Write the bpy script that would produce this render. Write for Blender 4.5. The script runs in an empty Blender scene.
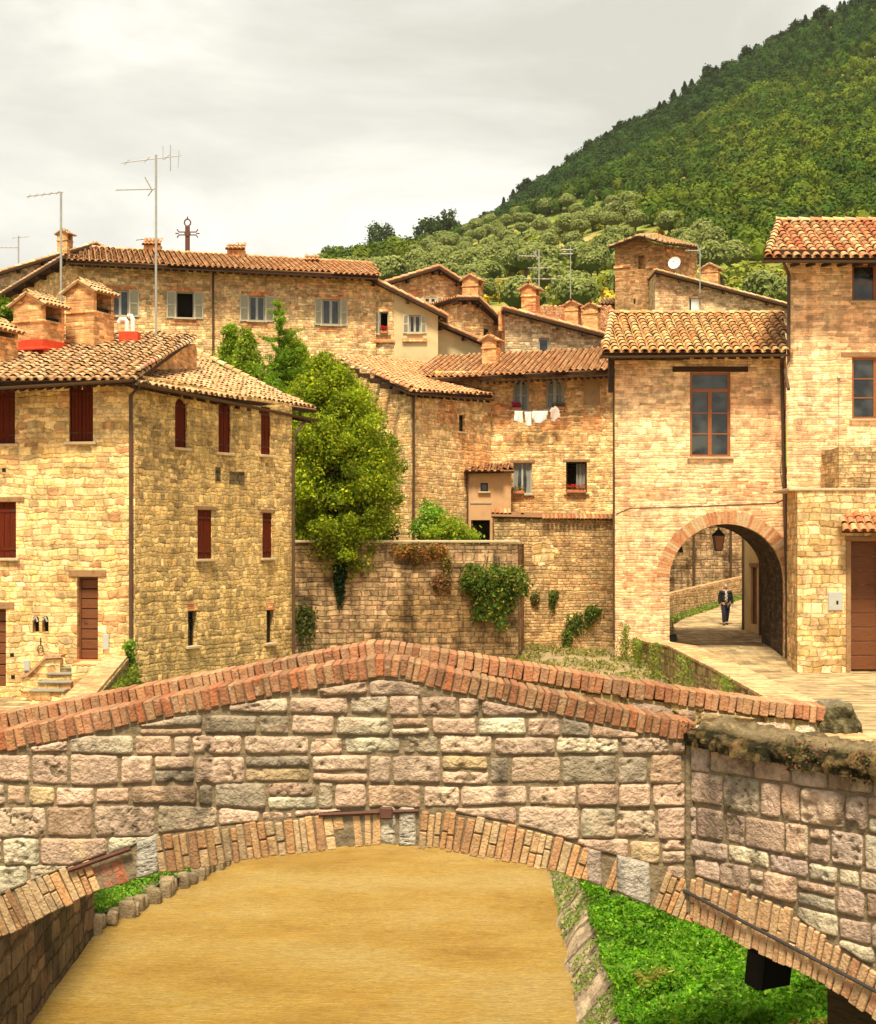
import bpy, bmesh, math, random
import numpy as np
from mathutils import Vector, Matrix
from mathutils.geometry import tessellate_polygon
random.seed(7); np.random.seed(7)
R = math.radians
sc = bpy.context.scene
COL = sc.collection
F, CX, HY, CZ = 1500.0, 438.0, 545.0, 3.5      # focal length in px, optical axis, horizon, eye height

def P(px, py, d):
    return Vector(((px-CX)/F*d, d, CZ-(py-HY)/F*d))

# ------------------------------------------------------------------ objects
LOC = {}
def put(o, parent):
    COL.objects.link(o)
    if parent is not None: o.parent = parent
def tag(o, label=None, cat=None, group=None, kind=None):
    if label: o['label'] = label
    if cat: o['category'] = cat
    if group: o['group'] = group
    if kind: o['kind'] = kind
    return o
def thing(name, label, cat, loc, group=None):
    o = bpy.data.objects.new(name, None); o.empty_display_size = .3
    COL.objects.link(o); o.location = loc; LOC[o.name] = Vector(loc)
    return tag(o, label, cat, group)
def rootloc(o):
    while o.parent is not None: o = o.parent
    return LOC.get(o.name, Vector((0, 0, 0)))

class MB:
    def __init__(s): s.v = []; s.f = []; s.c = []; s.uv = []; s.n = 0; s.m = []
    def add(s, v, f, col=(1, 1, 1), uv=None, mi=0):
        v = np.asarray(v, dtype=np.float64).reshape(-1, 3); f = np.asarray(f, dtype=np.int64)
        if f.ndim == 1: f = f.reshape(1, -1)
        s.v.append(v); s.f.append(f + s.n); s.n += len(v)
        c = np.asarray(col, dtype=np.float64)
        if c.ndim == 1: c = np.tile(c, (len(f), 1))
        s.c.append(c)
        s.uv.append(np.asarray(uv, float) if uv is not None else np.stack([v[:, 0]+v[:, 1]*.6, v[:, 2]], 1))
        s.m.append(np.full(len(f), mi))
        return s
    def build(s, name, mat, parent=None, loc=None, smooth=False):
        me = bpy.data.meshes.new(name)
        if s.n == 0: s.add([[0,0,0],[0,0,.001],[0,.001,0]], [[0,1,2]])
        V = np.concatenate(s.v)
        if parent is not None: V = V - np.array(rootloc(parent))
        elif loc is not None: V = V - np.array(loc)
        UV = np.concatenate(s.uv)
        nl = sum(f.size for f in s.f); nf = sum(len(f) for f in s.f)
        me.vertices.add(len(V)); me.vertices.foreach_set('co', V.astype(np.float32).ravel())
        L = np.concatenate([f.ravel() for f in s.f])
        tot = np.concatenate([np.full(len(f), f.shape[1]) for f in s.f])
        st = np.concatenate([[0], np.cumsum(tot)[:-1]])
        me.loops.add(nl); me.loops.foreach_set('vertex_index', L.astype(np.int32))
        me.polygons.add(nf); me.polygons.foreach_set('loop_start', st.astype(np.int32))
        me.polygons.foreach_set('loop_total', tot.astype(np.int32))
        me.polygons.foreach_set('material_index', np.concatenate(s.m).astype(np.int32))
        me.polygons.foreach_set('use_smooth', np.full(nf, smooth))
        me.update(calc_edges=True)
        u = me.uv_layers.new(name='UVMap'); u.data.foreach_set('uv', UV[L].astype(np.float32).ravel())
        a = me.attributes.new('Col', 'FLOAT_COLOR', 'FACE')
        C = np.concatenate(s.c); C = np.concatenate([C, np.ones((len(C), 1))], 1)
        a.data.foreach_set('color', C.astype(np.float32).ravel())
        for m in (mat if isinstance(mat, (list, tuple)) else [mat]): me.materials.append(m)
        o = bpy.data.objects.new(name, me); put(o, parent)
        if parent is None and loc is not None: o.location = loc; LOC[o.name] = Vector(loc)
        return o
    # primitives
    def box(s, lo, hi, col=(1, 1, 1), M=None, ch=0.0):
        lo = np.array(lo, float); hi = np.array(hi, float)
        if ch > 0:
            c = (lo+hi)/2; h = (hi-lo)/2; k = min(ch, h.min()*.6)
            vs = []
            for sx in (-1, 1):
                for sy in (-1, 1):
                    for sz in (-1, 1):
                        q = np.array([sx, sy, sz], float)
                        for ax in range(3):
                            w = h.copy() - k; w[ax] = h[ax]; vs.append(c+q*w)
            def i(sx, sy, sz, ax): return ((sx*2+sy)*2+sz)*3+ax
            q4 = []; t3 = []
            q4 += [[i(0,0,0,0), i(0,0,1,0), i(0,1,1,0), i(0,1,0,0)], [i(1,0,0,0), i(1,1,0,0), i(1,1,1,0), i(1,0,1,0)],
                   [i(0,0,0,1), i(1,0,0,1), i(1,0,1,1), i(0,0,1,1)], [i(0,1,0,1), i(0,1,1,1), i(1,1,1,1), i(1,1,0,1)],
                   [i(0,0,0,2), i(0,1,0,2), i(1,1,0,2), i(1,0,0,2)], [i(0,0,1,2), i(1,0,1,2), i(1,1,1,2), i(0,1,1,2)]]
            for a in (0, 1):
                for b in (0, 1):
                    q4 += [[i(a,b,0,0), i(a,b,1,0), i(a,b,1,1), i(a,b,0,1)], [i(a,0,b,0), i(a,1,b,0), i(a,1,b,2), i(a,0,b,2)],
                           [i(0,a,b,1), i(1,a,b,1), i(1,a,b,2), i(0,a,b,2)]]
                    for c_ in (0, 1): t3.append([i(a,b,c_,0), i(a,b,c_,1), i(a,b,c_,2)])
            V = np.array(vs)
            if M is not None: V = np.array([tuple(M @ Vector(p)) for p in V])
            s.add(V, q4, col); n0 = s.n - len(V)
            s.f.append(np.array(t3)+n0); s.c.append(np.tile(np.asarray(col, float), (len(t3), 1))); s.m.append(np.zeros(len(t3)))
            return s
        V = np.array([[(lo, hi)[a][0], (lo, hi)[b][1], (lo, hi)[c][2]] for a in (0, 1) for b in (0, 1) for c in (0, 1)])
        if M is not None: V = np.array([tuple(M @ Vector(p)) for p in V])
        s.add(V, [[0,1,3,2],[4,6,7,5],[0,4,5,1],[2,3,7,6],[0,2,6,4],[1,5,7,3]], col); return s
    def tube(s, pts, r, col=(1, 1, 1), n=8, cap=True):
        pts = [Vector(p) for p in pts]; rr = r if isinstance(r, (list, tuple)) else [r]*len(pts)
        rings = []
        for i, p in enumerate(pts):
            d = (pts[min(i+1, len(pts)-1)]-pts[max(i-1, 0)]).normalized()
            a = d.cross(Vector((0, 0, 1)));
            if a.length < .05: a = d.cross(Vector((0, 1, 0)))
            a.normalize(); b = d.cross(a)
            rings.append([p+(a*math.cos(2*math.pi*k/n)+b*math.sin(2*math.pi*k/n))*rr[i] for k in range(n)])
        V = [tuple(q) for rg in rings for q in rg]; Fc = []
        for i in range(len(pts)-1):
            for k in range(n): Fc.append([i*n+k, i*n+(k+1) % n, (i+1)*n+(k+1) % n, (i+1)*n+k])
        n0 = s.n
        s.add(V, Fc, col)
        if cap:
            for rg in (list(range(n))[::-1], [(len(pts)-1)*n+k for k in range(n)]):
                s.f.append(np.array([rg])+n0); s.c.append(np.asarray(col, float).reshape(1, 3)); s.m.append(np.zeros(1))
        return s
    def poly_prism(s, pts, off, col=(1, 1, 1)):
        """closed prism: planar polygon pts, extruded by vector off"""
        pts = [Vector(p) for p in pts]; off = Vector(off); n = len(pts)
        V = [tuple(p) for p in pts]+[tuple(p+off) for p in pts]; n0 = s.n
        s.add(V, [[i, (i+1) % n, (i+1) % n+n, i+n] for i in range(n)], col)
        for rg in (list(range(n)), list(range(n, 2*n))[::-1]):
            s.f.append(np.array([rg])+n0); s.c.append(np.asarray(col, float).reshape(1, 3)); s.m.append(np.zeros(1))
        return s

# numpy value noise -----------------------------------------------------
def _h(x, y, z):
    n = (x*374761393 + y*668265263 + z*2147483647) & 0x7fffffff
    n = ((n ^ (n >> 13))*1274126177) & 0x7fffffff
    return ((n ^ (n >> 16)) & 0xffff)/65535.0
def vn(x, y, z=0.0):
    x = np.asarray(x, float); y = np.asarray(y, float); z = np.asarray(z, float)+0*x
    xi = np.floor(x).astype(np.int64); yi = np.floor(y).astype(np.int64); zi = np.floor(z).astype(np.int64)
    fx = x-xi; fy = y-yi; fz = z-zi
    fx = fx*fx*(3-2*fx); fy = fy*fy*(3-2*fy); fz = fz*fz*(3-2*fz)
    r = 0
    for a in (0, 1):
        for b in (0, 1):
            for c in (0, 1):
                r = r+_h(xi+a, yi+b, zi+c)*(fx if a else 1-fx)*(fy if b else 1-fy)*(fz if c else 1-fz)
    return r
def fbm(x, y, z=0.0, o=3):
    r = 0; a = .5; t = 0
    for i in range(o):
        r = r+a*vn(np.asarray(x)*2**i+i*17.3, np.asarray(y)*2**i, np.asarray(z)*2**i); t += a; a *= .5
    return r/t

# ------------------------------------------------------------------ materials
class NT:
    def __init__(s, name):
        s.m = bpy.data.materials.new(name); s.m.use_nodes = True; s.t = s.m.node_tree; s.t.nodes.clear()
        s.out = s.t.nodes.new('ShaderNodeOutputMaterial')
    def n(s, typ, **k):
        nd = s.t.nodes.new('ShaderNode'+typ)
        for a, b in k.items():
            if a.startswith('i_'):
                key = a[2:]; key = int(key) if key.isdigit() else key.replace('_', ' ')
                s.set(nd, key, b)
            else: setattr(nd, a, b)
        return nd
    def set(s, nd, key, b):
        if isinstance(b, bpy.types.NodeSocket): s.t.links.new(b, nd.inputs[key])
        elif isinstance(b, bpy.types.Node): s.t.links.new(b.outputs[0], nd.inputs[key])
        else: nd.inputs[key].default_value = b
    def math(s, op, a, b=0.0, c=None, clamp=False):
        nd = s.n('Math', operation=op, use_clamp=clamp); s.set(nd, 0, a); s.set(nd, 1, b)
        if c is not None: s.set(nd, 2, c)
        return nd.outputs[0]
    def mix(s, f, a, b, mode='MIX'):
        nd = s.n('MixRGB', blend_type=mode); s.set(nd, 0, f)
        for k, q in ((1, a), (2, b)):
            s.set(nd, k, (q[0], q[1], q[2], 1) if isinstance(q, (tuple, list)) and len(q) == 3 else q)
        return nd.outputs[0]
    def ramp(s, f, stops, interp='LINEAR'):
        nd = s.n('ValToRGB'); s.set(nd, 0, f); cr = nd.color_ramp; cr.interpolation = interp
        while len(cr.elements) < len(stops): cr.elements.new(.5)
        for e, (p, c) in zip(cr.elements, stops):
            e.position = p; e.color = (c, c, c, 1) if isinstance(c, (int, float)) else (c[0], c[1], c[2], 1)
        return nd.outputs[0]
    def noise(s, vec, scale, detail=3, rough=.55):
        nd = s.n('TexNoise'); s.set(nd, 'Scale', scale); s.set(nd, 'Detail', detail); s.set(nd, 'Roughness', rough)
        if vec is not None: s.set(nd, 'Vector', vec)
        return nd
    def bsdf(s, col, rough=.85, bump=None, bdist=.02, bstr=1.0, spec=.3, **k):
        p = s.n('BsdfPrincipled'); s.set(p, 'Base Color', (col[0], col[1], col[2], 1) if isinstance(col, (tuple, list)) and len(col) == 3 else col)
        s.set(p, 'Roughness', rough); s.set(p, 'Specular IOR Level', spec)
        if bump is not None:
            b = s.n('Bump'); s.set(b, 'Height', bump); s.set(b, 'Distance', bdist); s.set(b, 'Strength', bstr)
            s.set(p, 'Normal', b.outputs[0])
        for a, b_ in k.items(): s.set(p, a.replace('_', ' '), b_)
        s.t.links.new(p.outputs[0], s.out.inputs[0]); return p

def lerp3(a, b, t): return tuple(a[i]*(1-t)+b[i]*t for i in range(3))

def masonry(name, pal, h=.16, w=.34, mortar=(.42, .33, .2), patch=None, patch_amt=.5, warp=.06, bd=.03, jit=.55, stain=.35,
            mw=.014, seed=0.0, lime=None, gain=(1.44, 1.31, 1.06), joint=.75, streak=.78, limeo=0.0):
    """coursed rubble / brick: rows of irregular stones in metres of the wall's own UV"""
    t = NT(name)
    uvn = t.n('UVMap'); uv = uvn.outputs[0]
    off = t.n('VectorMath', operation='ADD'); t.set(off, 0, uv); t.set(off, 1, (seed*13.7, seed*7.1, 0))
    n1 = t.noise(off.outputs[0], 1.3, 2); n2 = t.noise(off.outputs[0], 6.0, 3, .7)
    def warpv(nd, amp):
        s1 = t.n('VectorMath', operation='SUBTRACT'); t.set(s1, 0, nd.outputs['Color']); t.set(s1, 1, (.5, .5, .5))
        s2 = t.n('VectorMath', operation='SCALE'); t.set(s2, 0, s1.outputs[0]); t.set(s2, 'Scale', amp); return s2.outputs[0]
    a = t.n('VectorMath', operation='ADD'); t.set(a, 0, off.outputs[0]); t.set(a, 1, warpv(n1, warp*2.5))
    b = t.n('VectorMath', operation='ADD'); t.set(b, 0, a.outputs[0]); t.set(b, 1, warpv(n2, warp*1.35))
    sp = t.n('SeparateXYZ'); t.set(sp, 0, b.outputs[0]); u, v = sp.outputs[0], sp.outputs[1]
    vh0 = t.math('DIVIDE', v, h)
    # courses of differing height: add a slow 1-D wobble to the row coordinate
    wob = t.n('TexNoise'); wob.noise_dimensions = '1D'; t.set(wob, 'W', t.math('MULTIPLY', vh0, .6)); t.set(wob, 'Scale', 1.0); t.set(wob, 'Detail', 0.0)
    vh = t.math('ADD', vh0, t.math('MULTIPLY', wob.outputs[0], 1.2))
    row = t.math('FLOOR', vh); fr = t.math('FRACT', vh)
    wn = t.n('TexWhiteNoise'); wn.noise_dimensions = '1D'; t.set(wn, 'W', row)
    rr = wn.outputs['Value']
    W = t.math('ADD', t.math('MULTIPLY', t.math('DIVIDE', u, w), t.math('ADD', t.math('MULTIPLY', rr, .5), .75)), t.math('MULTIPLY', rr, 371.0))
    ve = t.n('TexVoronoi', voronoi_dimensions='1D', feature='DISTANCE_TO_EDGE'); t.set(ve, 'W', W); t.set(ve, 'Scale', 1.0); t.set(ve, 'Randomness', jit)
    vc = t.n('TexVoronoi', voronoi_dimensions='1D', feature='F1'); t.set(vc, 'W', W); t.set(vc, 'Scale', 1.0); t.set(vc, 'Randomness', jit)
    eu = t.math('MULTIPLY', ve.outputs['Distance'], w)
    ev = t.math('MULTIPLY', t.math('MINIMUM', fr, t.math('SUBTRACT', 1.0, fr)), h)
    nf = t.noise(uv, 22.0, 3); nfm = t.math('MULTIPLY', t.math('SUBTRACT', nf.outputs[0], .5), mw*1.6)
    e = t.math('ADD', t.math('MINIMUM', eu, ev), nfm)
    mr = t.n('MapRange', interpolation_type='SMOOTHSTEP'); t.set(mr, 0, e); t.set(mr, 1, mw*.35); t.set(mr, 2, mw*1.9)
    mask = mr.outputs[0]
    sc_ = t.n('SeparateColor'); t.set(sc_, 0, vc.outputs['Color'])
    k = len(pal); stops = [((i+.5)/k if k > 1 else 0, c) for i, c in enumerate(pal)]
    colr = t.ramp(sc_.outputs[0], stops)
    big = t.noise(off.outputs[0], .33, 4, .6)
    if patch is not None:
        pm = t.ramp(big.outputs[0], [(.46, 0), (.60, 1)])
        colr = t.mix(t.math('MULTIPLY', pm, patch_amt), colr, patch)
    val = t.math('ADD', t.math('MULTIPLY', sc_.outputs[1], .72), .68)
    colr = t.mix(1.0, colr, t.n('CombineColor', i_0=val, i_1=val, i_2=val).outputs[0], 'MULTIPLY')
    if lime is not None:   # rendered / lime-washed areas where stones are buried
        lm = t.ramp(t.noise(off.outputs[0], .5, 5, .6).outputs[0], [(.5-limeo, 0), (.58-limeo, 1)])
        mask2 = t.math('MULTIPLY', mask, t.math('SUBTRACT', 1.0, t.math('MULTIPLY', lm, .7)))
    else: mask2 = mask
    fd0 = t.ramp(t.noise(off.outputs[0], 3.7, 3, .6).outputs[0], [(.38, .25*joint), (.62, joint)]); mk = t.math('SUBTRACT', 1.0, t.math('MULTIPLY', t.math('SUBTRACT', 1.0, mask2), fd0))
    colr = t.mix(mk, mortar if lime is None else t.mix(lm, mortar, lime), colr)
    fade = t.ramp(t.noise(off.outputs[0], 2.6, 4, .6).outputs[0], [(.40, .12*joint), (.66, joint)])
    cm = t.n('MapRange', interpolation_type='SMOOTHSTEP'); t.set(cm, 0, e); t.set(cm, 1, 0.0); t.set(cm, 2, mw*1.0); t.set(cm, 3, .50); t.set(cm, 4, 1.0)
    crev = t.mix(fade, (1, 1, 1), cm.outputs[0]); colr = t.mix(1.0, colr, crev, 'MULTIPLY')
    v2 = t.n('TexVoronoi', feature='F1'); t.set(v2, 0, b.outputs[0]); t.set(v2, 'Scale', 2.4/w); s2 = t.n('SeparateColor'); t.set(s2, 0, v2.outputs['Color'])
    colr = t.mix(1.0, colr, t.ramp(s2.outputs[0], [(0, .74), (1, 1.22)]), 'MULTIPLY')
    pit = t.noise(uv, 55.0, 2, .6); colr = t.mix(1.0, colr, t.ramp(pit.outputs[0], [(.30, .55), (.42, 1.0)]), 'MULTIPLY')
    st = t.noise(uv, 1.6, 6, .65); stn = t.ramp(st.outputs[0], [(.3, 1-stain), (.55, 1.0), (.8, 1.1)])
    gr = t.noise(uv, 30.0, 4, .7); grn = t.ramp(gr.outputs[0], [(.25, .60), (.5, 1.0), (.8, 1.22)])
    colr = t.mix(1.0, colr, stn, 'MULTIPLY'); colr = t.mix(1.0, colr, grn, 'MULTIPLY')
    # vertical streaks under eaves and sills
    mp = t.n('Mapping'); t.set(mp, 0, uv); mp.inputs['Scale'].default_value = (2.2, .22, 1)
    sk = t.noise(mp.outputs[0], 1.0, 4, .6); skr = t.ramp(sk.outputs[0], [(.36, streak), (.54, 1.0)])
    colr = t.mix(1.0, colr, skr, 'MULTIPLY')
    colr = t.mix(1.0, colr, gain, 'MULTIPLY')
    hgt = t.math('ADD', t.math('MULTIPLY', mask, t.math('ADD', t.math('MULTIPLY', sc_.outputs[2], .5), .6)), t.math('MULTIPLY', gr.outputs[0], .35))
    t.bsdf(colr, .93, hgt, bd, 1.0, .15)
    return t.m

def attr_mat(name, rough=.85, nscale=12, namp=.35, bd=.01, spec=.25, mult=(1, 1, 1), trans=None, bscale=None, blot=None, blot2=None):
    t = NT(name)
    at = t.n('Attribute', attribute_name='Col'); tc = t.n('TexCoord')
    nz = t.noise(tc.outputs['Object'], nscale, 5, .65)
    v = t.ramp(nz.outputs[0], [(.25, 1-namp), (.5, 1.0), (.78, 1+namp*.6)])
    c = t.mix(1.0, at.outputs['Color'], v, 'MULTIPLY')
    if blot is not None:
        bn = t.noise(tc.outputs['Object'], blot[0], 5, .65)
        c = t.mix(t.ramp(bn.outputs[0], [(blot[2], 0), (blot[2]+.12, blot[3])]), c, blot[1])
    if blot2 is not None:
        bn = t.noise(tc.outputs['Object'], blot2[0], 6, .7); c = t.mix(t.ramp(bn.outputs[0], [(blot2[2], 0), (blot2[2]+.06, blot2[3])]), c, blot2[1])
    if mult != (1, 1, 1): c = t.mix(1.0, c, mult, 'MULTIPLY')
    nb = t.noise(tc.outputs['Object'], bscale or nscale*2.5, 4, .6)
    p = t.bsdf(c, rough, nb.outputs[0] if bd > 0 else None, bd, 1.0, spec)
    if trans:
        tr = t.n('BsdfTranslucent'); t.set(tr, 0, t.mix(1.0, c, (1.2, 1.35, .4), 'MULTIPLY'))
        ms = t.n('MixShader'); t.set(ms, 0, trans); t.t.links.new(p.outputs[0], ms.inputs[1]); t.t.links.new(tr.outputs[0], ms.inputs[2])
        t.t.links.new(ms.outputs[0], t.out.inputs[0])
    return t.m

def plain(name, col, rough=.7, spec=.3, nscale=6, namp=.25, bd=.004, metal=0.0, stretch=None):
    t = NT(name); tc = t.n('TexCoord'); vec = tc.outputs['Object']
    if stretch:
        mp = t.n('Mapping'); t.set(mp, 0, vec); mp.inputs['Scale'].default_value = stretch; vec = mp.outputs[0]
    nz = t.noise(vec, nscale, 5, .6); v = t.ramp(nz.outputs[0], [(.25, 1-namp), (.5, 1.0), (.8, 1+namp*.5)])
    c = t.mix(1.0, (col[0], col[1], col[2], 1), v, 'MULTIPLY')
    t.bsdf(c, rough, nz.outputs[0] if bd else None, bd, 1.0, spec, Metallic=metal)
    return t.m

cream = (.62, .46, .25); ochre = (.55, .37, .16); pale = (.68, .55, .36); salmon = (.55, .30, .17); grey = (.42, .37, .28); brickc = (.50, .22, .10); dk = (.30, .21, .12)
M = {}
M['stone_house'] = masonry('limestone_rubble', [cream, pale, ochre, cream, (.64, .50, .30), salmon], .13, .28, (.54, .40, .22), ochre, .35, .09, .025, seed=1, lime=(.60, .45, .26), joint=.42)
M['stone_side'] = masonry('yellow_rubble', [ochre, cream, (.55, .42, .2), dk, (.5, .37, .17)], .115, .20, (.44, .33, .16), (.50, .36, .16), .5, .10, .035, seed=2, lime=(.54, .41, .21), joint=.38, limeo=.07)
M['stone_far'] = masonry('brown_rubble', [cream, (.40, .29, .16), pale, (.45, .31, .18), (.58, .46, .3), salmon], .115, .24, (.42, .30, .17), (.48, .30, .16), .5, .07, .02, seed=3, joint=.55, gain=(1.66, 1.50, 1.22))
M['stone_mid'] = masonry('mixed_rubble', [cream, pale, ochre, salmon, (.5, .38, .22)], .11, .24, (.48, .35, .2), (.52, .29, .14), .75, .07, .02, seed=4, lime=(.54, .40, .24), joint=.5, gain=(1.62, 1.47, 1.20))
M['stone_arch'] = masonry('pale_coursed_stone', [(.72, .55, .38), (.72, .53, .36), (.70, .50, .33), (.66, .49, .30), (.66, .42, .27), (.70, .56, .40)], .105, .36, (.64, .47, .31), (.62, .34, .2), .65, .06, .016, stain=.25, seed=5, gain=(1.42, 1.28, 1.08), joint=.5)
M['stone_annex'] = masonry('big_pale_rubble', [pale, cream, (.62, .42, .25), ochre, (.66, .5, .32)], .20, .36, (.42, .30, .17), ochre, .3, .10, .04, mw=.016, seed=6, joint=.5, gain=(1.32, 1.2, 1.0))
M['stone_garden'] = masonry('weathered_blocks', [(.38, .28, .17), (.46, .34, .22), (.33, .24, .14), (.42, .28, .18)], .16, .34, (.17, .12, .07), (.20, .13, .06), .8, .07, .04, stain=.75, seed=7, gain=(1.42, 1.26, 1.04), streak=.42)
M['stone_low'] = masonry('small_brown_rubble', [(.48, .36, .22), (.42, .29, .16), (.52, .40, .25), (.44, .27, .15)], .11, .24, (.32, .24, .13), (.47, .29, .15), .5, .06, .03, stain=.45, seed=8)
M['stone_grey'] = masonry('grey_cream_rubble', [(.58, .48, .33), (.64, .54, .39), (.48, .38, .25), (.40, .30, .19), (.60, .42, .28)], .12, .26, (.42, .33, .22), (.52, .30, .17), .7, .07, .02, seed=31, joint=.5, gain=(1.3, 1.2, 1.05))
M['passage'] = masonry('shaded_passage_stone', [(.10, .07, .045), (.13, .09, .055), (.08, .055, .035)], .14, .36, (.07, .05, .03), None, .4, .06, .02, seed=32, gain=(1, 1, 1))  # near-black palette: shade of the archway passage painted into the stone colour
M['brick'] = masonry('old_brick', [(.52, .27, .13), (.58, .33, .17), (.46, .22, .11), (.55, .36, .2)], .075, .27, (.50, .38, .24), (.48, .26, .13), .4, .015, .008, jit=.15, mw=.006, seed=9)
M['brick_tower'] = masonry('tower_brick', [(.42, .22, .10), (.48, .27, .13), (.38, .19, .09), (.46, .31, .17)], .09, .28, (.36, .25, .14), (.50, .36, .22), .4, .03, .02, jit=.3, mw=.009, seed=10, gain=(1.12, 1.0, .85))
M['brick_red'] = masonry('red_brick', [(.55, .20, .09), (.60, .28, .13), (.48, .17, .08), (.58, .36, .2)], .08, .26, (.52, .38, .24), None, .4, .02, .012, jit=.2, mw=.008, seed=11)
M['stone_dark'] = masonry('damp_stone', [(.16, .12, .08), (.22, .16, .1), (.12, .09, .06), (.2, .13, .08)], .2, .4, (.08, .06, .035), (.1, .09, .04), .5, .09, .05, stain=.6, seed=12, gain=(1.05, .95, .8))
M['stone_canal'] = masonry('canal_stone', [(.34, .26, .16), (.27, .2, .12), (.4, .3, .19), (.3, .24, .12)], .2, .34, (.2, .15, .08), (.22, .2, .08), .5, .1, .06, stain=.5, seed=13)
M['vault'] = masonry('vault_stone', [(.26, .19, .12), (.33, .25, .16), (.22, .16, .1)], .2, .35, (.2, .15, .1), None, .5, .06, .04, seed=14)
M['slab'] = masonry('paving_slabs', [(.42, .33, .21), (.47, .38, .25), (.38, .29, .18), (.44, .33, .21)], .42, .8, (.38, .29, .18), None, .5, .04, .01, mw=.014, stain=.3, seed=15, gain=(.98, .90, .74))
M['plaster'] = plain('ochre_plaster', (.62, .48, .26), .92, .1, 1.4, .22, .01)
M['plaster2'] = plain('tan_plaster', (.48, .31, .16), .92, .1, 1.8, .28, .01)
M['orange_plaster'] = plain('terracotta_plaster', (.56, .33, .17), .92, .1, 2.2, .2, .01)
M['tile'] = attr_mat('roof_tile', .88, 9, .35, .01, .15, blot=(2.2, (.24, .20, .08), .60, .35))
M['brickp'] = attr_mat('loose_brick', .92, 24, .48, .016, .12, bscale=55, blot=(6, (.13, .085, .05), .55, .6), blot2=(9, (.48, .37, .24), .60, .7))
M['block'] = attr_mat('rough_block', .95, 22, .42, .035, .12, bscale=38, blot=(3.2, (.15, .115, .08), .56, .5))
M['mortar'] = plain('bridge_mortar', (.22, .165, .10), .95, .1, 14, .5, .03)
M['wood_red'] = plain('red_painted_boards', (.105, .017, .006), .8, .08, 7, .35, .004, stretch=(6, 6, .6))
M['wood_brown'] = plain('brown_wood', (.16, .055, .018), .6, .3, 7, .4, .004, stretch=(.7, .7, 6))
M['wood_dark'] = plain('dark_old_timber', (.055, .028, .014), .85, .2, 8, .5, .01)
M['wood_mid'] = plain('weathered_timber', (.30, .17, .08), .85, .2, 8, .4, .01)
M['frame_brown'] = plain('varnished_frame', (.30, .10, .03), .45, .3, 8, .25, .002)
M['frame_white'] = plain('white_frame', (.42, .40, .34), .6, .3, 8, .12, .002)
M['shutter_grey'] = plain('grey_green_shutter', (.52, .49, .37), .7, .25, 5, .15, .003)
M['copper'] = plain('brown_pipe', (.085, .045, .022), .55, .4, 5, .4, .003)
M['iron'] = plain('rusty_iron', (.11, .045, .03), .8, .3, 25, .5, .006)
M['iron_dark'] = plain('dark_iron', (.03, .027, .025), .6, .4, 20, .3, .002)
M['metal'] = plain('galvanised_metal', (.36, .36, .33), .5, .5, 9, .2, 0, .3)
M['sill'] = plain('stone_sill', (.50, .39, .24), .9, .15, 9, .3, .01)
M['step'] = plain('grey_step', (.26, .24, .18), .9, .15, 9, .3, .01)
M['black'] = plain('black_box', (.012, .012, .012), .7, .2, 5, .2, 0)
M['white'] = plain('white_cloth', (.80, .78, .74), .9, .1, 9, .06, .01)
M['curtain'] = plain('net_curtain', (.26, .26, .22), .9, .1, 9, .15, .01)
M['redflash'] = plain('red_flashing', (.62, .06, .02), .7, .25, 6, .3, .01)
M['box_grey'] = plain('grey_meter_box', (.42, .42, .38), .6, .3, 6, .12, 0)
M['skin'] = plain('skin', (.50, .28, .18), .6, .3, 20, .08, 0)
M['jacket'] = plain('dark_jacket', (.025, .025, .03), .9, .15, 20, .25, .01)
M['jeans'] = plain('dark_jeans', (.022, .028, .045), .9, .15, 20, .25, .01)
M['hair'] = plain('grey_hair', (.22, .20, .18), .9, .2, 30, .3, 0)
M['shoe'] = plain('black_shoe', (.02, .018, .016), .6, .3, 20, .2, 0)
M['coping'] = plain('worn_brick_coping', (.46, .28, .16), .9, .1, 12, .35, .01)
M['terracotta'] = plain('terracotta_pot', (.52, .18, .08), .85, .2, 9, .25, .01)
M['leaf'] = attr_mat('leaves', .65, 3, .25, 0, .2, trans=.42)
M['bark'] = plain('bark', (.12, .085, .05), .95, .1, 14, .5, .03)
M['forest'] = attr_mat('forest_crowns', .8, .8, .25, 0, .15, trans=.12)
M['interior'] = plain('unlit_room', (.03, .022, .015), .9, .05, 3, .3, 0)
M['pave_brick'] = masonry('brick_paving', [(.52, .31, .16), (.58, .38, .21), (.48, .27, .14)], .09, .3, (.58, .42, .26), (.64, .5, .32), .5, .02, .006, jit=.2, mw=.006, seed=16, gain=(1.15, 1.05, .9))

def glass():
    t = NT('window_glass'); tc = t.n('TexCoord'); nz = t.noise(tc.outputs['Object'], 1.1, 2); p = t.bsdf(t.ramp(nz.outputs[0], [(.45, (.012, .013, .012)), (.62, (.055, .06, .055))]), .08, nz.outputs[0], .05, .5, .6)
    return t.m
M['glass'] = glass()
def shirt():
    t = NT('checked_shirt'); tc = t.n('TexCoord'); ch = t.n('TexChecker'); t.set(ch, 0, tc.outputs['Object']); t.set(ch, 'Scale', 14.0)
    t.set(ch, 1, (.55, .5, .4, 1)); t.set(ch, 2, (.2, .17, .13, 1)); t.bsdf(ch.outputs[0], .9); return t.m
M['shirt'] = shirt()
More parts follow.
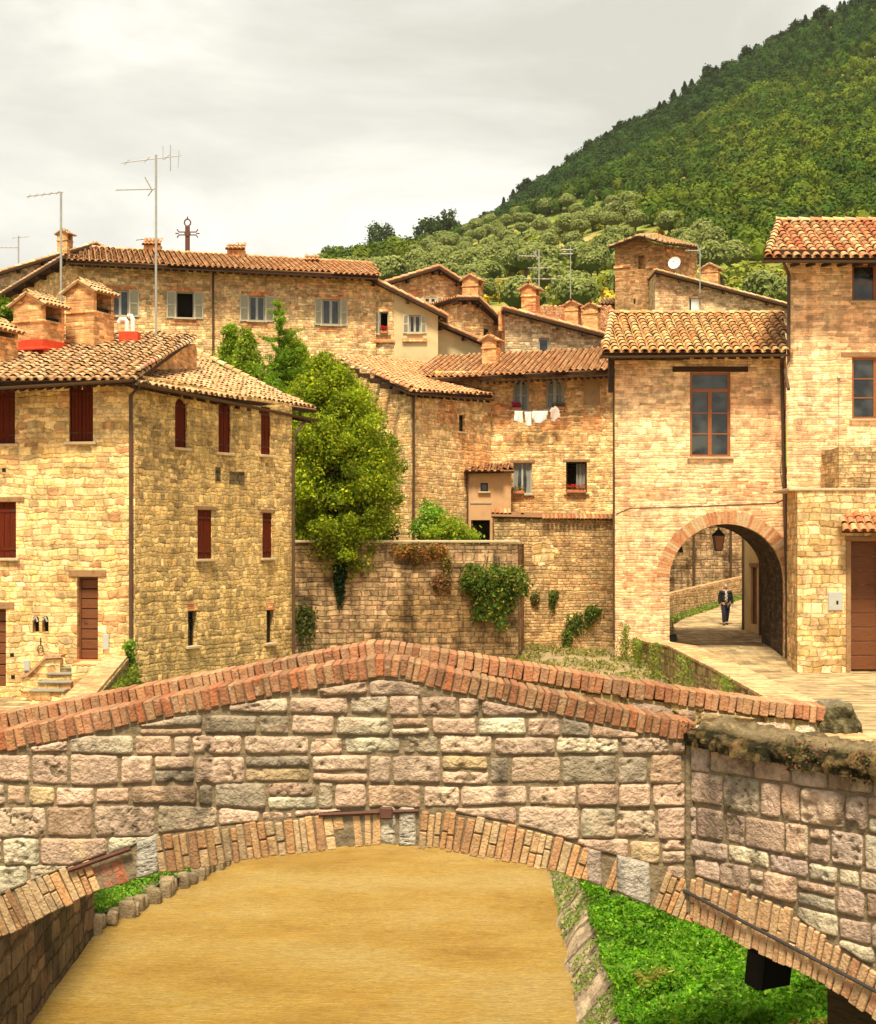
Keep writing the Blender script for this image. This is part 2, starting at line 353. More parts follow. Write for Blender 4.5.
# ------------------------------------------------------------------ facades
class Fr:
    """vertical plane: origin A on the left, u along it, n out of it"""
    def __init__(s, ax, ay, bx, by):
        s.ax, s.ay = ax, ay; L = math.hypot(bx-ax, by-ay); s.L = L
        s.dx, s.dy = (bx-ax)/L, (by-ay)/L; s.nx, s.ny = s.dy, -s.dx
        s.M = Matrix(((s.dx, s.nx, 0, ax), (s.dy, s.ny, 0, ay), (0, 0, 1, 0), (0, 0, 0, 1)))   # (u, n, z) -> world
    def u(s, px):
        k = (px-CX)/F; return (k*s.ay-s.ax)/(s.dx-k*s.dy)
    def uz(s, px, py):
        u = s.u(px); d = s.ay+u*s.dy; return (u, CZ-(py-HY)/F*d)
    def w(s, u, z, n=0.0): return Vector((s.ax+u*s.dx+n*s.nx, s.ay+u*s.dy+n*s.ny, z))
def frame(px0, d0, px1, d1):
    return Fr((px0-CX)/F*d0, d0, (px1-CX)/F*d1, d1)

def arch_pts(u0, u1, z0, z1, n=10, rise=None):
    """opening outline, counter-clockwise from bottom left; rise = height of the arch part"""
    r = rise if rise is not None else (u1-u0)/2
    pts = [(u0, z0), (u1, z0)]; c = (u0+u1)/2; h = (u1-u0)/2
    for i in range(n+1):
        a = math.pi*i/n; pts.append((c+h*math.cos(a), z1-r+r*math.sin(a)))
    return pts
def rect(fr, x0, x1, y0, y1):
    u0, _ = fr.uz(x0, y0); u1, _ = fr.uz(x1, y0); um = (x0+x1)/2
    return (u0, u1, fr.uz(um, y1)[1], fr.uz(um, y0)[1])

def facade(mb, fr, top, zb, holes=(), reveal=.25, body=0.0, seed=0, shear=0.0):
    """wall face with real openings. top: [(u,z)..] left to right. holes: list of (outline [(u,z)..], through)"""
    outer = [(0, zb), (fr.L, zb)] + [(u, z) for u, z in reversed(top)]
    loops = [[Vector((a, b, 0)) for a, b in outer]]+[[Vector((a, b, 0)) for a, b in h[0]] for h in holes]
    tris = tessellate_polygon(loops); flat = [p for l in loops for p in l]
    V = [fr.w(p.x, p.y) for p in flat]; uv = [(p.x+seed, p.y) for p in flat]
    mb.add(V, tris, uv=uv)
    for h, through in holes:
        d = body if through else reveal; n = len(h); acc = 0
        for i in range(n):
            a, b = h[i], h[(i+1) % n]; l = math.hypot(b[0]-a[0], b[1]-a[1])
            vert = abs(b[1]-a[1]) > abs(b[0]-a[0])
            if vert: q = [(0+acc, a[1]), (0+acc, b[1]), (d+acc, b[1]), (d+acc, a[1])]
            else: q = [(a[0]+seed, 0), (b[0]+seed, 0), (b[0]+seed, d), (a[0]+seed, d)]
            mb.add([fr.w(*a), fr.w(*b), fr.w(b[0], b[1], -d), fr.w(a[0], a[1], -d)], [[0, 1, 2, 3]], uv=q)
    if body > 0:
        n = len(outer)
        for i in range(n):
            a, b = outer[i], outer[(i+1) % n]; l = math.hypot(b[0]-a[0], b[1]-a[1])
            vert = abs(b[1]-a[1]) > abs(b[0]-a[0])
            q = [(0, a[1]), (0, b[1]), (body, b[1]), (body, a[1])] if vert else [(a[0], 0), (b[0], 0), (b[0], body), (a[0], body)]
            mb.add([fr.w(*a), fr.w(*b), fr.w(b[0]+shear, b[1], -body), fr.w(a[0]+shear, a[1], -body)], [[0, 1, 2, 3]], uv=q)
        bl = [[Vector((p.x+shear, p.y, 0)) for p in loops[0]]]+[[Vector((a, b, 0)) for a, b in h[0]] for h in holes if h[1]]
        tr = tessellate_polygon(bl); fl = [p for l in bl for p in l]
        mb.add([fr.w(p.x, p.y, -body) for p in fl], tr, uv=[(p.x, p.y) for p in fl])

def fbox(mb, fr, u0, u1, z0, z1, n0, n1, col=(1, 1, 1), ch=0):
    mb.box((u0, n0, z0), (u1, n1, z1), col, fr.M, ch); return mb

# ------------------------------------------------------------------ openings
def lintel(win, fr, r, mat, over=.18, h=.16, n1=.02, name='lintel'):
    u0, u1, z0, z1 = r
    return fbox(MB(), fr, u0-over, u1+over, z1+.002, z1+h, -.12, n1, ch=.01).build(name, mat, win)
def sill(win, fr, r, mat='sill', over=.1, h=.07, out=.10):
    u0, u1, z0, z1 = r
    return fbox(MB(), fr, u0-over, u1+over, z0-h, z0+.004, -.20, out, ch=.01).build('sill', M[mat], win)
def board_shutter(house, fr, r, mat='wood_red', leaves=2, boards=3, lin='wood_dark', sl=True, arched=False, hinge=True, name='window', dep=.07, label=None):
    """closed board shutters a little inside the opening"""
    u0, u1, z0, z1 = r; root = MB()
    # thin frame
    fw = .03
    fbox(root, fr, u0, u0+fw, z0, z1, -.16, -dep); fbox(root, fr, u1-fw, u1, z0, z1, -.16, -dep)
    fbox(root, fr, u0+fw, u1-fw, z1-fw if not arched else z0+.0, z1 if not arched else z0+.02, -.16, -dep)
    w = root.build(name, M[mat], house); tag(w, label)
    lw = (u1-u0-2*fw)/leaves
    for k in range(leaves):
        m = MB(); a = u0+fw+k*lw+.006; b = a+lw-.012; bw = (b-a)/boards; c = (u0+u1)/2; h = (u1-u0)/2
        for j in range(boards):
            x0, x1 = a+j*bw+.004, a+(j+1)*bw-.004; zt = z1-.03
            if arched:
                q = [(x0, z0+.02), (x1, z0+.02)]
                for t in (1, .5, 0):
                    x = x0+(x1-x0)*t; q.append((x, z1-h+math.sqrt(max(0, (h-.02)**2-(x-c)**2))))
                m.poly_prism([fr.w(x, z, -dep-.02) for x, z in q], fr.w(0, 0, -.03)-fr.w(0, 0, 0))
            else: fbox(m, fr, x0, x1, z0+.02, zt, -dep-.05, -dep-.012+.004*((j*7+k) % 2), ch=.004)
        for zz in (.16, .84):
            zc = z0+(z1-z0)*zz; fbox(m, fr, a, b, zc-.04, zc+.04, -dep-.012, -dep+.004, ch=.004)
        s = m.build('shutter', M[mat], w)
        if hinge:
            g = MB()
            for zz in (.16, .84):
                zc = z0+(z1-z0)*zz; x = a if k == 0 else b
                fbox(g, fr, min(x, x+(.14 if k == 0 else -.14)), max(x, x+(.14 if k == 0 else -.14)), zc-.014, zc+.014, -dep+.004, -dep+.012)
            g.build('hinge', M['iron_dark'], w)
    if lin: lintel(w, fr, r, M[lin])
    if sl: sill(w, fr, r)
    return w
def casement(house, fr, r, fmat='frame_brown', cols=2, rows=3, transom=0, arched=False, dep=.16, lin=None, sl=True, shutters='', smat='shutter_grey',
             curtain=False, sash=.06, name='window', lover=.2, lh=.16, label=None, dark=False, sw=None):
    u0, u1, z0, z1 = r; m = MB(); f = sash; c = (u0+u1)/2; h = (u1-u0)/2
    zz1 = z1-h if arched else z1
    if arched:
        outp = arch_pts(u0, u1, z0, z1); inn = arch_pts(u0+f, u1-f, z0+f, z1-f); n = len(outp)
        for i in range(n):
            j = (i+1) % n
            m.poly_prism([fr.w(*outp[i], -dep), fr.w(*outp[j], -dep), fr.w(*inn[j], -dep), fr.w(*inn[i], -dep)], fr.w(0, 0, -.06)-fr.w(0, 0, 0))
    else:
        fbox(m, fr, u0, u0+f, z0, z1, -dep-.06, -dep); fbox(m, fr, u1-f, u1, z0, z1, -dep-.06, -dep)
        fbox(m, fr, u0+f, u1-f, z1-f, z1, -dep-.06, -dep); fbox(m, fr, u0+f, u1-f, z0, z0+f, -dep-.06, -dep)
    if not dark:
        ztr = z1-f
        if transom:
            ztr = z1-(z1-z0)*transom; fbox(m, fr, u0+f, u1-f, ztr-f*.7, ztr+f*.7, -dep-.06, -dep+.012)
        iw = (u1-u0-2*f)
        ztr2 = (z1-f) if not transom else ztr-f*.7
        for k in range(1, cols):
            x = u0+f+iw*k/cols; fbox(m, fr, x-f*.75, x+f*.75, z0+f, ztr2, -dep-.055, -dep+.008)
        for k in range(1, rows):
            z = z0+f+(ztr2-z0-f)*k/rows; fbox(m, fr, u0+f, u1-f, z-f*.22, z+f*.22, -dep-.05, -dep-.012)
    w = m.build(name, M[fmat], house); tag(w, label)
    g = MB()
    if arched: g.poly_prism([fr.w(a, b, -dep-.035) for a, b in arch_pts(u0+f, u1-f, z0+f, z1-f)], fr.w(0, 0, -.006)-fr.w(0, 0, 0))
    else: fbox(g, fr, u0+f, u1-f, z0+f, z1-f, -dep-.041, -dep-.035)
    if dark:
        g = MB(); fbox(g, fr, u0+.01, u1-.01, z0+.01, z1-.01, -dep-.6, -dep-.56)
        g.build('room', M['interior'], w)
    else: g.build('pane', M['glass'], w)
    if curtain:
        k = MB()
        for side in (0, 1):
            V = []; nn = 9; mm = 5
            for j in range(mm):
                t = j/(mm-1); z = z0+f+(z1-z0-2*f)*(1-t) - (h*.35 if arched else 0)*(1-t)
                wd = h*(.62-.22*math.sin(t*math.pi*.8))
                for i in range(nn):
                    x = (u0+f+wd*i/(nn-1)) if side == 0 else (u1-f-wd*i/(nn-1))
                    V.append(fr.w(x, z, -dep-.022+.006*math.sin(i*2.1)))
            k.add(V, [[j*nn+i, j*nn+i+1, (j+1)*nn+i+1, (j+1)*nn+i] for j in range(mm-1) for i in range(nn-1)])
        k.build('curtain', M['curtain'], w)
    sww = sw or h*.95
    for sd in shutters:
        s = MB(); a, b = (u0-sww-.01, u0-.01) if sd == 'L' else (u1+.01, u1+sww+.01)
        z_0, z_1 = z0-.02, z1+.02; e = .05
        fbox(s, fr, a, a+e, z_0, z_1, .02, .06); fbox(s, fr, b-e, b, z_0, z_1, .02, .06)
        for zc in (z_0+e/2, (z_0+z_1)/2, z_1-e/2): fbox(s, fr, a+e, b-e, zc-e/2, zc+e/2, .022, .058)
        nn = 18
        for i in range(nn):
            zc = z_0+e+(z_1-z_0-2*e)*(i+.5)/nn
            mt = fr.M @ Matrix.Translation((0, .04, zc)) @ Matrix.Rotation(-.6, 4, 'X')
            s.box((a+e, -.004, -.03), (b-e, .004, .03), M=mt)
        s.build('shutter', M[smat], w)
    if lin: lintel(w, fr, r, M[lin], lover, lh)
    if sl: sill(w, fr, r)
    return w
def brick_arch(house, fr, u0, u1, z1, th=.25, mat='brick_red', cols=None, z_spring=None, rise=None, n=30, name='arch_ring', dn=.3, proud=.015):
    c = (u0+u1)/2; h = (u1-u0)/2; rise = h if rise is None else rise; zs = z1-rise; m = MB(); rnd = random.Random(3)
    per = math.pi*(h+th/2)/n
    for i in range(n):
        a0 = math.pi*(i+.08)/n; a1 = math.pi*(i+.92)/n; k = rnd.random(); t2 = th*(1+.08*(rnd.random()-.5))
        q = []
        for a, rr in ((a0, 0), (a1, 0), (a1, t2), (a0, t2)):
            q.append(fr.w(c+(h+rr)*math.cos(a), zs+(rise+rr)*math.sin(a), proud+.006*k))
        col = random.Random(i).choice([(.56, .27, .12), (.62, .36, .18), (.50, .2, .09), (.60, .42, .24)])
        m.poly_prism(q, fr.w(0, 0, -dn)-fr.w(0, 0, 0), col)
    mm = MB(); N = 24
    for i in range(N):
        a0 = math.pi*i/N; a1 = math.pi*(i+1)/N
        q = [fr.w(c+(h+rr)*math.cos(a), zs+(rise+rr)*math.sin(a), proud-.006) for a, rr in ((a0, .004), (a1, .004), (a1, th*.97), (a0, th*.97))]
        m.poly_prism(q, fr.w(0, 0, -.05)-fr.w(0, 0, 0), (.5, .38, .24))
    return m.build(name, M['brickp'], house)

# ------------------------------------------------------------------ tiled roofs
TCOL = {'warm': [(.55, .27, .12), (.62, .36, .18), (.48, .22, .10), (.66, .46, .26), (.58, .31, .15), (.40, .22, .12), (.60, .42, .22)],
        'red': [(.52, .18, .08), (.60, .26, .12), (.46, .16, .08), (.66, .44, .24), (.56, .30, .15), (.60, .40, .2), (.36, .2, .1)],
        'yellow': [(.62, .40, .18), (.68, .50, .24), (.58, .32, .14), (.54, .25, .10), (.66, .46, .22), (.44, .28, .13), (.60, .28, .12)],
        'old': [(.60, .38, .20), (.64, .45, .26), (.56, .31, .15), (.48, .30, .17), (.60, .35, .18), (.66, .49, .30), (.42, .27, .15)],
        'orange': [(.62, .30, .14), (.66, .36, .18), (.58, .26, .12), (.68, .44, .25), (.60, .33, .17)]}
def inside(poly, x, y):
    c = False; n = len(poly); j = n-1
    for i in range(n):
        xi, yi = poly[i]; xj, yj = poly[j]
        if (yi > y) != (yj > y) and x < (xj-xi)*(y-yi)/(yj-yi)+xi: c = not c
        j = i
    return c
def tile_roof(parent, pts, pal='warm', pitch=.24, course=.36, th=.10, name='roof', seg=5, channels=True, seed=0, slabmat='wood_dark', jitter=1.0, fallback_n=None, tint=1.0):
    rnd = random.Random(seed+11); pts = [Vector(p) for p in pts]
    c0 = sum(pts, Vector())/len(pts); nrm = Vector()
    for i in range(len(pts)): nrm += (pts[i]-c0).cross(pts[(i+1) % len(pts)]-c0)
    nrm.normalize()
    if nrm.z < 0: nrm = -nrm
    s = Vector((0, 0, -1)); s = (s-nrm*s.dot(nrm)).normalized(); a = nrm.cross(s).normalized()
    P2 = [((p-c0).dot(a), (p-c0).dot(s)) for p in pts]
    a0, a1 = min(p[0] for p in P2), max(p[0] for p in P2); s0, s1 = min(p[1] for p in P2), max(p[1] for p in P2)
    sl = MB(); flat = [c0+a*(((p-c0).dot(a)))+s*((p-c0).dot(s)) for p in pts]
    sl.poly_prism([p-nrm*.01 for p in flat], -nrm*th, (.10, .05, .03))
    roof = MB(); roof.poly_prism([p+nrm*.012 for p in flat], -nrm*.02, (.22, .11, .05))
    cols = [(c_[0]*.90, c_[1]*.83, c_[2]*.74) for c_ in TCOL[pal]]; nc = int(round((a1-a0)/pitch)); pitch = (a1-a0)/max(nc, 1); V = []; Q = []; C = []
    r = pitch*.41
    for i in range(nc):
        x = a0+(i+.5)*pitch; ns = int((s1-s0)/course)+2; ph = rnd.random()*.12*course
        wob = 0; ccol_ = rnd.choice(cols)
        for j in range(ns):
            sb = s1-j*course+(.05 if j == 0 else 0)-ph*(j > 0); st = sb-course*1.08
            mid = (sb+st)/2
            if not inside(P2, x, mid+course*.05): continue
            wob = wob*.7+(rnd.random()-.5)*.02*jitter; yaw = (rnd.random()-.5)*.05*jitter
            col = rnd.choice(cols); b = (.86+rnd.random()*.26)*tint; col = [min(.85, (q*.72+w_*.28)*b) for q, w_ in zip(col, ccol_)]
            lift = .035+rnd.random()*.010*jitter; n0 = len(V)
            for e, (sv, rr, lf) in enumerate(((sb, r*1.08, lift+.010), (st, r*.84, lift))):
                xx = x+wob+yaw*course*(1 if e == 0 else -1)
                for k in range(seg+1):
                    t = math.pi*k/seg
                    V.append(tuple(c0+a*(xx+rr*math.cos(t))+s*sv+nrm*(lf-.03+rr*.95*math.sin(t))))
            for k in range(seg): Q.append([n0+k, n0+k+1, n0+seg+1+k+1, n0+seg+1+k]); C.append(col)
            if j == 0 or not inside(P2, x, mid+course):   # thickness of the eave tile
                n1 = len(V)
                for k in range(seg+1):
                    t = math.pi*k/seg; xx = x+wob+yaw*course
                    V.append(tuple(c0+a*(xx+(r*1.08-.022)*math.cos(t))+s*sb+nrm*(lift+.010-.03+(r*.95-.022)*math.sin(t))))
                for k in range(seg): Q.append([n0+k, n0+k+1, n1+k+1, n1+k]); C.append([q*.8 for q in col])
            if channels:
                xc = x+pitch/2
                if xc < a1:
                    n0 = len(V); rc = pitch*.30; ccol = [q*.75 for q in rnd.choice(cols)]
                    for sv in (sb+.03, st):
                        for k in range(4):
                            t = math.pi*k/3; V.append(tuple(c0+a*(xc+wob+rc*math.cos(t))+s*sv+nrm*(.055-rc*.5*math.sin(t)+(.012 if sv == sb+.03 else 0))))
                    for k in range(3): Q.append([n0+k, n0+k+1, n0+5+k, n0+4+k]); C.append(ccol)
    if Q: roof.add(np.array(V), np.array(Q), np.array(C))
    o = roof.build(name, M['tile'], parent)
    sl.build('roof_boards', M[slabmat], o if (parent is None or parent.type == 'EMPTY') else parent)
    return o
def ridge_tiles(roof, p0, p1, pal='warm', r=.12, L=.4, seed=0, sub='ridge'):
    rnd = random.Random(seed); p0 = Vector(p0); p1 = Vector(p1); d = p1-p0; n = max(1, int(d.length/L)); m = MB(); u = d.normalized(); a = u.cross(Vector((0, 0, 1))).normalized(); up = a.cross(u)
    for i in range(n):
        col = [min(.85, q*(.85+rnd.random()*.35)) for q in rnd.choice(TCOL[pal])]; V = []
        for t, rr in ((i, r*1.08), (i+1.08, r*.86)):
            c = p0+d*min(1.01, t/n)
            for k in range(7):
                an = math.pi*k/6; V.append(tuple(c+a*rr*math.cos(an)+up*(rr*math.sin(an)+(.02 if rr > r else 0))))
        m.add(V, [[k, k+1, 8+k, 7+k] for k in range(6)], col)
    return m.build(sub, M['tile'], roof)
def profile_roof(house, fr, top, body, front=.45, side=.35, pal='warm', lift=.06, pitch=.24, th=.12, seed=0, rafters=True, tint=1.0, back=.2):
    """roofs over a gable- or lean-to-shaped top line of a facade"""
    roofs = []
    for i in range(len(top)-1):
        (u0, z0), (u1, z1) = top[i], top[i+1]
        if abs(u1-u0) < .3: continue
        sl = (z1-z0)/(u1-u0)
        if i == 0 and z0 < z1+1e-6 or (i == 0 and len(top) == 2 and sl > 0): u0, z0 = u0-side, z0-side*sl
        elif i == 0: u0, z0 = u0-side*.4, z0-side*.4*sl
        if i == len(top)-2: u1, z1 = u1+side, z1+side*sl
        q = [fr.w(u0, z0+lift, front), fr.w(u1, z1+lift, front), fr.w(u1, z1+lift, -body-back), fr.w(u0, z0+lift, -body-back)]
        r = tile_roof(house, q, pal, pitch, seed=seed+i, th=th, seg=4, channels=False, tint=tint); roofs.append(r)
        # verge: a line of cover tiles along the front edge
        ridge_tiles(r, q[0]+Vector((0, 0, .03))+(q[3]-q[0]).normalized()*.1, q[1]+Vector((0, 0, .03))+(q[2]-q[1]).normalized()*.1, pal, .10, .38, seed, 'verge')
        if rafters:
            m = MB(); n = max(2, int(abs(u1-u0)/1.3))
            for k in range(n+1):
                t = (k+.15)/(n+.3); u = u0+(u1-u0)*t; z = z0+(z1-z0)*t+lift-th
                fbox(m, fr, u-.07, u+.07, z-.16-.04*abs(sl), z-.01-.07*abs(sl), -.1, front-.06)
            m.build('purlin', M['wood_dark'], house)
    return roofs
def eave_rafters(house, p0, p1, inward, n, drop=.16, length=.5):
    m = MB(); p0 = Vector(p0); p1 = Vector(p1); inward = Vector(inward).normalized()*length
    u = (p1-p0).normalized()*.05
    for i in range(n):
        c = p0+(p1-p0)*((i+.5)/n)-Vector((0, 0, drop)); m.poly_prism([c-u, c+u, c+u-Vector((0, 0, .11)), c-u-Vector((0, 0, .11))], inward+Vector((0, 0, .12)))
    return m.build('rafter', M['wood_dark'], house)
def gutter(house, p0, p1, r=.07, mat='copper', name='gutter', drop=.07):
    p0 = Vector(p0)-Vector((0, 0, drop)); p1 = Vector(p1)-Vector((0, 0, drop)); d = (p1-p0); u = d.normalized(); a = u.cross(Vector((0, 0, 1))).normalized(); m = MB(); V = []
    for c in (p0, p1):
        for k in range(7):
            t = math.pi*k/6; V.append(tuple(c+a*r*math.cos(t)-Vector((0, 0, 1))*r*math.sin(t)))
        for k in range(7):
            t = math.pi*k/6; V.append(tuple(c+a*(r-.012)*math.cos(t)-Vector((0, 0, 1))*(r-.012)*math.sin(t)))
    m.add(V, [[k, k+1, 14+k+1, 14+k] for k in range(6)]+[[7+k, 7+k+1, 21+k+1, 21+k] for k in range(6)]+[[0, 7, 21, 14], [6, 13, 27, 20]])
    return m.build(name, M[mat], house)
def pipe(house, pts, r=.05, mat='copper', name='downpipe'):
    m = MB(); m.tube(pts, r, n=8)
    return m.build(name, M[mat], house)

def chimney(parent, px, d, py_top, py_bot, w, dp=None, rot=.35, brick='brick', pal='warm', capk=.5, flash=False, dark_open=True, slope=.55):
    """brick shaft, collar, open-sided gabled head with a little tiled roof"""
    dp = dp or w*.9; c = P(px, py_bot, d); zt = P(px, py_top, d).z; zb = c.z-.7
    Mx = Matrix.Translation((c.x, c.y, 0)) @ Matrix.Rotation(-rot, 4, 'Z'); H = zt-c.z; zc = c.z+H*(1-capk)-.05
    m = MB(); m.box((-w/2, -dp/2, zb), (w/2, dp/2, zc), M=Mx)
    ch = m.build('chimney', M[brick], parent)
    cl = MB(); cl.box((-w/2-.04, -dp/2-.04, zc), (w/2+.04, dp/2+.04, zc+.06), M=Mx, ch=.01)
    cl.build('collar', M[brick], ch)
    g = MB(); zz = zc+.06; hh = max(.12, (zt-zz)-w*.5*slope-.08); th = .13
    for y0, y1 in ((-dp/2, -dp/2+th), (dp/2-th, dp/2)):
        q = [(-w/2, zz), (w/2, zz), (w/2, zz+hh), (0, zz+hh+w/2*slope), (-w/2, zz+hh)]
        g.poly_prism([Mx @ Vector((x, y0, z)) for x, z in q], (Mx.to_3x3() @ Vector((0, y1-y0, 0))))
    g.build('chimney_head', M[brick], ch)
    if dark_open:
        b = MB(); b.box((-w/2+.1, -dp/2+th, zz-.01), (w/2-.1, dp/2-th, zz+hh*.25), M=Mx); b.build('flue', M['black'], ch)
    for sx in (-1, 1):
        o = .12; q = [Vector((0, -dp/2-.1, zz+hh+w/2*slope+.03)), Vector((0, dp/2+.1, zz+hh+w/2*slope+.03)),
             Vector((sx*(w/2+o), dp/2+.1, zz+hh-o*slope+.03)), Vector((sx*(w/2+o), -dp/2-.1, zz+hh-o*slope+.03))]
        tile_roof(ch, [Mx @ p for p in q], pal, .17, .24, .035, name='cap_tiles', seg=4, channels=False, seed=int(px)+sx, slabmat='wood_mid')
    ridge_tiles(ch, Mx @ Vector((0, -dp/2-.1, zz+hh+w/2*slope+.06)), Mx @ Vector((0, dp/2+.1, zz+hh+w/2*slope+.06)), pal, .07, .25, 1)
    if flash:
        f = MB(); f.box((-w/2-.03, -dp/2-.03, zb+.2), (w/2+.03, dp/2+.03, c.z+.22), M=Mx); f.box((-w/2-.3, -dp/2-.25, zb+.6), (w/2+.25, -dp/2, c.z-.02), M=Mx, ch=.02)
        f.build('flashing', M['redflash'], ch)
    return ch

# ------------------------------------------------------------------ foliage
def leaf_quads(mb, C, size, cols, normals_up=.3, aspect=.55, rs=None):
    """one small folded leaf (2 quads worth) per centre"""
    rs = rs or np.random.RandomState(5); n = len(C); C = np.asarray(C)
    d = rs.normal(size=(n, 3)); d[:, 2] += normals_up; d /= np.linalg.norm(d, axis=1)[:, None]
    t = rs.normal(size=(n, 3)); a = np.cross(d, t); a /= np.linalg.norm(a, axis=1)[:, None]; b = np.cross(d, a)
    s = np.asarray(size)*(.6+.8*rs.rand(n)); s = s[:, None]
    V = np.stack([C-a*s, C+b*s*aspect, C+a*s, C-b*s*aspect], 1).reshape(-1, 3)
    Fc = np.arange(4*n).reshape(n, 4); mb.add(V, Fc, cols, uv=np.zeros((4*n, 2)))
def jit_cols(rs, n, base, var=.25, alt=None, altp=.3):
    c = np.tile(np.array(base, float), (n, 1)); 
    if alt is not None:
        m = rs.rand(n) < altp; c[m] = alt
    return c*(1-var+2*var*rs.rand(n, 1))*(1+.12*(rs.rand(n, 3)-.5))
def clump_points(rs, centre, radii, nclump, nleaf, spread, shell=.55):
    """leaf centres gathered in clumps through an ellipsoid's volume"""
    u = rs.normal(size=(nclump, 3)); u /= np.linalg.norm(u, axis=1)[:, None]
    r = shell+(1-shell)*rs.rand(nclump, 1)**.6
    cc = u*r; pts = cc[:, None, :]*np.array(radii)+rs.normal(size=(nclump, nleaf, 3))*spread
    return (pts+np.array(centre)).reshape(-1, 3), np.repeat(np.arange(nclump), nleaf)
def shrub(name, label, cat, base, radii, nclump, nleaf, leaf, col, alt=None, stem_h=.4, spread=.12, seed=1, group=None, hang=False, nstem=5):
    rs = np.random.RandomState(seed); base = Vector(base); t = thing(name, label, cat, base, group)
    c = base+Vector((0, 0, (-radii[2] if hang else radii[2]*.8+stem_h*.3)))
    pts, k = clump_points(rs, c, radii, nclump, nleaf, spread, .25)
    kb = .75+.5*rs.rand(nclump)
    m = MB(); leaf_quads(m, pts, leaf, jit_cols(rs, len(pts), col, .3, alt, .3)*kb[k][:, None], rs=rs)
    m.build('foliage', M['leaf'], t)
    st = MB()
    for i in range(nstem):
        e = c+Vector((rs.uniform(-.7, .7)*radii[0], rs.uniform(-.7, .7)*radii[1], rs.uniform(-.4, .7)*radii[2]))
        st.tube([base, base.lerp(e, .5)+Vector((rs.uniform(-.1, .1), 0, .05)), e], [.02, .014, .006], n=5)
    st.build('stem', M['bark'], t); return t
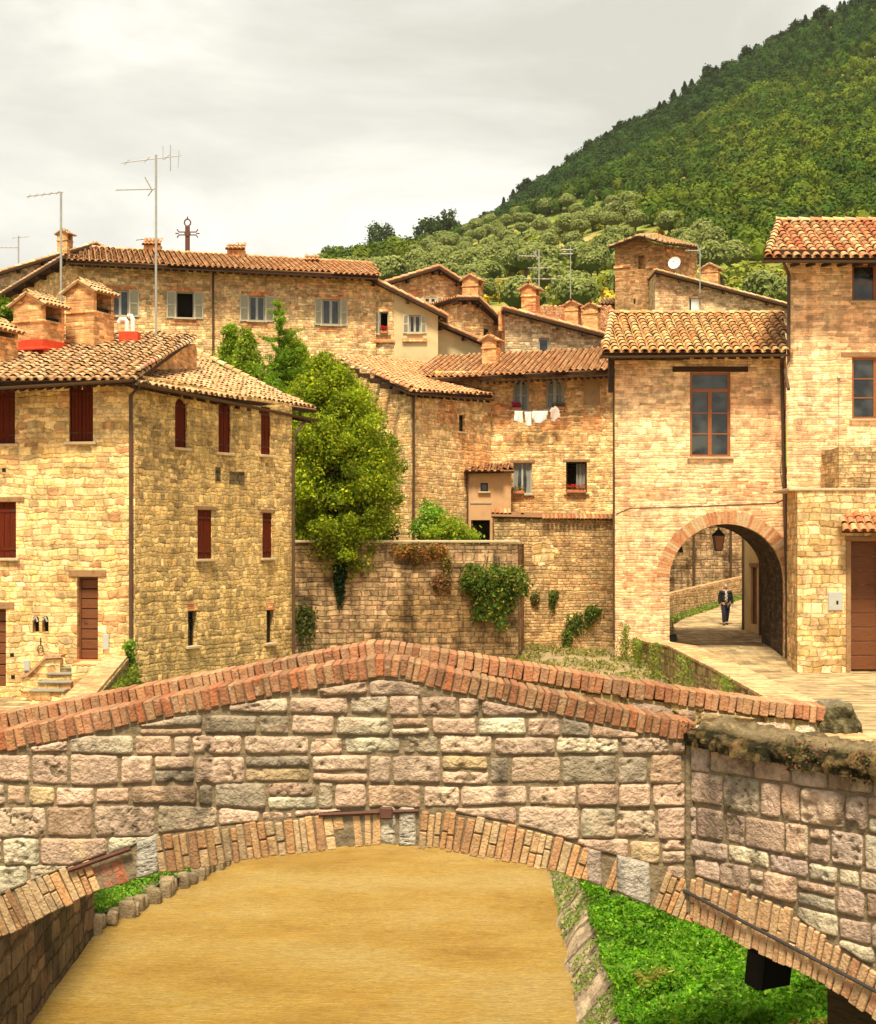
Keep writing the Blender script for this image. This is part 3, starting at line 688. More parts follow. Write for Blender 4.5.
# ================================================================== FOREGROUND BRIDGE
BC = [(.60, .41, .29), (.56, .37, .255), (.64, .46, .33), (.48, .38, .26), (.40, .32, .23), (.70, .59, .41), (.74, .65, .46), (.52, .35, .23), (.66, .48, .34), (.60, .44, .24), (.30, .24, .165), (.60, .42, .30), (.62, .43, .31), (.58, .40, .29)]
def curve(pts):
    xs = [p[0] for p in pts]; ys = [p[1] for p in pts]
    return lambda u: np.interp(u, xs, ys)
def stone_facing(mb, fr, u0, u1, lower, upper, zs, seed, wmin=.2, wmax=.46, res=.013, depth=.024, gap=.0035, cols=BC, back=.05, split=.13):
    rnd = random.Random(seed)
    for ci in range(len(zs)-1):
        c0, c1 = zs[ci], zs[ci+1]; u = u0-rnd.random()*wmin*.5
        while u < u1:
            h = c1-c0; w = rnd.uniform(wmin, wmax)*(1.0 if rnd.random() < .8 else .5)
            a, b = max(u, u0), min(u+w, u1); u += w
            if b-a < .05: continue
            parts = [(c0, c1)]
            if rnd.random() < split and h > .13:
                k = c0+h*rnd.uniform(.4, .6); parts = [(c0, k), (k, c1)]
            for p0, p1 in parts:
                p0 = p0+rnd.uniform(-.009, .009); p1 = p1+rnd.uniform(-.009, .009)
                nx = max(4, int((b-a)/res)); nz = max(4, int((p1-p0)/res))
                U0 = np.linspace(a+gap, b-gap, nx+1); wv = lambda c: (fbm(U0*.9+c*7.7, U0*0+c, seed, 2)-.5)*.075; lo = np.maximum(p0+wv(c0)*(parts[0][0] == c0 and abs(p0-c0) < .02)+gap*.8, lower(U0)+gap*.6); hi = np.minimum(p1+wv(c1)*(abs(p1-c1) < .02)-gap*.8, upper(U0)-gap*.4)
                if np.mean(hi-lo) < .035: continue
                hi = np.maximum(hi, lo+.004)
                sd = rnd.random()*100
                tt = np.linspace(0, 1, nz+1)[:, None]
                Z = lo[None, :]*(1-tt)+hi[None, :]*tt; U = np.repeat(U0[None, :], nz+1, 0)
                eu = np.minimum(U-U0[0], U0[-1]-U); ez = np.minimum(Z-lo[None, :], hi[None, :]-Z)
                # round the corners in plan and make the outline ragged
                rr = .028; cor = np.maximum(0, rr-eu)*np.maximum(0, rr-ez)/(rr*rr)
                cu, cz = (a+b)/2, (p0+p1)/2
                U = U+(cu-U)*cor*.05+(fbm(Z*9+sd, U*5, 3, 2)-.5)*.020*np.exp(-eu/.03)
                Z = Z+(cz-Z)*cor*.09+(fbm(U*9, Z*5+sd, 7, 2)-.5)*.018*np.exp(-ez/.03)
                e = np.minimum(eu, ez)
                rough = rnd.choice([.25, .5, .8, 1.1, 1.4])
                N = depth*(1-np.exp(-e/.007))*(.75+.4*rnd.random())+(fbm(U*11+sd, Z*13, sd, 4)-.5)*.034*rough*np.clip(e/.015, 0, 1)
                psc = rnd.choice([16, 24, 34, 46]); pit = fbm(U*psc+sd, Z*psc*rnd.uniform(.8, 1.8), sd, 3); N = N-np.clip(pit-.56, 0, 1)*.11*rough*np.clip(e/.02, 0, 1)
                N = N+rnd.uniform(-.006, .010)-.016*(e < .002)
                V = np.stack([fr.ax+U*fr.dx+N*fr.nx, fr.ay+U*fr.dy+N*fr.ny, Z], -1).reshape(-1, 3)
                idx = np.arange((nx+1)*(nz+1)).reshape(nz+1, nx+1)
                Q = np.stack([idx[:-1, :-1], idx[:-1, 1:], idx[1:, 1:], idx[1:, :-1]], -1).reshape(-1, 4)
                base = np.array(rnd.choice(cols))*rnd.uniform(.78, 1.22)
                pc = pit[:-1, :-1].reshape(-1, 1); low = fbm(U*5+sd, Z*5, 2, 3)[:-1, :-1].reshape(-1, 1)
                stk = fbm(U*7, Z*1.6, 11, 3)[:-1, :-1].reshape(-1, 1); big = fbm(U*1.3, Z*1.3, 4, 3)[:-1, :-1].reshape(-1, 1); C = base*(1.0-.55*np.clip(pc-.58, 0, 1)/.4)*(.86+.28*low)*(1-.55*np.clip(stk-.52, 0, 1)/.3)*(.82+.36*big)
                other = np.array(rnd.choice(cols)); C = C*(1-.35*(low > .58))+other*.35*(low > .58)
                mb.add(V, Q, np.clip(C, .02, .8), uv=np.zeros((len(V), 2)))
AS = -1.0
BRK = [(.44, .17, .08), (.48, .23, .11), (.32, .12, .06), (.50, .31, .16), (.38, .24, .13), (.26, .13, .07), (.46, .27, .14), (.36, .19, .10), (.46, .13, .05), (.42, .20, .11)]
RNG = [(.58, .33, .15), (.60, .38, .19), (.50, .26, .12), (.58, .41, .23), (.54, .31, .15), (.44, .22, .11), (.56, .28, .12), (.5, .37, .22)]
def coping(mb, fr, u0, u1, top, n0, n1, h=.145, bw=.070, seed=0, cols=BRK, bands=((0, 9),)):
    """bricks on edge following the curve top(u), n from n0 (back) to n1 (front)"""
    rnd = random.Random(seed); u = u0
    while u < u1:
        w = bw*rnd.uniform(.75, 1.15); c = u+w/2; z = float(top(c)); sl = float(top(c+.15)-top(c-.15))/.3
        an = math.atan(sl)+rnd.uniform(-.06, .06); hh = h*rnd.uniform(.84, .98); o = fr.w(c, z, 0)
        m = fr.M @ Matrix.Translation((c, 0, z)) @ Matrix.Rotation(AS*an, 4, 'Y')
        fo = rnd.uniform(-.006, .006); kf = .95+.5*(float(vn(c*1.7, seed, 1))-.5)+rnd.uniform(-.1, .1); mc_ = np.mean(cols, 0); col = [min(.8, (q*.6+m_*.4)*kf) for q, m_ in zip(rnd.choice(cols), mc_)]
        mb.box((-w/2+.003, n0, -hh+rnd.uniform(-.008, .008)), (w/2-.003, n1+fo, rnd.uniform(-.006, .003)), col, m, ch=.007)
        u += w
def ring(mb, fr, u0, u1, intr, thick, n0, n1, bw=.054, seed=0, cols=RNG, skip=()):
    rnd = random.Random(seed); u = u0
    while u < u1:
        w = bw*rnd.uniform(.75, 1.2); c = u+w/2
        if any(a < c < b for a, b in skip): u += w; continue
        z = float(intr(c)); sl = float(intr(c+.2)-intr(c-.2))/.4; an = math.atan(sl)+rnd.uniform(-.04, .04)
        T = float(thick(c))*rnd.uniform(.93, 1.07)
        m = fr.M @ Matrix.Translation((c, 0, z)) @ Matrix.Rotation(AS*an, 4, 'Y'); col0 = rnd.choice(cols)
        k = rnd.choice([1, 1, 2, 2]); z0 = rnd.uniform(-.006, .012); cut = rnd.uniform(.35, .65)
        segs = [(z0, T)] if k == 1 else [(z0, T*cut-.005), (T*cut+.005, T)]
        for a, b in segs:
            kf = .95+.5*(float(vn(c*1.9, seed, 2))-.5)+rnd.uniform(-.12, .12); mc_ = np.mean(cols, 0); col = [min(.8, (q*.65+m_*.35)*kf) for q, m_ in zip((col0 if rnd.random() < .6 else rnd.choice(cols)), mc_)]
            mb.box((-w/2+.0028, n0, a), (w/2-.0028, n1+rnd.uniform(-.008, .008), b), col, m, ch=.006)
        u += w*math.cos(an) if abs(an) > .3 else w
def strip(mb, fr, us, lo, hi, n, col=(1, 1, 1)):
    """vertical strip between two curves at offset n"""
    V = []; uv = []
    for u in us:
        for z in (float(lo(u)), float(hi(u))): V.append(fr.w(u, z, n)); uv.append((u, z))
    mb.add(V, [[2*i, 2*i+2, 2*i+3, 2*i+1] for i in range(len(us)-1)], col, uv=uv)
def across(mb, fr, us, zf, n0, n1, col=(1, 1, 1)):
    V = []; uv = []
    for u in us:
        z = float(zf(u))
        for n in (n0, n1): V.append(fr.w(u, z, n)); uv.append((u, n))
    mb.add(V, [[2*i, 2*i+2, 2*i+3, 2*i+1] for i in range(len(us)-1)], col, uv=uv)

bridge = thing('stone_bridge', 'humped stone and brick footbridge with rough pink grey blocks spanning the muddy river', 'bridge', (-.4, 11, -1.5))
bf = Fr(-6.0, 10.0, 1.68, 10.0)            # u = X + 6
ux = lambda X: X+6.0
pz = lambda py: CZ-(py-HY)/150.0
TOP = curve([(ux(-6), 1.72), (ux(-2.92), pz(731)), (ux(-1.45), pz(685.5)), (ux(-.75), pz(665)), (ux(-.42), pz(657)), (ux(-.22), pz(658.5)), (ux(0), pz(667)), (ux(.8), pz(694)), (ux(1.68), pz(722)), (ux(4), 2.10)])
STOP = lambda u: TOP(u)-.145
intr_px = [(-300, 1075), (-200, 1020), (-100, 975), (0, 938), (94, 893), (133, 880), (161, 873), (220, 864), (321, 850), (380, 844), (440, 849), (508, 862), (549, 870), (580, 879), (617, 893), (649, 906), (690, 922), (760, 955)]
INT = curve([(ux((a-438)/150), pz(b)) for a, b in intr_px])
top_px = [(-300, 1020), (-200, 975), (-100, 935), (0, 896), (67, 868), (130, 848), (156, 836), (220, 826), (320, 815), (380, 808), (440, 811), (508, 823), (555, 836), (592, 850), (645, 864), (690, 886), (760, 915)]
RTOP = curve([(ux((a-438)/150), pz(b)) for a, b in top_px])
us = np.linspace(ux(-4.4), ux(1.66), 60)
courses = [.30, .48, .66, .84, 1.0, 1.165, 1.36, 1.545, 1.745, 1.905, 2.10, 2.23, 2.37, 2.5, 2.62, 2.75]
mb = MB(); stone_facing(mb, bf, ux(-4.3), ux(1.655), lambda u: RTOP(u)+.004, STOP, courses, 21)
bs = mb.build('stone_facing', M['block'], bridge, smooth=True)
# mortar body: near parapet and spandrel
mb = MB(); strip(mb, bf, us, lambda u: INT(u)+.02, STOP, .003)
DECK = lambda u: TOP(u)-.95
strip(mb, bf, us, STOP, lambda u: TOP(u)-.016, .006); strip(mb, bf, us, lambda u: INT(u)+.012, lambda u: RTOP(u), .012); across(mb, bf, us, lambda u: TOP(u)-.016, .006, -.35); strip(mb, bf, us, DECK, STOP, -.35); across(mb, bf, us, STOP, .004, -.35)
mb.build('mortar_core', M['mortar'], bridge)
mb = MB(); coping(mb, bf, ux(-4.4), ux(1.70), TOP, -.36, .026, bw=.058, seed=4)
mb.build('coping', M['brickp'], bridge)
skip = [(ux((94-438)/150), ux((134-438)/150)), (ux((134-438)/150), ux((160-438)/150)), (ux((378-438)/150), ux((418-438)/150)), (ux((583-438)/150), ux((604-438)/150)), (ux((613-438)/150), ux((652-438)/150)), (ux((318-438)/150), ux((378-438)/150))]
sk_ = sorted(skip); ss = [(ux(-4.4), sk_[0][0])]+[(sk_[q][1], sk_[q+1][0]) for q in range(len(sk_)-1)]+[(sk_[-1][1], ux(1.655))]
for q, (a, b) in enumerate(ss):
    if b-a > .04: mb = MB(); ring(mb, bf, a, b, INT, lambda u: RTOP(u)-INT(u)-.01, -.32, .03, seed=8+q); mb.build('arch_ring', M['brickp'], bridge)
mb = MB()
ring(mb, bf, ux((318-438)/150), ux((378-438)/150), INT, lambda u: RTOP(u)-INT(u)-.02, -.32, .012, bw=.062, seed=9, cols=[(.56, .33, .16), (.60, .42, .22), (.50, .28, .13)])
mb.build('recessed_bricks', M['brickp'], bridge); mb = MB(); ring(mb, bf, ux((94-438)/150), ux((134-438)/150), INT, lambda u: (RTOP(u)-INT(u))*.72, -.32, .010, bw=.075, seed=10, cols=[(.36, .13, .07), (.44, .17, .08), (.28, .15, .1)])
mb.build('recessed_bricks', M['brickp'], bridge)
for a, b, cc in ((135, 160, [(.40, .36, .3)]), (379, 397, [(.56, .48, .36)]), (397, 417, [(.5, .44, .35)]), (584, 603, [(.55, .42, .34)]), (614, 651, [(.48, .42, .35)])):
    mb = MB(); stone_facing(mb, bf, ux((a-438)/150), ux((b-438)/150), INT, lambda u: RTOP(u)+.02, [0, 3], 5+a, wmin=9, wmax=10, cols=cc, split=0, depth=.045)
    mb.build('arch_block', M['block'], bridge, smooth=True)
mb = MB()
mb.tube([bf.w(ux((319-438)/150), pz(814), .03), bf.w(ux((419-438)/150), pz(810), .03)], .014, n=6)
mb.box((ux((380-438)/150), .015, pz(818)), (ux((393-438)/150), .06, pz(806)), M=bf.M, ch=.01)
mb.build('tie_bar', M['iron'], bridge)
mb = MB(); a, b = bf.w(ux((70-438)/150), pz(869), .05), bf.w(ux((132-438)/150), pz(847), .05)
mb.tube([a, b], .017, n=6); mb.build('tie_bar', M['iron'], bridge)
# vault, deck, far side
mb = MB(); usv = np.linspace(ux(-4.4), ux(2.9), 60)
INTF = curve([(0, -1), (ux(-4.3), -.4), (ux(-4.0), .35)]+[(ux((a-438)/150), pz(b)) for a, b in intr_px if a >= -50 and a <= 690]+[(ux(2.4), .78), (ux(2.9), .45)])
across(mb, bf, usv, lambda u: INTF(u)+.012, -.30, -2.2); mb.build('vault', M['vault'], bridge)
mb = MB(); usd = np.linspace(ux(-4.4), ux(3.2), 40); across(mb, bf, usd, DECK, -.34, -1.86); mb.build('deck', M['slab'], bridge)
ff = Fr(-6.0, 11.85, 4.0, 11.85)
FTOP = curve([(ux(-6), 1.85), (ux(-3.5), 2.165), (ux(-1.74), 2.50), (ux(-.5), 2.735), (ux(-.3), 2.715), (ux(.1), 2.655), (ux(1.62), 2.41), (ux(2.6), 2.27), (ux(3.1), 2.225), (ux(4), 2.1)])
mb = MB(); usf = np.linspace(ux(-4.6), ux(3.05), 50)
strip(mb, ff, usf, lambda u: TOP(u)-1.1, lambda u: FTOP(u)-.13, 0.0); strip(mb, ff, usf, lambda u: INTF(u), lambda u: FTOP(u)-.13, -.36); across(mb, ff, usf, lambda u: FTOP(u)-.13, 0, -.36)
mb.add([ff.w(ux(3.05), .2), ff.w(ux(3.05), .2, -.36), ff.w(ux(3.05), 2.1, -.36), ff.w(ux(3.05), 2.1)], [[0, 1, 2, 3]], uv=[(0, 0), (.36, 0), (.36, 2), (0, 2)])
mb.build('far_parapet', M['stone_canal'], bridge)
mb = MB(); coping(mb, ff, ux(-4.6), ux(3.05), FTOP, -.38, .03, h=.14, bw=.068, seed=14, cols=[(.48, .19, .09), (.52, .25, .12), (.42, .16, .08), (.50, .30, .16), (.42, .25, .14)])
mb.build('coping', M['brickp'], bridge)
# low-res stones on the inner face of the far parapet
mb = MB(); stone_facing(mb, ff, ux(-4.4), ux(3.0), lambda u: TOP(u)-.95, lambda u: FTOP(u)-.14, [1.0, 1.25, 1.5, 1.7, 1.92, 2.1, 2.28, 2.45, 2.62], 33, wmin=.3, wmax=.6, res=.05)
mb.build('stone_facing', M['block'], bridge, smooth=True)

# --- angled wing wall with the second arch
wing = Fr(1.68, 10.0, 1.68+.643*3.2, 10.0-.766*3.2)
WTOP = curve([(0, pz(741)), (.5, 2.16), (1.43, 2.13), (3.2, 2.0)])
WINT = curve([(0, 1.02), (.483, .92), (1.02, .83), (1.43, .69), (1.9, .45), (2.4, .1), (2.9, -.35), (3.2, -.7)])
WRT = curve([(0, 1.30), (.735, 1.24), (.98, 1.13), (1.43, .985), (1.9, .76), (2.4, .42), (2.9, 0), (3.2, -.3)])
mb = MB(); stone_facing(mb, wing, .004, 3.15, lambda u: WRT(u)+.004, WTOP, [-.2, .05, .25, .45, .62, .78, .93, 1.10, 1.28, 1.43, 1.56, 1.78, 2.01, 2.2], 57, wmin=.16, wmax=.36, cols=BC[:3]+BC[5:6]+[(.52, .37, .28), (.50, .36, .29), (.46, .34, .28), (.54, .46, .34), (.48, .36, .28)])
mb.build('wing_stone_facing', M['block'], bridge, smooth=True)
mb = MB(); usw = np.linspace(0, 3.2, 40); strip(mb, wing, usw, lambda u: WINT(u)+.02, WTOP, .003); strip(mb, wing, usw, lambda u: WINT(u)+.012, WRT, .014); strip(mb, wing, usw, lambda u: WINT(u)+.02, WTOP, -.5); across(mb, wing, usw, WTOP, .004, -.5)
mb.tube([(1.672, 9.99, 1.06), (1.672, 9.99, 2.2)], .03, n=8); mb.build('wing_core', M['mortar'], bridge)
mb = MB(); ring(mb, wing, 0.0, 3.2, WINT, lambda u: WRT(u)-WINT(u)-.01, -.32, .03, bw=.052, seed=18, cols=[(.50, .24, .12), (.54, .34, .18), (.56, .38, .22), (.48, .17, .08), (.5, .3, .16), (.55, .37, .2)])
mb.build('wing_arch_ring', M['brickp'], bridge)
mb = MB(); usw2 = np.linspace(0, 3.2, 30); across(mb, wing, usw2, lambda u: WINT(u)+.012, -.30, -2.6); mb.build('wing_vault', M['vault'], bridge)
mb = MB(); a = wing.w(-.03, pz(889), .05); mb.tube([a, wing.w(3.0, .52, .05)], .011, n=6)
mb.tube([wing.w(-.03, pz(884), .045), wing.w(-.03, pz(917), .045)], .014, n=6)
mb.build('tie_bar', M['iron_dark'], bridge)
# pier under the wing vault
mb = MB(); mb.box((.12, -2.6, -1.9), (2.6, -1.36, .86), M=wing.M); mb.build('pier', M['stone_dark'], bridge)
# mossy cap: broad lumpy rubble course on the wing wall and the rounded end of the far parapet
def moss_lump(mb, f, u0, u1, n0, n1, zf, h, seed, cols, nu=90, nn=26):
    U = np.linspace(u0, u1, nu); a = np.linspace(0, 1, nn); UU, AA = np.meshgrid(U, a, indexing='ij')
    ang = math.pi*AA; c = (n0+n1)/2; hw = (n1-n0)/2
    ee = np.clip(np.minimum(UU-u0, u1-UU)/.10, 0, 1)**.5
    NN = c+hw*np.sign(np.cos(ang))*np.abs(np.cos(ang))**.55*(.55+.45*ee); ZZ = zf(UU)+h*np.abs(np.sin(ang))**.5*ee
    n_ = fbm(UU*6+seed, NN*6, ZZ*6, 4); n2 = fbm(UU*26+seed, NN*26, ZZ*26, 3)
    d = (n_-.5)*.19+(n2-.5)*.09; NN = NN+d*np.cos(ang); ZZ = ZZ+d*np.sin(ang)*.8-.02*(1-np.sin(ang))*(n2)
    V = np.stack([f.ax+UU*f.dx+NN*f.nx, f.ay+UU*f.dy+NN*f.ny, ZZ], -1).reshape(-1, 3)
    idx = np.arange(nu*nn).reshape(nu, nn); Q = np.stack([idx[:-1, :-1], idx[1:, :-1], idx[1:, 1:], idx[:-1, 1:]], -1).reshape(-1, 4)
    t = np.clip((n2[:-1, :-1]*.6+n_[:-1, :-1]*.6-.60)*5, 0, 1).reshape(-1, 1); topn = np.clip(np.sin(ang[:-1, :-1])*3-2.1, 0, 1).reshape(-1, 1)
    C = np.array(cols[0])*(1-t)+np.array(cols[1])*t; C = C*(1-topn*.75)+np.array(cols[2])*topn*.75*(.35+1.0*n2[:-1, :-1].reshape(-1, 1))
    mb.add(V, Q, C, uv=np.zeros((len(V), 2)))
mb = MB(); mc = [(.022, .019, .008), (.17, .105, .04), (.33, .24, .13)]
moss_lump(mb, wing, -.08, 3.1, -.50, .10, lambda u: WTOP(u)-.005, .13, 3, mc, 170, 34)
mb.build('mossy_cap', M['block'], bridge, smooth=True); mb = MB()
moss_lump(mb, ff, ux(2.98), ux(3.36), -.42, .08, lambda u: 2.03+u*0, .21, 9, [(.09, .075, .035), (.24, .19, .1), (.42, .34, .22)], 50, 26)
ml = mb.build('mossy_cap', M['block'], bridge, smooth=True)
rs = np.random.RandomState(31); uu = rs.uniform(0, 3.0, 2600); nn_ = rs.uniform(.02, .13, 2600); z = WTOP(uu)+rs.uniform(-.05, .15, 2600)
keep = fbm(uu*5, z*5, 2, 3) > .5; C = np.array([tuple(wing.w(a, b, c)) for a, b, c in zip(uu, z, nn_)])[keep]
mb = MB(); leaf_quads(mb, C, .012, jit_cols(rs, len(C), (.12, .11, .03), .5, (.25, .07, .05), .3), rs=rs)
mb.build('moss_tufts', M['leaf'], bridge)
# abutments under the springings
mb = MB(); mb.box((-5.2, 10.02, -2.2), (-4.05, 12.2, .6)); mb.build('abutment', M['stone_dark'], bridge)

# black floodlight hanging below the wing arch
p = P(768, 966, 10.6)
fl = thing('floodlight', 'black square floodlight hanging under the right arch of the bridge', 'floodlight', p)
mb = MB(); Mx = Matrix.Translation(p) @ Matrix.Rotation(.5, 4, 'Z') @ Matrix.Rotation(.15, 4, 'X'); mb.box((-.15, -.08, -.14), (.15, .08, .14), M=Mx, ch=.02)
mb.box((-.13, -.1, -.12), (.13, -.081, .12), M=Mx); body = mb.build('housing', M['black'], fl)
mb = MB(); mb.tube([p+Vector((0, 0, .1)), p+Vector((0.02, .03, .75))], .012, n=6); mb.build('bracket', M['iron_dark'], fl)

# ================================================================== RIVER, BANKS, GROUND
def zr(Y): return float(np.interp(Y, [-10, 12, 20, 30, 40, 50, 52, 55, 60, 64.5, 76, 90], [1.35, 1.25, .8, .1, -.4, -.74, -.6, -.25, -.02, .06, .8, 1.4]))
def zl(Y): return float(np.interp(Y, [-10, 12, 20, 30, 36, 50], [1.35, 1.2, .7, .05, -.38, -.42]))
def sheet(name, label, rows, mat, kind='structure', parent=None, sub=1):
    """rows: list of [points across], equal length"""
    mb = MB(); n = len(rows[0]); V = [p for r in rows for p in r]; uv = [(p[0], p[1]) for p in V]
    mb.add(V, [[i*n+j, i*n+j+1, (i+1)*n+j+1, (i+1)*n+j] for i in range(len(rows)-1) for j in range(n-1)], uv=uv)
    o = mb.build(name, mat, parent, loc=None if parent else (0, 0, 0), smooth=True); tag(o, label, kind=kind); return o
# water
def water_mat():
    t = NT('muddy_water'); tc = t.n('TexCoord'); ob = tc.outputs['Object']
    mp = t.n('Mapping'); t.set(mp, 0, ob); mp.inputs['Scale'].default_value = (.8, 1.1, 1)
    big = t.noise(mp.outputs[0], .55, 5, .6); mp2 = t.n('Mapping'); t.set(mp2, 0, ob); mp2.inputs['Scale'].default_value = (1.5, 6.0, 1); mp2.inputs['Rotation'].default_value = (0, 0, .12)
    rip = t.noise(mp2.outputs[0], 2.4, 7, .68); fine = t.noise(mp2.outputs[0], 13.0, 5, .7)
    c = t.ramp(big.outputs[0], [(.36, (.58, .32, .055)), (.5, (.70, .43, .095)), (.64, (.74, .50, .16))])
    c = t.mix(t.ramp(rip.outputs[0], [(.52, 0), (.75, .6)]), c, (.66, .47, .22)); c = t.mix(t.ramp(rip.outputs[0], [(.28, .4), (.42, 0)]), c, (.32, .16, .025))
    h = t.math('ADD', rip.outputs[0], t.math('MULTIPLY', fine.outputs[0], .9)); c = t.mix(1.0, c, t.ramp(fine.outputs[0], [(.34, .70), (.5, 1.0), (.66, 1.22)]), 'MULTIPLY')
    spk = t.ramp(t.noise(ob, 5.5, 5, .75).outputs[0], [(.66, 0), (.74, .5)]); c = t.mix(spk, c, (.30, .17, .04)); sm = t.noise(mp2.outputs[0], 5.0, 5, .7); c = t.mix(1.0, c, t.ramp(sm.outputs[0], [(.36, .84), (.5, 1.0), (.64, 1.14)]), 'MULTIPLY'); t.bsdf(c, .12, h, .09, 1.0, .6); return t.m
M['water'] = water_mat()
WZ = -1.5
mb = MB(); rsx = np.linspace(-8, 6.5, 60); rsy = np.linspace(8, 56, 160); X, Y = np.meshgrid(rsx, rsy); Z = WZ+(fbm(X*.9, Y*1.5, 0, 3)-.5)*.05
idx = np.arange(X.size).reshape(X.shape); mb.add(np.stack([X, Y, Z], -1).reshape(-1, 3), np.stack([idx[:-1, :-1], idx[:-1, 1:], idx[1:, 1:], idx[1:, :-1]], -1).reshape(-1, 4))
tag(mb.build('river_water', M['water'], None, (0, 0, 0), smooth=True), kind='structure')
# base ground to the horizon
def ground_mat():
    t = NT('dry_ground'); tc = t.n('TexCoord'); a = t.noise(tc.outputs['Object'], .25, 5); c = t.ramp(a.outputs[0], [(.35, (.10, .11, .04)), (.6, (.24, .19, .11))]); t.bsdf(c, .95, a.outputs[0], .1); return t.m
M['soil'] = ground_mat()
mb = MB(); mb.add([(-3000, -1500, -2.6), (3000, -1500, -2.6), (3000, 4500, -2.6), (-3000, 4500, -2.6)], [[0, 1, 2, 3]]); tag(mb.build('ground', M['soil'], None, (0, 0, 0)), kind='structure')
# left street (slabs), from the bridge to the house; right street up to and through the archway
wallL = lambda Y: float(np.interp(Y, [-10, 12, 19.3, 26, 37.6], [-4.0, -4.35, -5.3, -6.1, -7.72]))
ys = [-8, 4, 10, 12, 14, 16, 20, 24, 28, 32, 36, 39]
sheet('left_pavement', None, [[(-45, y, zl(y)), (-20, y, zl(y)), (wallL(y)-.3, y, zl(y))] for y in ys], M['slab'])
wallR = lambda Y: float(np.interp(Y, [-10, 9, 11, 14, 22, 28, 45, 50, 54, 57, 66, 76, 90], [6, 4.2, 3.4, 3.6, 5.0, 6.2, 6.9, 7.0, 8.2, 9.0, 10.2, 15.2, 22]))
ys = [-8, 2, 6, 9, 11.9, 14, 18, 22, 26, 30, 34, 38, 42, 46, 50, 52, 55, 57.5, 60, 62, 64.5, 68, 72, 76, 82, 90]
sheet('right_pavement', None, [[(wallR(y)+(.1 if y > 11 else 0)+(.02), y, zr(y)), (wallR(y)+3, y, zr(y)), (wallR(y)+10, y, zr(y)), (48, y, zr(y))] for y in ys], M['slab'])
# left canal wall A (dark, under the bridge) and B (with the brick-topped parapet)
def wall_run(name, label, cat, pts, ztops, zb, th, mat, side=1, capmat=None, cap_h=.10, capname='wall_cap', over=.04):
    root = thing(name, label, cat, (pts[0][0], pts[0][1], zb)); mb = MB(); n = len(pts); acc = [0]
    for i in range(1, n): acc.append(acc[-1]+math.dist(pts[i], pts[i-1]))
    off = []
    for i in range(n):
        a = pts[max(i-1, 0)]; b = pts[min(i+1, n-1)]; L = math.dist(a, b); off.append((side*(b[1]-a[1])/L*th, -side*(b[0]-a[0])/L*th))
    for s0 in (0, 1):
        V = []; uv = []
        for i, p in enumerate(pts):
            q = (p[0]+off[i][0]*s0, p[1]+off[i][1]*s0)
            for z in (zb, ztops[i]): V.append((q[0], q[1], z)); uv.append((acc[i], z))
        mb.add(V, [[2*i, 2*i+2, 2*i+3, 2*i+1] for i in range(n-1)], uv=uv)
    V = []; uv = []
    for i, p in enumerate(pts):
        for s0 in (0, 1): V.append((p[0]+off[i][0]*s0, p[1]+off[i][1]*s0, ztops[i])); uv.append((acc[i], s0*th))
    mb.add(V, [[2*i, 2*i+2, 2*i+3, 2*i+1] for i in range(n-1)], uv=uv)
    for i in (0, n-1):
        p = pts[i]; q = (p[0]+off[i][0], p[1]+off[i][1]); mb.add([(p[0], p[1], zb), (q[0], q[1], zb), (q[0], q[1], ztops[i]), (p[0], p[1], ztops[i])], [[0, 1, 2, 3]], uv=[(0, zb), (th, zb), (th, ztops[i]), (0, ztops[i])])
    mb.build('wall_face', mat, root)
    if capmat:
        mb = MB()
        for i in range(n-1):
            c = []
            for j in (i, i+1):
                for s0 in (-over/th, 1+over/th): c.append(Vector((pts[j][0]+off[j][0]*s0, pts[j][1]+off[j][1]*s0, ztops[j]+.003)))
            v = [c[0], c[2], c[3], c[1]]; vv = [tuple(p) for p in v]+[tuple(p+Vector((0, 0, cap_h))) for p in v]
            L0, L1 = acc[i], acc[i+1]; uvq = [(0, L0), (0, L1), (th, L1), (th, L0)]
            mb.add(vv, [[0, 1, 2, 3], [4, 5, 6, 7], [0, 1, 5, 4], [1, 2, 6, 5], [2, 3, 7, 6], [3, 0, 4, 7]], uv=uvq+[(a+.07, b) for a, b in uvq])
        mb.build(capname, capmat, root)
    return root
wall_run('canal_wall', 'dark damp stone canal wall under the left end of the bridge', 'canal wall', [(-4.15, 11.7), (-4.22, 15), (-4.42, 19.3), (-5.4, 19.4)], [.9, .8, .6, .6], -2.4, -.5, M['stone_dark'])
wall_run('canal_parapet', 'brick topped canal wall running from the bridge to the red shuttered house', 'canal wall', [(-5.3, 19.5), (-6.1, 26), (-7.72, 37.55)], [.60, .62, .68], -2.4, -.62, M['stone_canal'], capmat=M['pave_brick'], cap_h=.06)
# right street parapet: broad brick top, overgrown canal face
rp = [(3.45, 12.3), (4.4, 18), (5.4, 24), (6.25, 28), (6.75, 36), (6.95, 45), (7.02, 50), (6.9, 53.4)]
rt = [1.36, 1.12, .86, .54, .42, .42, .20, .16]
wall_run('street_parapet', 'canal wall with broad pale brick top leading to the archway', 'canal wall', rp, rt, -2.4, .75, M['stone_canal'], capmat=M['pave_brick'], cap_h=.06)
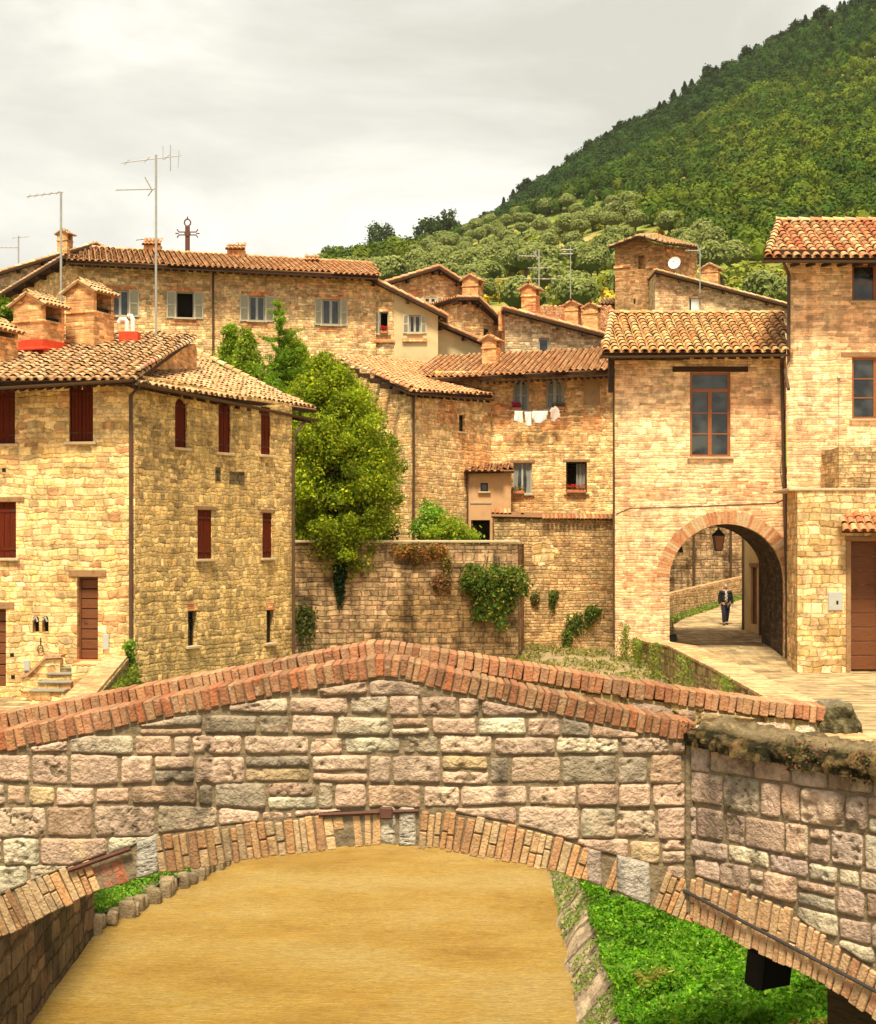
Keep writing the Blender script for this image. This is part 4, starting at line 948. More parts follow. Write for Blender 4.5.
# right revetment + grassy bank
def rx_w(Y): return float(np.interp(Y, [8, 12, 16.1, 22.4, 30, 50], [1.25, 1.35, 1.47, 1.68, 1.75, 1.9]))
mb = MB(); Yr = np.linspace(8, 50, 420); tt = np.linspace(0, 1, 12); YY, TT = np.meshgrid(Yr, tt, indexing='ij'); Xw = np.array([rx_w(y) for y in Yr])[:, None]
XX = Xw-.12+TT*.52; ZZ = WZ-.15+TT*.60+(fbm(YY*3, TT*4, 1, 3)-.5)*.16*np.sin(TT*math.pi); XX = XX+(fbm(YY*4+9, TT*5, 5, 3)-.5)*.10
cell = (np.floor(YY*4.1)*7+np.floor(TT*4)*3).astype(int); tone = np.array([.34, .46, .40, .52, .30])[cell % 5][:-1, :-1].reshape(-1, 1)
gapm = (np.abs((YY*4.1) % 1-.5) > .42)[:-1, :-1].reshape(-1, 1); C = np.concatenate([tone, tone*.76, tone*.5], 1)*np.where(gapm, .4, 1)
idx = np.arange(YY.size).reshape(YY.shape); mb.add(np.stack([XX, YY, ZZ], -1).reshape(-1, 3), np.stack([idx[:-1, :-1], idx[1:, :-1], idx[1:, 1:], idx[:-1, 1:]], -1).reshape(-1, 4), C)
tag(mb.build('river_revetment', M['block'], None, (0, 0, 0)), kind='structure')
def bank_z(X, Y): 
    t = X-np.array(rx_w_v(Y))-.38; return WZ+.45+np.clip(t, 0, 4)*.20+(fbm(X*1.3, Y*1.1, 3, 3)-.5)*.28
rx_w_v = lambda Y: np.interp(Y, [8, 12, 16.1, 22.4, 30, 50], [1.25, 1.35, 1.47, 1.68, 1.75, 1.9])
Yb = np.linspace(8, 30, 70); tb = np.linspace(0, 1, 26); YY, TT = np.meshgrid(Yb, tb, indexing='ij')
x0 = rx_w_v(YY)+.36; XX = x0+(np.interp(YY, [8, 9, 11, 14, 22, 28, 45, 50, 54, 60], [4.5, 4.2, 3.4, 3.6, 5.0, 6.2, 6.9, 7.0, 6.9, 6.9])+.2-x0)*TT; ZZ = bank_z(XX, YY); mb = MB(); idx = np.arange(YY.size).reshape(YY.shape)
mb.add(np.stack([XX, YY, ZZ], -1).reshape(-1, 3), np.stack([idx[:-1, :-1], idx[1:, :-1], idx[1:, 1:], idx[:-1, 1:]], -1).reshape(-1, 4))
M['bank'] = plain('bank_soil', (.06, .085, .02), .95, .1, 3, .5, .05)
tag(mb.build('right_bank', M['bank'], None, (0, 0, 0), smooth=True), kind='structure')
# leafy cover
rs = np.random.RandomState(41); n = 210000; Y = 12.3+(24-12.3)*rs.rand(n)**1.25; X = rx_w_v(Y)+.30+rs.rand(n)**.9*3.9
den = fbm(X*2.2, Y*2.2, 5, 3); k = den > .22; X, Y, den = X[k], Y[k], den[k]; hgt = rs.rand(len(X))*.06+.22*np.clip(fbm(X*5+3, Y*5, 1, 2)-.35, 0, 1)+.25*np.clip(den-.36, 0, 1)*rs.rand(len(X))
Z = bank_z(X, Y)+hgt; c = jit_cols(rs, len(X), (.105, .27, .012), .3, (.24, .42, .025), .28)*(.55+.9*np.clip(fbm(X*6, Y*6, 3, 2), 0, 1))[:, None]
dry = fbm(X*1.4+7, Y*1.4, 2, 3) > .63; c[dry] = jit_cols(rs, int(dry.sum()), (.28, .26, .05), .3)
mb = MB(); leaf_quads(mb, np.stack([X, Y, Z], 1), .024, c, .8, .62, rs=rs)
nw = 260; wx = rs.uniform(0, 3.6, nw); wy = rs.uniform(13, 23, nw); wx = rx_w_v(wy)+.45+wx; kk = fbm(wx*1.7, wy*1.7, 9, 2) > .45; wx, wy = wx[kk], wy[kk]
nb = 26; WX = np.repeat(wx, nb)+rs.normal(size=len(wx)*nb)*.07; WY = np.repeat(wy, nb)+rs.normal(size=len(wx)*nb)*.07; WZ_ = bank_z(WX, WY)+rs.rand(len(WX))**.7*np.repeat(rs.uniform(.12, .42, len(wx)), nb)
leaf_quads(mb, np.stack([WX, WY, WZ_], 1), .038, jit_cols(rs, len(WX), (.13, .30, .02), .35, (.26, .40, .05), .35), .5, .42, rs=rs)
# tufts along the stone edge
n = 5000; Yt = rs.uniform(14, 26, n); kk = fbm(Yt*1.2, Yt*0, 1, 2) > .5; Yt = Yt[kk]; Xt = rx_w_v(Yt)+rs.uniform(.0, .4, len(Yt)); Zt = WZ-.1+(Xt-rx_w_v(Yt)+.12)/.52*.6+rs.rand(len(Yt))*.08
leaf_quads(mb, np.stack([Xt, Yt, Zt], 1), .022, jit_cols(rs, len(Yt), (.14, .26, .03), .35, (.3, .3, .08), .3), .8, rs=rs)
tag(mb.build('bank_grass', M['leaf'], None, (0, 0, 0)), 'bright green leafy undergrowth covering the right river bank', 'grass', kind='stuff')
# left bank: edge stones + grass
ex = lambda Y: np.interp(Y, [19.2, 20.5, 23.2, 30, 40, 56], [-4.55, -4.15, -3.45, -3.1, -3.0, -2.6])
YY, TT = np.meshgrid(np.linspace(19.2, 56, 110), np.linspace(0, 1, 20), indexing='ij'); XX = ex(YY)-TT*(ex(YY)-np.interp(YY, [12, 19.5, 26, 37.6, 39, 56], [-4.35, -5.3, -6.1, -7.72, -6.5, -4.2])+.2)
lz = lambda X, Y: WZ+.18+np.clip(ex(Y)-X, 0, 5)*.30+(fbm(X*1.5, Y*1.3, 8, 3)-.5)*.25
ZZ = lz(XX, YY); mb = MB(); idx = np.arange(YY.size).reshape(YY.shape)
mb.add(np.stack([XX, YY, ZZ], -1).reshape(-1, 3), np.stack([idx[:-1, :-1], idx[1:, :-1], idx[1:, 1:], idx[:-1, 1:]], -1).reshape(-1, 4))
tag(mb.build('left_bank', M['bank'], None, (0, 0, 0), smooth=True), kind='structure')
def rock(mb, c, r, seed, col):
    bm = bmesh.new(); bmesh.ops.create_icosphere(bm, subdivisions=3, radius=1); V = np.array([v.co[:] for v in bm.verts]); Fc = np.array([[v.index for v in f.verts] for f in bm.faces]); bm.free()
    d = .75+.5*fbm(V[:, 0]*1.3+seed*3.1, V[:, 1]*1.3, V[:, 2]*1.3, 3); V = np.sign(V)*np.abs(V)**.45*d[:, None]*(.88+.24*fbm(V[:, 0]*5+seed, V[:, 1]*5, V[:, 2]*5, 2))[:, None]*np.array(r)+np.array(c); mb.add(V, Fc, col)
mb = MB(); rnd = random.Random(5)
for i in range(64):
    y = 19.3+i*.16+rnd.uniform(-.05, .05); x = float(ex(y))+rnd.uniform(-.05, .1); g = rnd.uniform(.30, .5)
    rock(mb, (x, y, WZ+.08), (rnd.uniform(.06, .12), rnd.uniform(.05, .09), rnd.uniform(.08, .17)), i, (g*.8, g*.6, g*.36))
tag(mb.build('bank_stones', M['block'], None, (0, 0, 0), smooth=True), 'row of rough edging stones between the left grass bank and the water', 'stones', kind='stuff')
rs = np.random.RandomState(43); n = 60000; Y = rs.uniform(19.4, 30, n); X = ex(Y)-.02-rs.rand(n)*2.6; den = fbm(X*2, Y*2, 3, 3); k = den > .2; X, Y = X[k], Y[k]
Z = lz(X, Y)+rs.rand(len(X))*.13; mb = MB(); leaf_quads(mb, np.stack([X, Y, Z], 1), .026, jit_cols(rs, len(X), (.17, .36, .03), .3, (.30, .44, .05), .3), .8, rs=rs)
tag(mb.build('left_bank_grass', M['leaf'], None, (0, 0, 0)), 'green grass on the narrow left bank seen under the bridge', 'grass', kind='stuff')
# ================================================================== RED-SHUTTERED HOUSE (left)
H = thing('stone_house', 'big yellow stone house with dark red shutters at the left edge', 'house', (-8, 39, -.4))
fA = frame(-95, 38.6, 135, 38.0); fS = frame(135, 38.0, 292, 44.0)
zw = 7.85
def rct(fr, x0, x1, y0, y1): return rect(fr, x0, x1, y0, y1)
def hole(r): return ([(r[0], r[2]), (r[1], r[2]), (r[1], r[3]), (r[0], r[3])], False)
a1 = rct(fA, -22, 15, 390, 444); a2 = rct(fA, 69, 93, 384, 442); a3 = rct(fA, -22, 16, 502, 558); door1 = rct(fA, 77, 98, 577, 660); door2 = rct(fA, -16, 6, 609, 687)
n1 = rct(fA, 32.5, 39, 616, 632); n2 = rct(fA, 42, 48.5, 616, 632)
an1 = arch_pts(*n1[:2], n1[2], n1[3], 6); an2 = arch_pts(*n2[:2], n2[2], n2[3], 6)
mb = MB(); facade(mb, fA, [(0, zw+.05), (fA.L, zw)], -2.4, [hole(a1), hole(a2), hole(a3), hole(door1), hole(door2), (an1, False), (an2, False)], .26)
mb.build('front_wall', M['stone_house'], H)
s1 = rct(fS, 175, 187, 398, 448); s2 = rct(fS, 218.5, 230.5, 405, 453); s3 = rct(fS, 261, 270.5, 407, 455); s4 = rct(fS, 197.5, 212, 510, 559); s5 = rct(fS, 262.5, 272, 513, 558); s6 = rct(fS, 188, 197, 611, 646); s7 = rct(fS, 266.5, 274, 610, 643)
zf = 7.62
mb = MB(); facade(mb, fS, [(0, zw-.02), (fS.L, zf)], -2.4, [(arch_pts(*s1[:2], s1[2], s1[3], 8), False)]+[hole(q) for q in (s2, s3, s4, s5, s6, s7)], .22, seed=30)
# back shell
bx, by = fS.w(fS.L, 0).x, fS.w(fS.L, 0).y
mb.add([(bx, by, -2.4), (bx-12, by+4.5, -2.4), (bx-12, by+4.5, zf), (bx, by, zf)], [[0, 1, 2, 3]]); mb.build('side_wall', M['stone_side'], H)
mb = MB(); fbox(mb, fA, .3, fA.L-.3, -2.3, 7.5, -.5, -.45); fbox(mb, fS, .3, fS.L-.3, -2.3, 7.4, -.5, -.45); mb.build('inner_wall', M['interior'], H)
for r in (a1, a2): 
    w = board_shutter(H, fA, r, boards=3, lin=None); lintel(w, fA, r, M['wood_dark'], .2, .16, .03)
w = board_shutter(H, fA, a3, boards=3, lin=None); lintel(w, fA, a3, M['wood_mid'], .22, .13, .03)
board_shutter(H, fS, s1, leaves=2, boards=2, lin=None, arched=True, dep=.05)
w = board_shutter(H, fS, s2, leaves=2, boards=2, lin=None, dep=.03); lintel(w, fS, s2, M['wood_dark'], .1, .13, .03)
w = board_shutter(H, fS, s3, leaves=2, boards=2, lin=None, dep=.03)
for r in (s4, s5): w = board_shutter(H, fS, r, leaves=2, boards=2, lin=None, dep=.03); lintel(w, fS, r, M['wood_mid'], .14, .11, .02)
for r in (s6, s7): casement(H, fS, r, 'wood_dark', 1, 1, dep=.14, sash=.03, lin=None); lintel(H, fS, r, M['brick_red'], .03, .22, .006, 'brick_lintel')
def plank_door(house, fr, r, nb=8, mat='wood_brown', dep=.20, lin='wood_mid', lo=.22, lh=.18, name='door', handle=True):
    u0, u1, z0, z1 = r; m = MB(); fbox(m, fr, u0, u0+.05, z0, z1, -dep-.06, -dep+.02); fbox(m, fr, u1-.05, u1, z0, z1, -dep-.06, -dep+.02); fbox(m, fr, u0+.05, u1-.05, z1-.05, z1, -dep-.06, -dep+.02)
    h = (z1-.05-z0)/nb
    for i in range(nb): fbox(m, fr, u0+.05, u1-.05, z0+i*h+.012, z0+(i+1)*h-.012, -dep-.05, -dep, ch=.012)
    d = m.build(name, M[mat], house)
    if handle:
        g = MB(); x = u0+.12; g.tube([fr.w(x, z0+1.0, -dep), fr.w(x, z0+1.0, -dep+.05), fr.w(x+.1, z0+1.0, -dep+.05)], .012, n=6); g.build('handle', M['iron_dark'], d)
    if lin: lintel(d, fr, r, M[lin], lo, lh, .03)
    return d
d = plank_door(H, fA, door1, 8); fbox(MB(), fA, door1[0]-.08, door1[1]+.05, door1[2]-.12, door1[2]+.003, -.2, .08, ch=.015).build('threshold', M['terracotta'], d)
plank_door(H, fA, door2, 7)
for an in (n1, n2): 
    g = MB(); fbox(g, fA, an[0], an[1], an[2], an[3], -.3, -.22); g.build('niche', M['black'], H)
    g = MB(); c = (an[0]+an[1])/2; g.tube([fA.w(an[0]+.02, an[3]-.12, .05), fA.w(c+.03, an[3]-.03, .07), fA.w(an[1]-.02, an[3]-.14, .05)], .03, n=6); g.build('niche_hood', M['frame_white'], H)
# mooring ring, small holes
u, z = fA.uz(41, 645); g = MB(); pts = [fA.w(u+.07*math.cos(a), z-.1+.1*math.sin(a), .04) for a in np.linspace(0, 2*math.pi, 13)]; g.tube(pts, .013, n=5); g.tube([fA.w(u, z+.0, .03), fA.w(u, z+.18, .03)], .015, n=5); g.build('wall_ring', M['iron_dark'], H)
for px, py in ((12, 655), (13, 677), (4, 470)):
    u, z = fA.uz(px, py); fbox(MB(), fA, u-.05, u+.05, z-.05, z+.05, -.02, .004).build('putlog_hole', M['black'], H)
for px, py, w_, h_, m_ in ((237, 478, .35, .18, 'stone_dark'), (218, 474, .12, .2, 'stone_dark')):
    u, z = fS.uz(px, py); fbox(MB(), fS, u-w_, u+w_, z-h_, z+h_, -.05, .012, ch=.02).build('dark_stone', M[m_], H)
def meter(fr, px0, px1, py0, py1, label, mat='box_grey', hole_=False):
    r = rct(fr, px0, px1, py0, py1); t = thing('meter_box', label, 'meter box', fr.w((r[0]+r[1])/2, r[2], .05)); fbox(MB(), fr, r[0], r[1], r[2], r[3], .002, .05, ch=.008).build('housing', M[mat], t)
    fbox(MB(), fr, r[0]+.02, r[1]-.02, r[2]+.02, r[3]-.02, .051, .056, ch=.003).build('lid', M[mat], t)
    if hole_: fbox(MB(), fr, (r[0]+r[1])/2+.02, (r[0]+r[1])/2+.09, (r[2]+r[3])/2-.1, (r[2]+r[3])/2+.02, .057, .062).build('keyhole', M['black'], t)
meter(fA, 103, 109.5, 634, 650, 'upright grey meter box on the wall right of the plank door')
meter(fA, 24.5, 30.5, 660, 671, 'small grey meter box low on the wall left of the steps')
# roof A: front slope, side slope, brick gablet between
e0 = P(-100, 388, 37.6); e1 = P(134, 374, 37.35); r1 = P(197, 340, 45.0); r0 = P(-100, 327, 46.0)
rf = tile_roof(H, [e0, e1, r1, r0], 'old', .24, .34, .10, seed=1, jitter=2.2)
e2 = P(315, 415.5, 45.4); r2 = P(196, 353, 49.0); r3 = P(128, 352, 46)
e1b = P(134, 377.5, 37.3)
rf2 = tile_roof(H, [e1b, e2, r2, r3], 'old', .24, .34, .10, seed=2, jitter=2.2)
ridge_tiles(rf2, e2+Vector((0, 0, .06)), r2+Vector((0, 0, .08)), 'old', .10, .38, 3, 'verge')
ridge_tiles(rf, e1+Vector((0, 0, .06)), r1+Vector((0, 0, .08)), 'old', .10, .38, 4, 'verge')
g = MB(); g.poly_prism([P(139, 366, 40), P(195, 376, 44.7), P(195, 344, 44.9), P(190, 344, 44.6)], (0, .35, -.1)); g.build('gablet', M['brick'], H)
gutter(H, e0-Vector((0, .05, .06)), e1-Vector((0, .05, .06)), .075); gutter(H, e1b+Vector((.08, -.05, -.06)), e2+Vector((.08, -.05, -.06)), .075)
eave_rafters(H, e0, e1, (0, 1, 0), 26); eave_rafters(H, e1b, e2, (-.87, .49, 0), 16)
z0 = -2.2
def PF(fr, px, py, n=.08):
    u, z = fr.uz(px, py); return fr.w(u, z, n)
pipe(H, [P(148, 382, 37.6), PF(fA, 139, 388, .12), PF(fA, 132, 396, .1), PF(fA, 132, 640, .1), PF(fA, 134.5, 705, .1)], .05)
pipe(H, [P(306, 421, 44.9), PF(fS, 293, 432, .12), PF(fS, 290.5, 445, .1), PF(fS, 290.5, 560, .1), PF(fS, 291, 668, .1)], .05)
# chimneys and vents on the roof
rt_ = rf
chimney(H, 39, 42.2, 294, 350, 1.02, .95, .42, 'brick', 'old', .52, flash=True); chimney(H, 90, 43.2, 282, 346, .98, .95, .42, 'brick', 'old', .50, flash=False)
chimney(H, -8, 40.2, 318, 364, 1.0, .9, .42, 'brick', 'old', .45)
v = MB(); c = P(127, 330, 43.5)
v.tube([c-Vector((0, 0, .5)), c+Vector((0, 0, .22)), c+Vector((-.05, 0, .30)), c+Vector((-.2, 0, .3)), c+Vector((-.26, 0, .2))], .07, n=8)
v.tube([c+Vector((.16, .05, -.5)), c+Vector((.16, .05, .30)), c+Vector((.1, .05, .42)), c+Vector((.02, .05, .40))], .07, n=8); vv = v.build('vent_pipe', M['white'], H)
v = MB(); v.box(tuple(c+Vector((-.2, -.2, -.45))), tuple(c+Vector((.35, .25, -.06))), ch=.02); v.build('flashing', M['redflash'], vv)

# steps and ramp in front of the left door
st = thing('stone_steps', 'short flight of grey stone steps below the brown plank door', 'steps', P(50, 695, 36.9))
for i, (x0, x1, yt, yb, d) in enumerate(((30, 64, 690, 697, 36.4), (38, 71, 681.5, 690, 36.8), (47, 71, 673, 681.5, 37.2), (52, 72, 667, 673, 37.55))):
    a = P(x0, yt, d); b = P(x1, yb, d); MB().box((a.x, d, b.z-.2), (b.x, d+.9-.15*i, a.z-.05), ch=.01).build('step_riser', M['stone_house'], st)
    MB().box((a.x-.02, d-.05, a.z-.05), (b.x+.02, d+.86-.15*i, a.z), ch=.012).build('tread', M['step'], st)
a = P(21, 688, 36.3); mb = MB(); prof = [(21, 700), (21, 678), (27, 676.5), (45, 659.5), (60, 659), (60, 700)]
mb.poly_prism([P(x, y, 37.45) for x, y in prof], (0, .35, 0)); mb.build('side_wall', M['stone_house'], st)
mb = MB(); cp = [(20, 678), (27.5, 676), (45.5, 658.7), (61, 658)]
for (xa, ya), (xb, yb) in zip(cp, cp[1:]): mb.poly_prism([P(xa, ya, 37.38), P(xb, yb, 37.38), P(xb, yb-3, 37.38), P(xa, ya-3, 37.38)], (0, .45, 0))
mb.build('coping', M['coping'], st)
mb = MB(); a = P(72, 664, 37.0); b = P(98, 700, 37.0); mb.box((a.x, 36.95, b.z-.2), (b.x+.3, 38.0, a.z)); mb.build('landing', M['stone_house'], st)

def patch(house, fr, px0, px1, py0, py1, mat='patch', seed=0, nn=.008):
    r = rct(fr, px0, px1, py0, py1); cx, cz = (r[0]+r[1])/2, (r[2]+r[3])/2; rd = random.Random(seed); pts = []
    for i in range(22):
        a = 2*math.pi*i/22; k = rd.uniform(.72, 1.05); c_, s_ = math.cos(a), math.sin(a); q = max(abs(c_), abs(s_))**.6; pts.append(fr.w(cx+(r[1]-r[0])/2*c_/q*k, cz+(r[3]-r[2])/2*s_/q*k, nn))
    m = MB(); m.poly_prism(pts, fr.w(0, 0, -.03)-fr.w(0, 0, 0)); n = len(pts); m.uv[-1] = np.array([((p-fr.w(0, 0)).dot(Vector((fr.dx, fr.dy, 0))), p.z) for p in pts]*2); m.build('brick_patch', M[mat], house)
M['patch'] = masonry('brick_repair', [(.55, .26, .13), (.58, .36, .2), (.52, .22, .1)], .08, .27, (.52, .38, .22), None, .5, .03, .01, mw=.008, seed=22)
# ================================================================== ARCHWAY BUILDING
def z_of(py, d): return CZ-(py-HY)/F*d
hb = thing('archway_house', 'pale stone gatehouse with a big brick arch and one tall brown window', 'house', (9, 53, -.6))
fH = frame(615, 53, 786, 53.0)
aw = rct(fH, 669.5, 784.0, 524, 668); ua0, ua1 = aw[0], aw[1]
archo = arch_pts(ua0, ua1, -1.4, aw[3], 22, rise=(ua1-ua0)/2*.98)
hw = rct(fH, 690, 730.5, 372, 457)
zt = z_of(352, 53)
BODY = 3.6
mb = MB(); facade(mb, fH, [(0, zt), (fH.L, zt)], -2.6, [(archo, True), hole(hw)], .25, BODY, seed=3, shear=.44)
mb.build('wall', M['stone_arch'], hb)
fbox(MB(), fH, 1.5, 6, hw[2]-.2, hw[3]+.2, -.8, -.75).build('inner_wall', M['interior'], hb)
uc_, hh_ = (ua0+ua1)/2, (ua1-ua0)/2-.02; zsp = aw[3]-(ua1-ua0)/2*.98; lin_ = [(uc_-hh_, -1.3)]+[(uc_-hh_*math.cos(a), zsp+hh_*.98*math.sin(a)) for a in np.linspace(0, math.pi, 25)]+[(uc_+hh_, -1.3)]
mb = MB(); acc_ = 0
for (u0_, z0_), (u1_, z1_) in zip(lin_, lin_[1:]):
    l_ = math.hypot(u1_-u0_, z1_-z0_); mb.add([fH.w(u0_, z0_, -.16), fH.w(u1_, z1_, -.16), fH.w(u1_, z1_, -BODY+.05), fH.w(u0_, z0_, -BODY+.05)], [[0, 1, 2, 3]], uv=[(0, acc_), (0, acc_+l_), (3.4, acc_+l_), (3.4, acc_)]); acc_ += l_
mb.build('passage_shade_lining', M['passage'], hb)  # dark sheet added inside the arch reveal to paint its shade
mb = MB(); mb.tube([PF(fH, x, y, .012) for x, y in ((616, 514), (630, 508), (680, 507), (730, 505), (775, 503), (785, 499))], .014, n=5); mb.build('cable', M['iron_dark'], hb)
mb = MB(); mb.tube([PF(fH, x, y, .012) for x, y in ((785, 410), (784, 440), (780, 470), (784, 497))], .012, n=5); mb.build('cable', M['iron_dark'], hb)
brick_arch(hb, fH, ua0, ua1, aw[3], .46, n=62, rise=(ua1-ua0)/2*.98)
w = casement(hb, fH, hw, 'frame_brown', 2, 3, transom=.215, dep=.10, lin=None, sash=.09); lintel(w, fH, hw, M['wood_dark'], .62, .19, .04)
M['arch_patch'] = masonry('worn_red_brick', [(.62, .30, .17), (.66, .38, .22), (.68, .48, .31), (.60, .27, .15)], .085, .30, (.62, .44, .28), (.68, .50, .34), .85, .03, .012, mw=.009, seed=23, gain=(1.35, 1.22, 1.05), joint=.7)
for k_, (x0, x1, y0, y1) in enumerate(((618, 669, 566, 592), (619, 667, 596, 612), (617, 665, 616, 634), (622, 690, 486, 500), (700, 772, 478, 497))): patch(hb, fH, x0, x1, y0, y1, 'arch_patch', 40+k_, .003+.0012*k_)
e0 = P(602, 353, 52.1); e1 = P(786.5, 351, 52.1); r0 = P(611, 314, 56.2); r1 = P(783, 314.5, 56.2)
rf = tile_roof(hb, [e0, e1, r1, r0], 'yellow', .33, .36, .11, seed=5, seg=6, jitter=1.5)
ridge_tiles(rf, r0+Vector((-.1, 0, .02)), r1+Vector((0, 0, .02)), 'yellow', .12, .4, 6); ridge_tiles(rf, e0+Vector((.1, 0, .07)), r0+Vector((.05, 0, .07)), 'yellow', .13, .36, 7, 'verge')
gutter(hb, e0+Vector((-.1, -.06, -.05)), e1+Vector((0, -.06, -.05)), .08); eave_rafters(hb, e0+Vector((.4, 0, 0)), e1, (0, 1, 0), 15, .15, .9)
fbox(MB(), fH, -.15, 2.4, zt-.30, zt-.02, -.1, .75).build('eave_beam', M['wood_dark'], hb)
mb = MB(); fbox(mb, fH, -.22, -.02, z_of(392, 53), zt-.02, -.25, .08, ch=.01); mb.build('corner_post', M['wood_dark'], hb)
pipe(hb, [PF(fH, 613.5, 392, .05), PF(fH, 613.5, 520, .05), PF(fH, 613.8, 640, .05)], .035)
# passage floor is the pavement; lantern inside
def lantern(px, py_top, py_bot, d, label, w=.36):
    t = P(px, py_top, d); b = P(px, py_bot, d); L = thing('hanging_lantern', label, 'lantern', b); m = MB(); h = t.z-b.z; hz = b.z+h*.62; s = w/2
    m.add([(b.x-s*.55, b.y-s*.55, b.z+.05), (b.x+s*.55, b.y-s*.55, b.z+.05), (b.x+s*.55, b.y+s*.55, b.z+.05), (b.x-s*.55, b.y+s*.55, b.z+.05), (b.x-s*.9, b.y-s*.9, hz), (b.x+s*.9, b.y-s*.9, hz), (b.x+s*.9, b.y+s*.9, hz), (b.x-s*.9, b.y+s*.9, hz)],
          [[0, 1, 5, 4], [1, 2, 6, 5], [2, 3, 7, 6], [3, 0, 4, 7]])
    m.build('pane', M['lantern_glass'], L)
    f = MB()
    for sx in (-1, 1):
        for sy in (-1, 1): f.tube([(b.x+sx*s*.56, b.y+sy*s*.56, b.z+.04), (b.x+sx*s*.92, b.y+sy*s*.92, hz)], .016, n=5)
    f.box((b.x-s*.6, b.y-s*.6, b.z), (b.x+s*.6, b.y+s*.6, b.z+.05), ch=.01); f.box((b.x-s, b.y-s, hz), (b.x+s, b.y+s, hz+.03), ch=.01)
    f.build('lantern_frame', M['iron_dark'], L)
    c = MB(); n0 = [(b.x-s*1.05, b.y-s*1.05, hz+.03), (b.x+s*1.05, b.y-s*1.05, hz+.03), (b.x+s*1.05, b.y+s*1.05, hz+.03), (b.x-s*1.05, b.y+s*1.05, hz+.03)]
    c.add(n0+[(b.x+dx*s*.25, b.y+dy*s*.25, hz+h*.26) for dx, dy in ((-1, -1), (1, -1), (1, 1), (-1, 1))], [[0, 1, 5, 4], [1, 2, 6, 5], [2, 3, 7, 6], [3, 0, 4, 7], [4, 5, 6, 7]])
    c.box((b.x-s*.2, b.y-s*.2, hz+h*.24), (b.x+s*.2, b.y+s*.2, hz+h*.34)); c.build('cap', M['iron_dark'], L)
    r = MB(); r.tube([(b.x, b.y, hz+h*.3), (b.x, b.y, t.z+.35)], .014, n=6); r.build('hanging_rod', M['iron_dark'], L); return L
def gl_mat():
    t = NT('amber_glass'); t.bsdf((.22, .07, .03), .3, None, 0, 0, .5); return t.m
M['lantern_glass'] = gl_mat()
lantern(718.5, 527, 551, 54.0, 'dark iron lantern hanging from the middle of the archway', .40)
lb = thing('wall_lamp', 'small dark lamp on a bracket by the left side of the archway', 'lamp', P(676, 556, 55))
c = P(680, 548, 55); mb = MB(); mb.tube([c, c+Vector((-.15, 0, .05)), c+Vector((-.36, 0, -.05))], .03, n=6); mb.build('bracket', M['iron_dark'], lb)
mb = MB(); mb.tube([c+Vector((.0, 0, .12)), c+Vector((-.02, 0, -.02)), c+Vector((-.05, -.02, -.12))], [.05, .13, .16], n=10); mb.build('lamp_head', M['iron_dark'], lb)

# ================================================================== RIGHT TALL HOUSE + ANNEX
ib = thing('tall_house', 'tall pale stone house with orange tiled roof at the right edge', 'house', (16, 52, -.7))
fI = frame(787, 52.2, 1010, 52.2); zt = z_of(258, 52.2)
w1 = rct(fI, 852, 900, 264, 301); w2 = rct(fI, 852, 900, 357, 419)
mb = MB(); facade(mb, fI, [(0, zt), (fI.L, zt)], -2.6, [hole(w1), hole(w2)], .25, 6, seed=9, shear=1.5); mb.build('wall', M['stone_arch'], ib)
w = casement(ib, fI, w1, 'frame_brown', 2, 2, dep=.1, sash=.085, lin=None); lintel(w, fI, w1, M['wood_dark'], .4, .2, .04)
w = casement(ib, fI, w2, 'frame_brown', 2, 3, dep=.1, sash=.085, lin=None); lintel(w, fI, w2, M['wood_mid'], .38, .17, .02)
e0 = P(764, 257.5, 51.0); e1 = P(1012, 257.5, 51.0); r0 = P(778, 222, 54.4); r1 = P(1005, 222, 54.4)
rf = tile_roof(ib, [e0, e1, r1, r0], 'red', .33, .36, .11, seed=8, seg=6, jitter=1.5)
ridge_tiles(rf, r0+Vector((-.1, 0, .04)), r1+Vector((0, 0, .04)), 'yellow', .13, .4, 8); ridge_tiles(rf, e0+Vector((.1, 0, .07)), r0+Vector((.05, 0, .07)), 'yellow', .13, .36, 9, 'verge')
gutter(ib, e0+Vector((-.1, -.06, -.05)), e1+Vector((0, -.06, -.05)), .08); eave_rafters(ib, e0+Vector((.9, 0, 0)), e1, (0, 1, 0), 14, .15, 1.0)
fbox(MB(), fI, -.7, 1.6, zt-.12, zt+.1, -.1, 1.0).build('eave_beam', M['wood_dark'], ib)
pipe(ib, [P(783.5, 262, 51.0), PF(fI, 788, 275, .1), PF(fI, 788, 360, .12), PF(fI, 784, 372, .16), PF(fI, 782.5, 392, .9)], .06)
pipe(hb, [P(782, 356, 52.0), PF(fH, 781, 366, .12), PF(fH, 784.5, 520, .12), PF(fH, 786.5, 598, .12), PF(fH, 786, 660, .12)], .065)
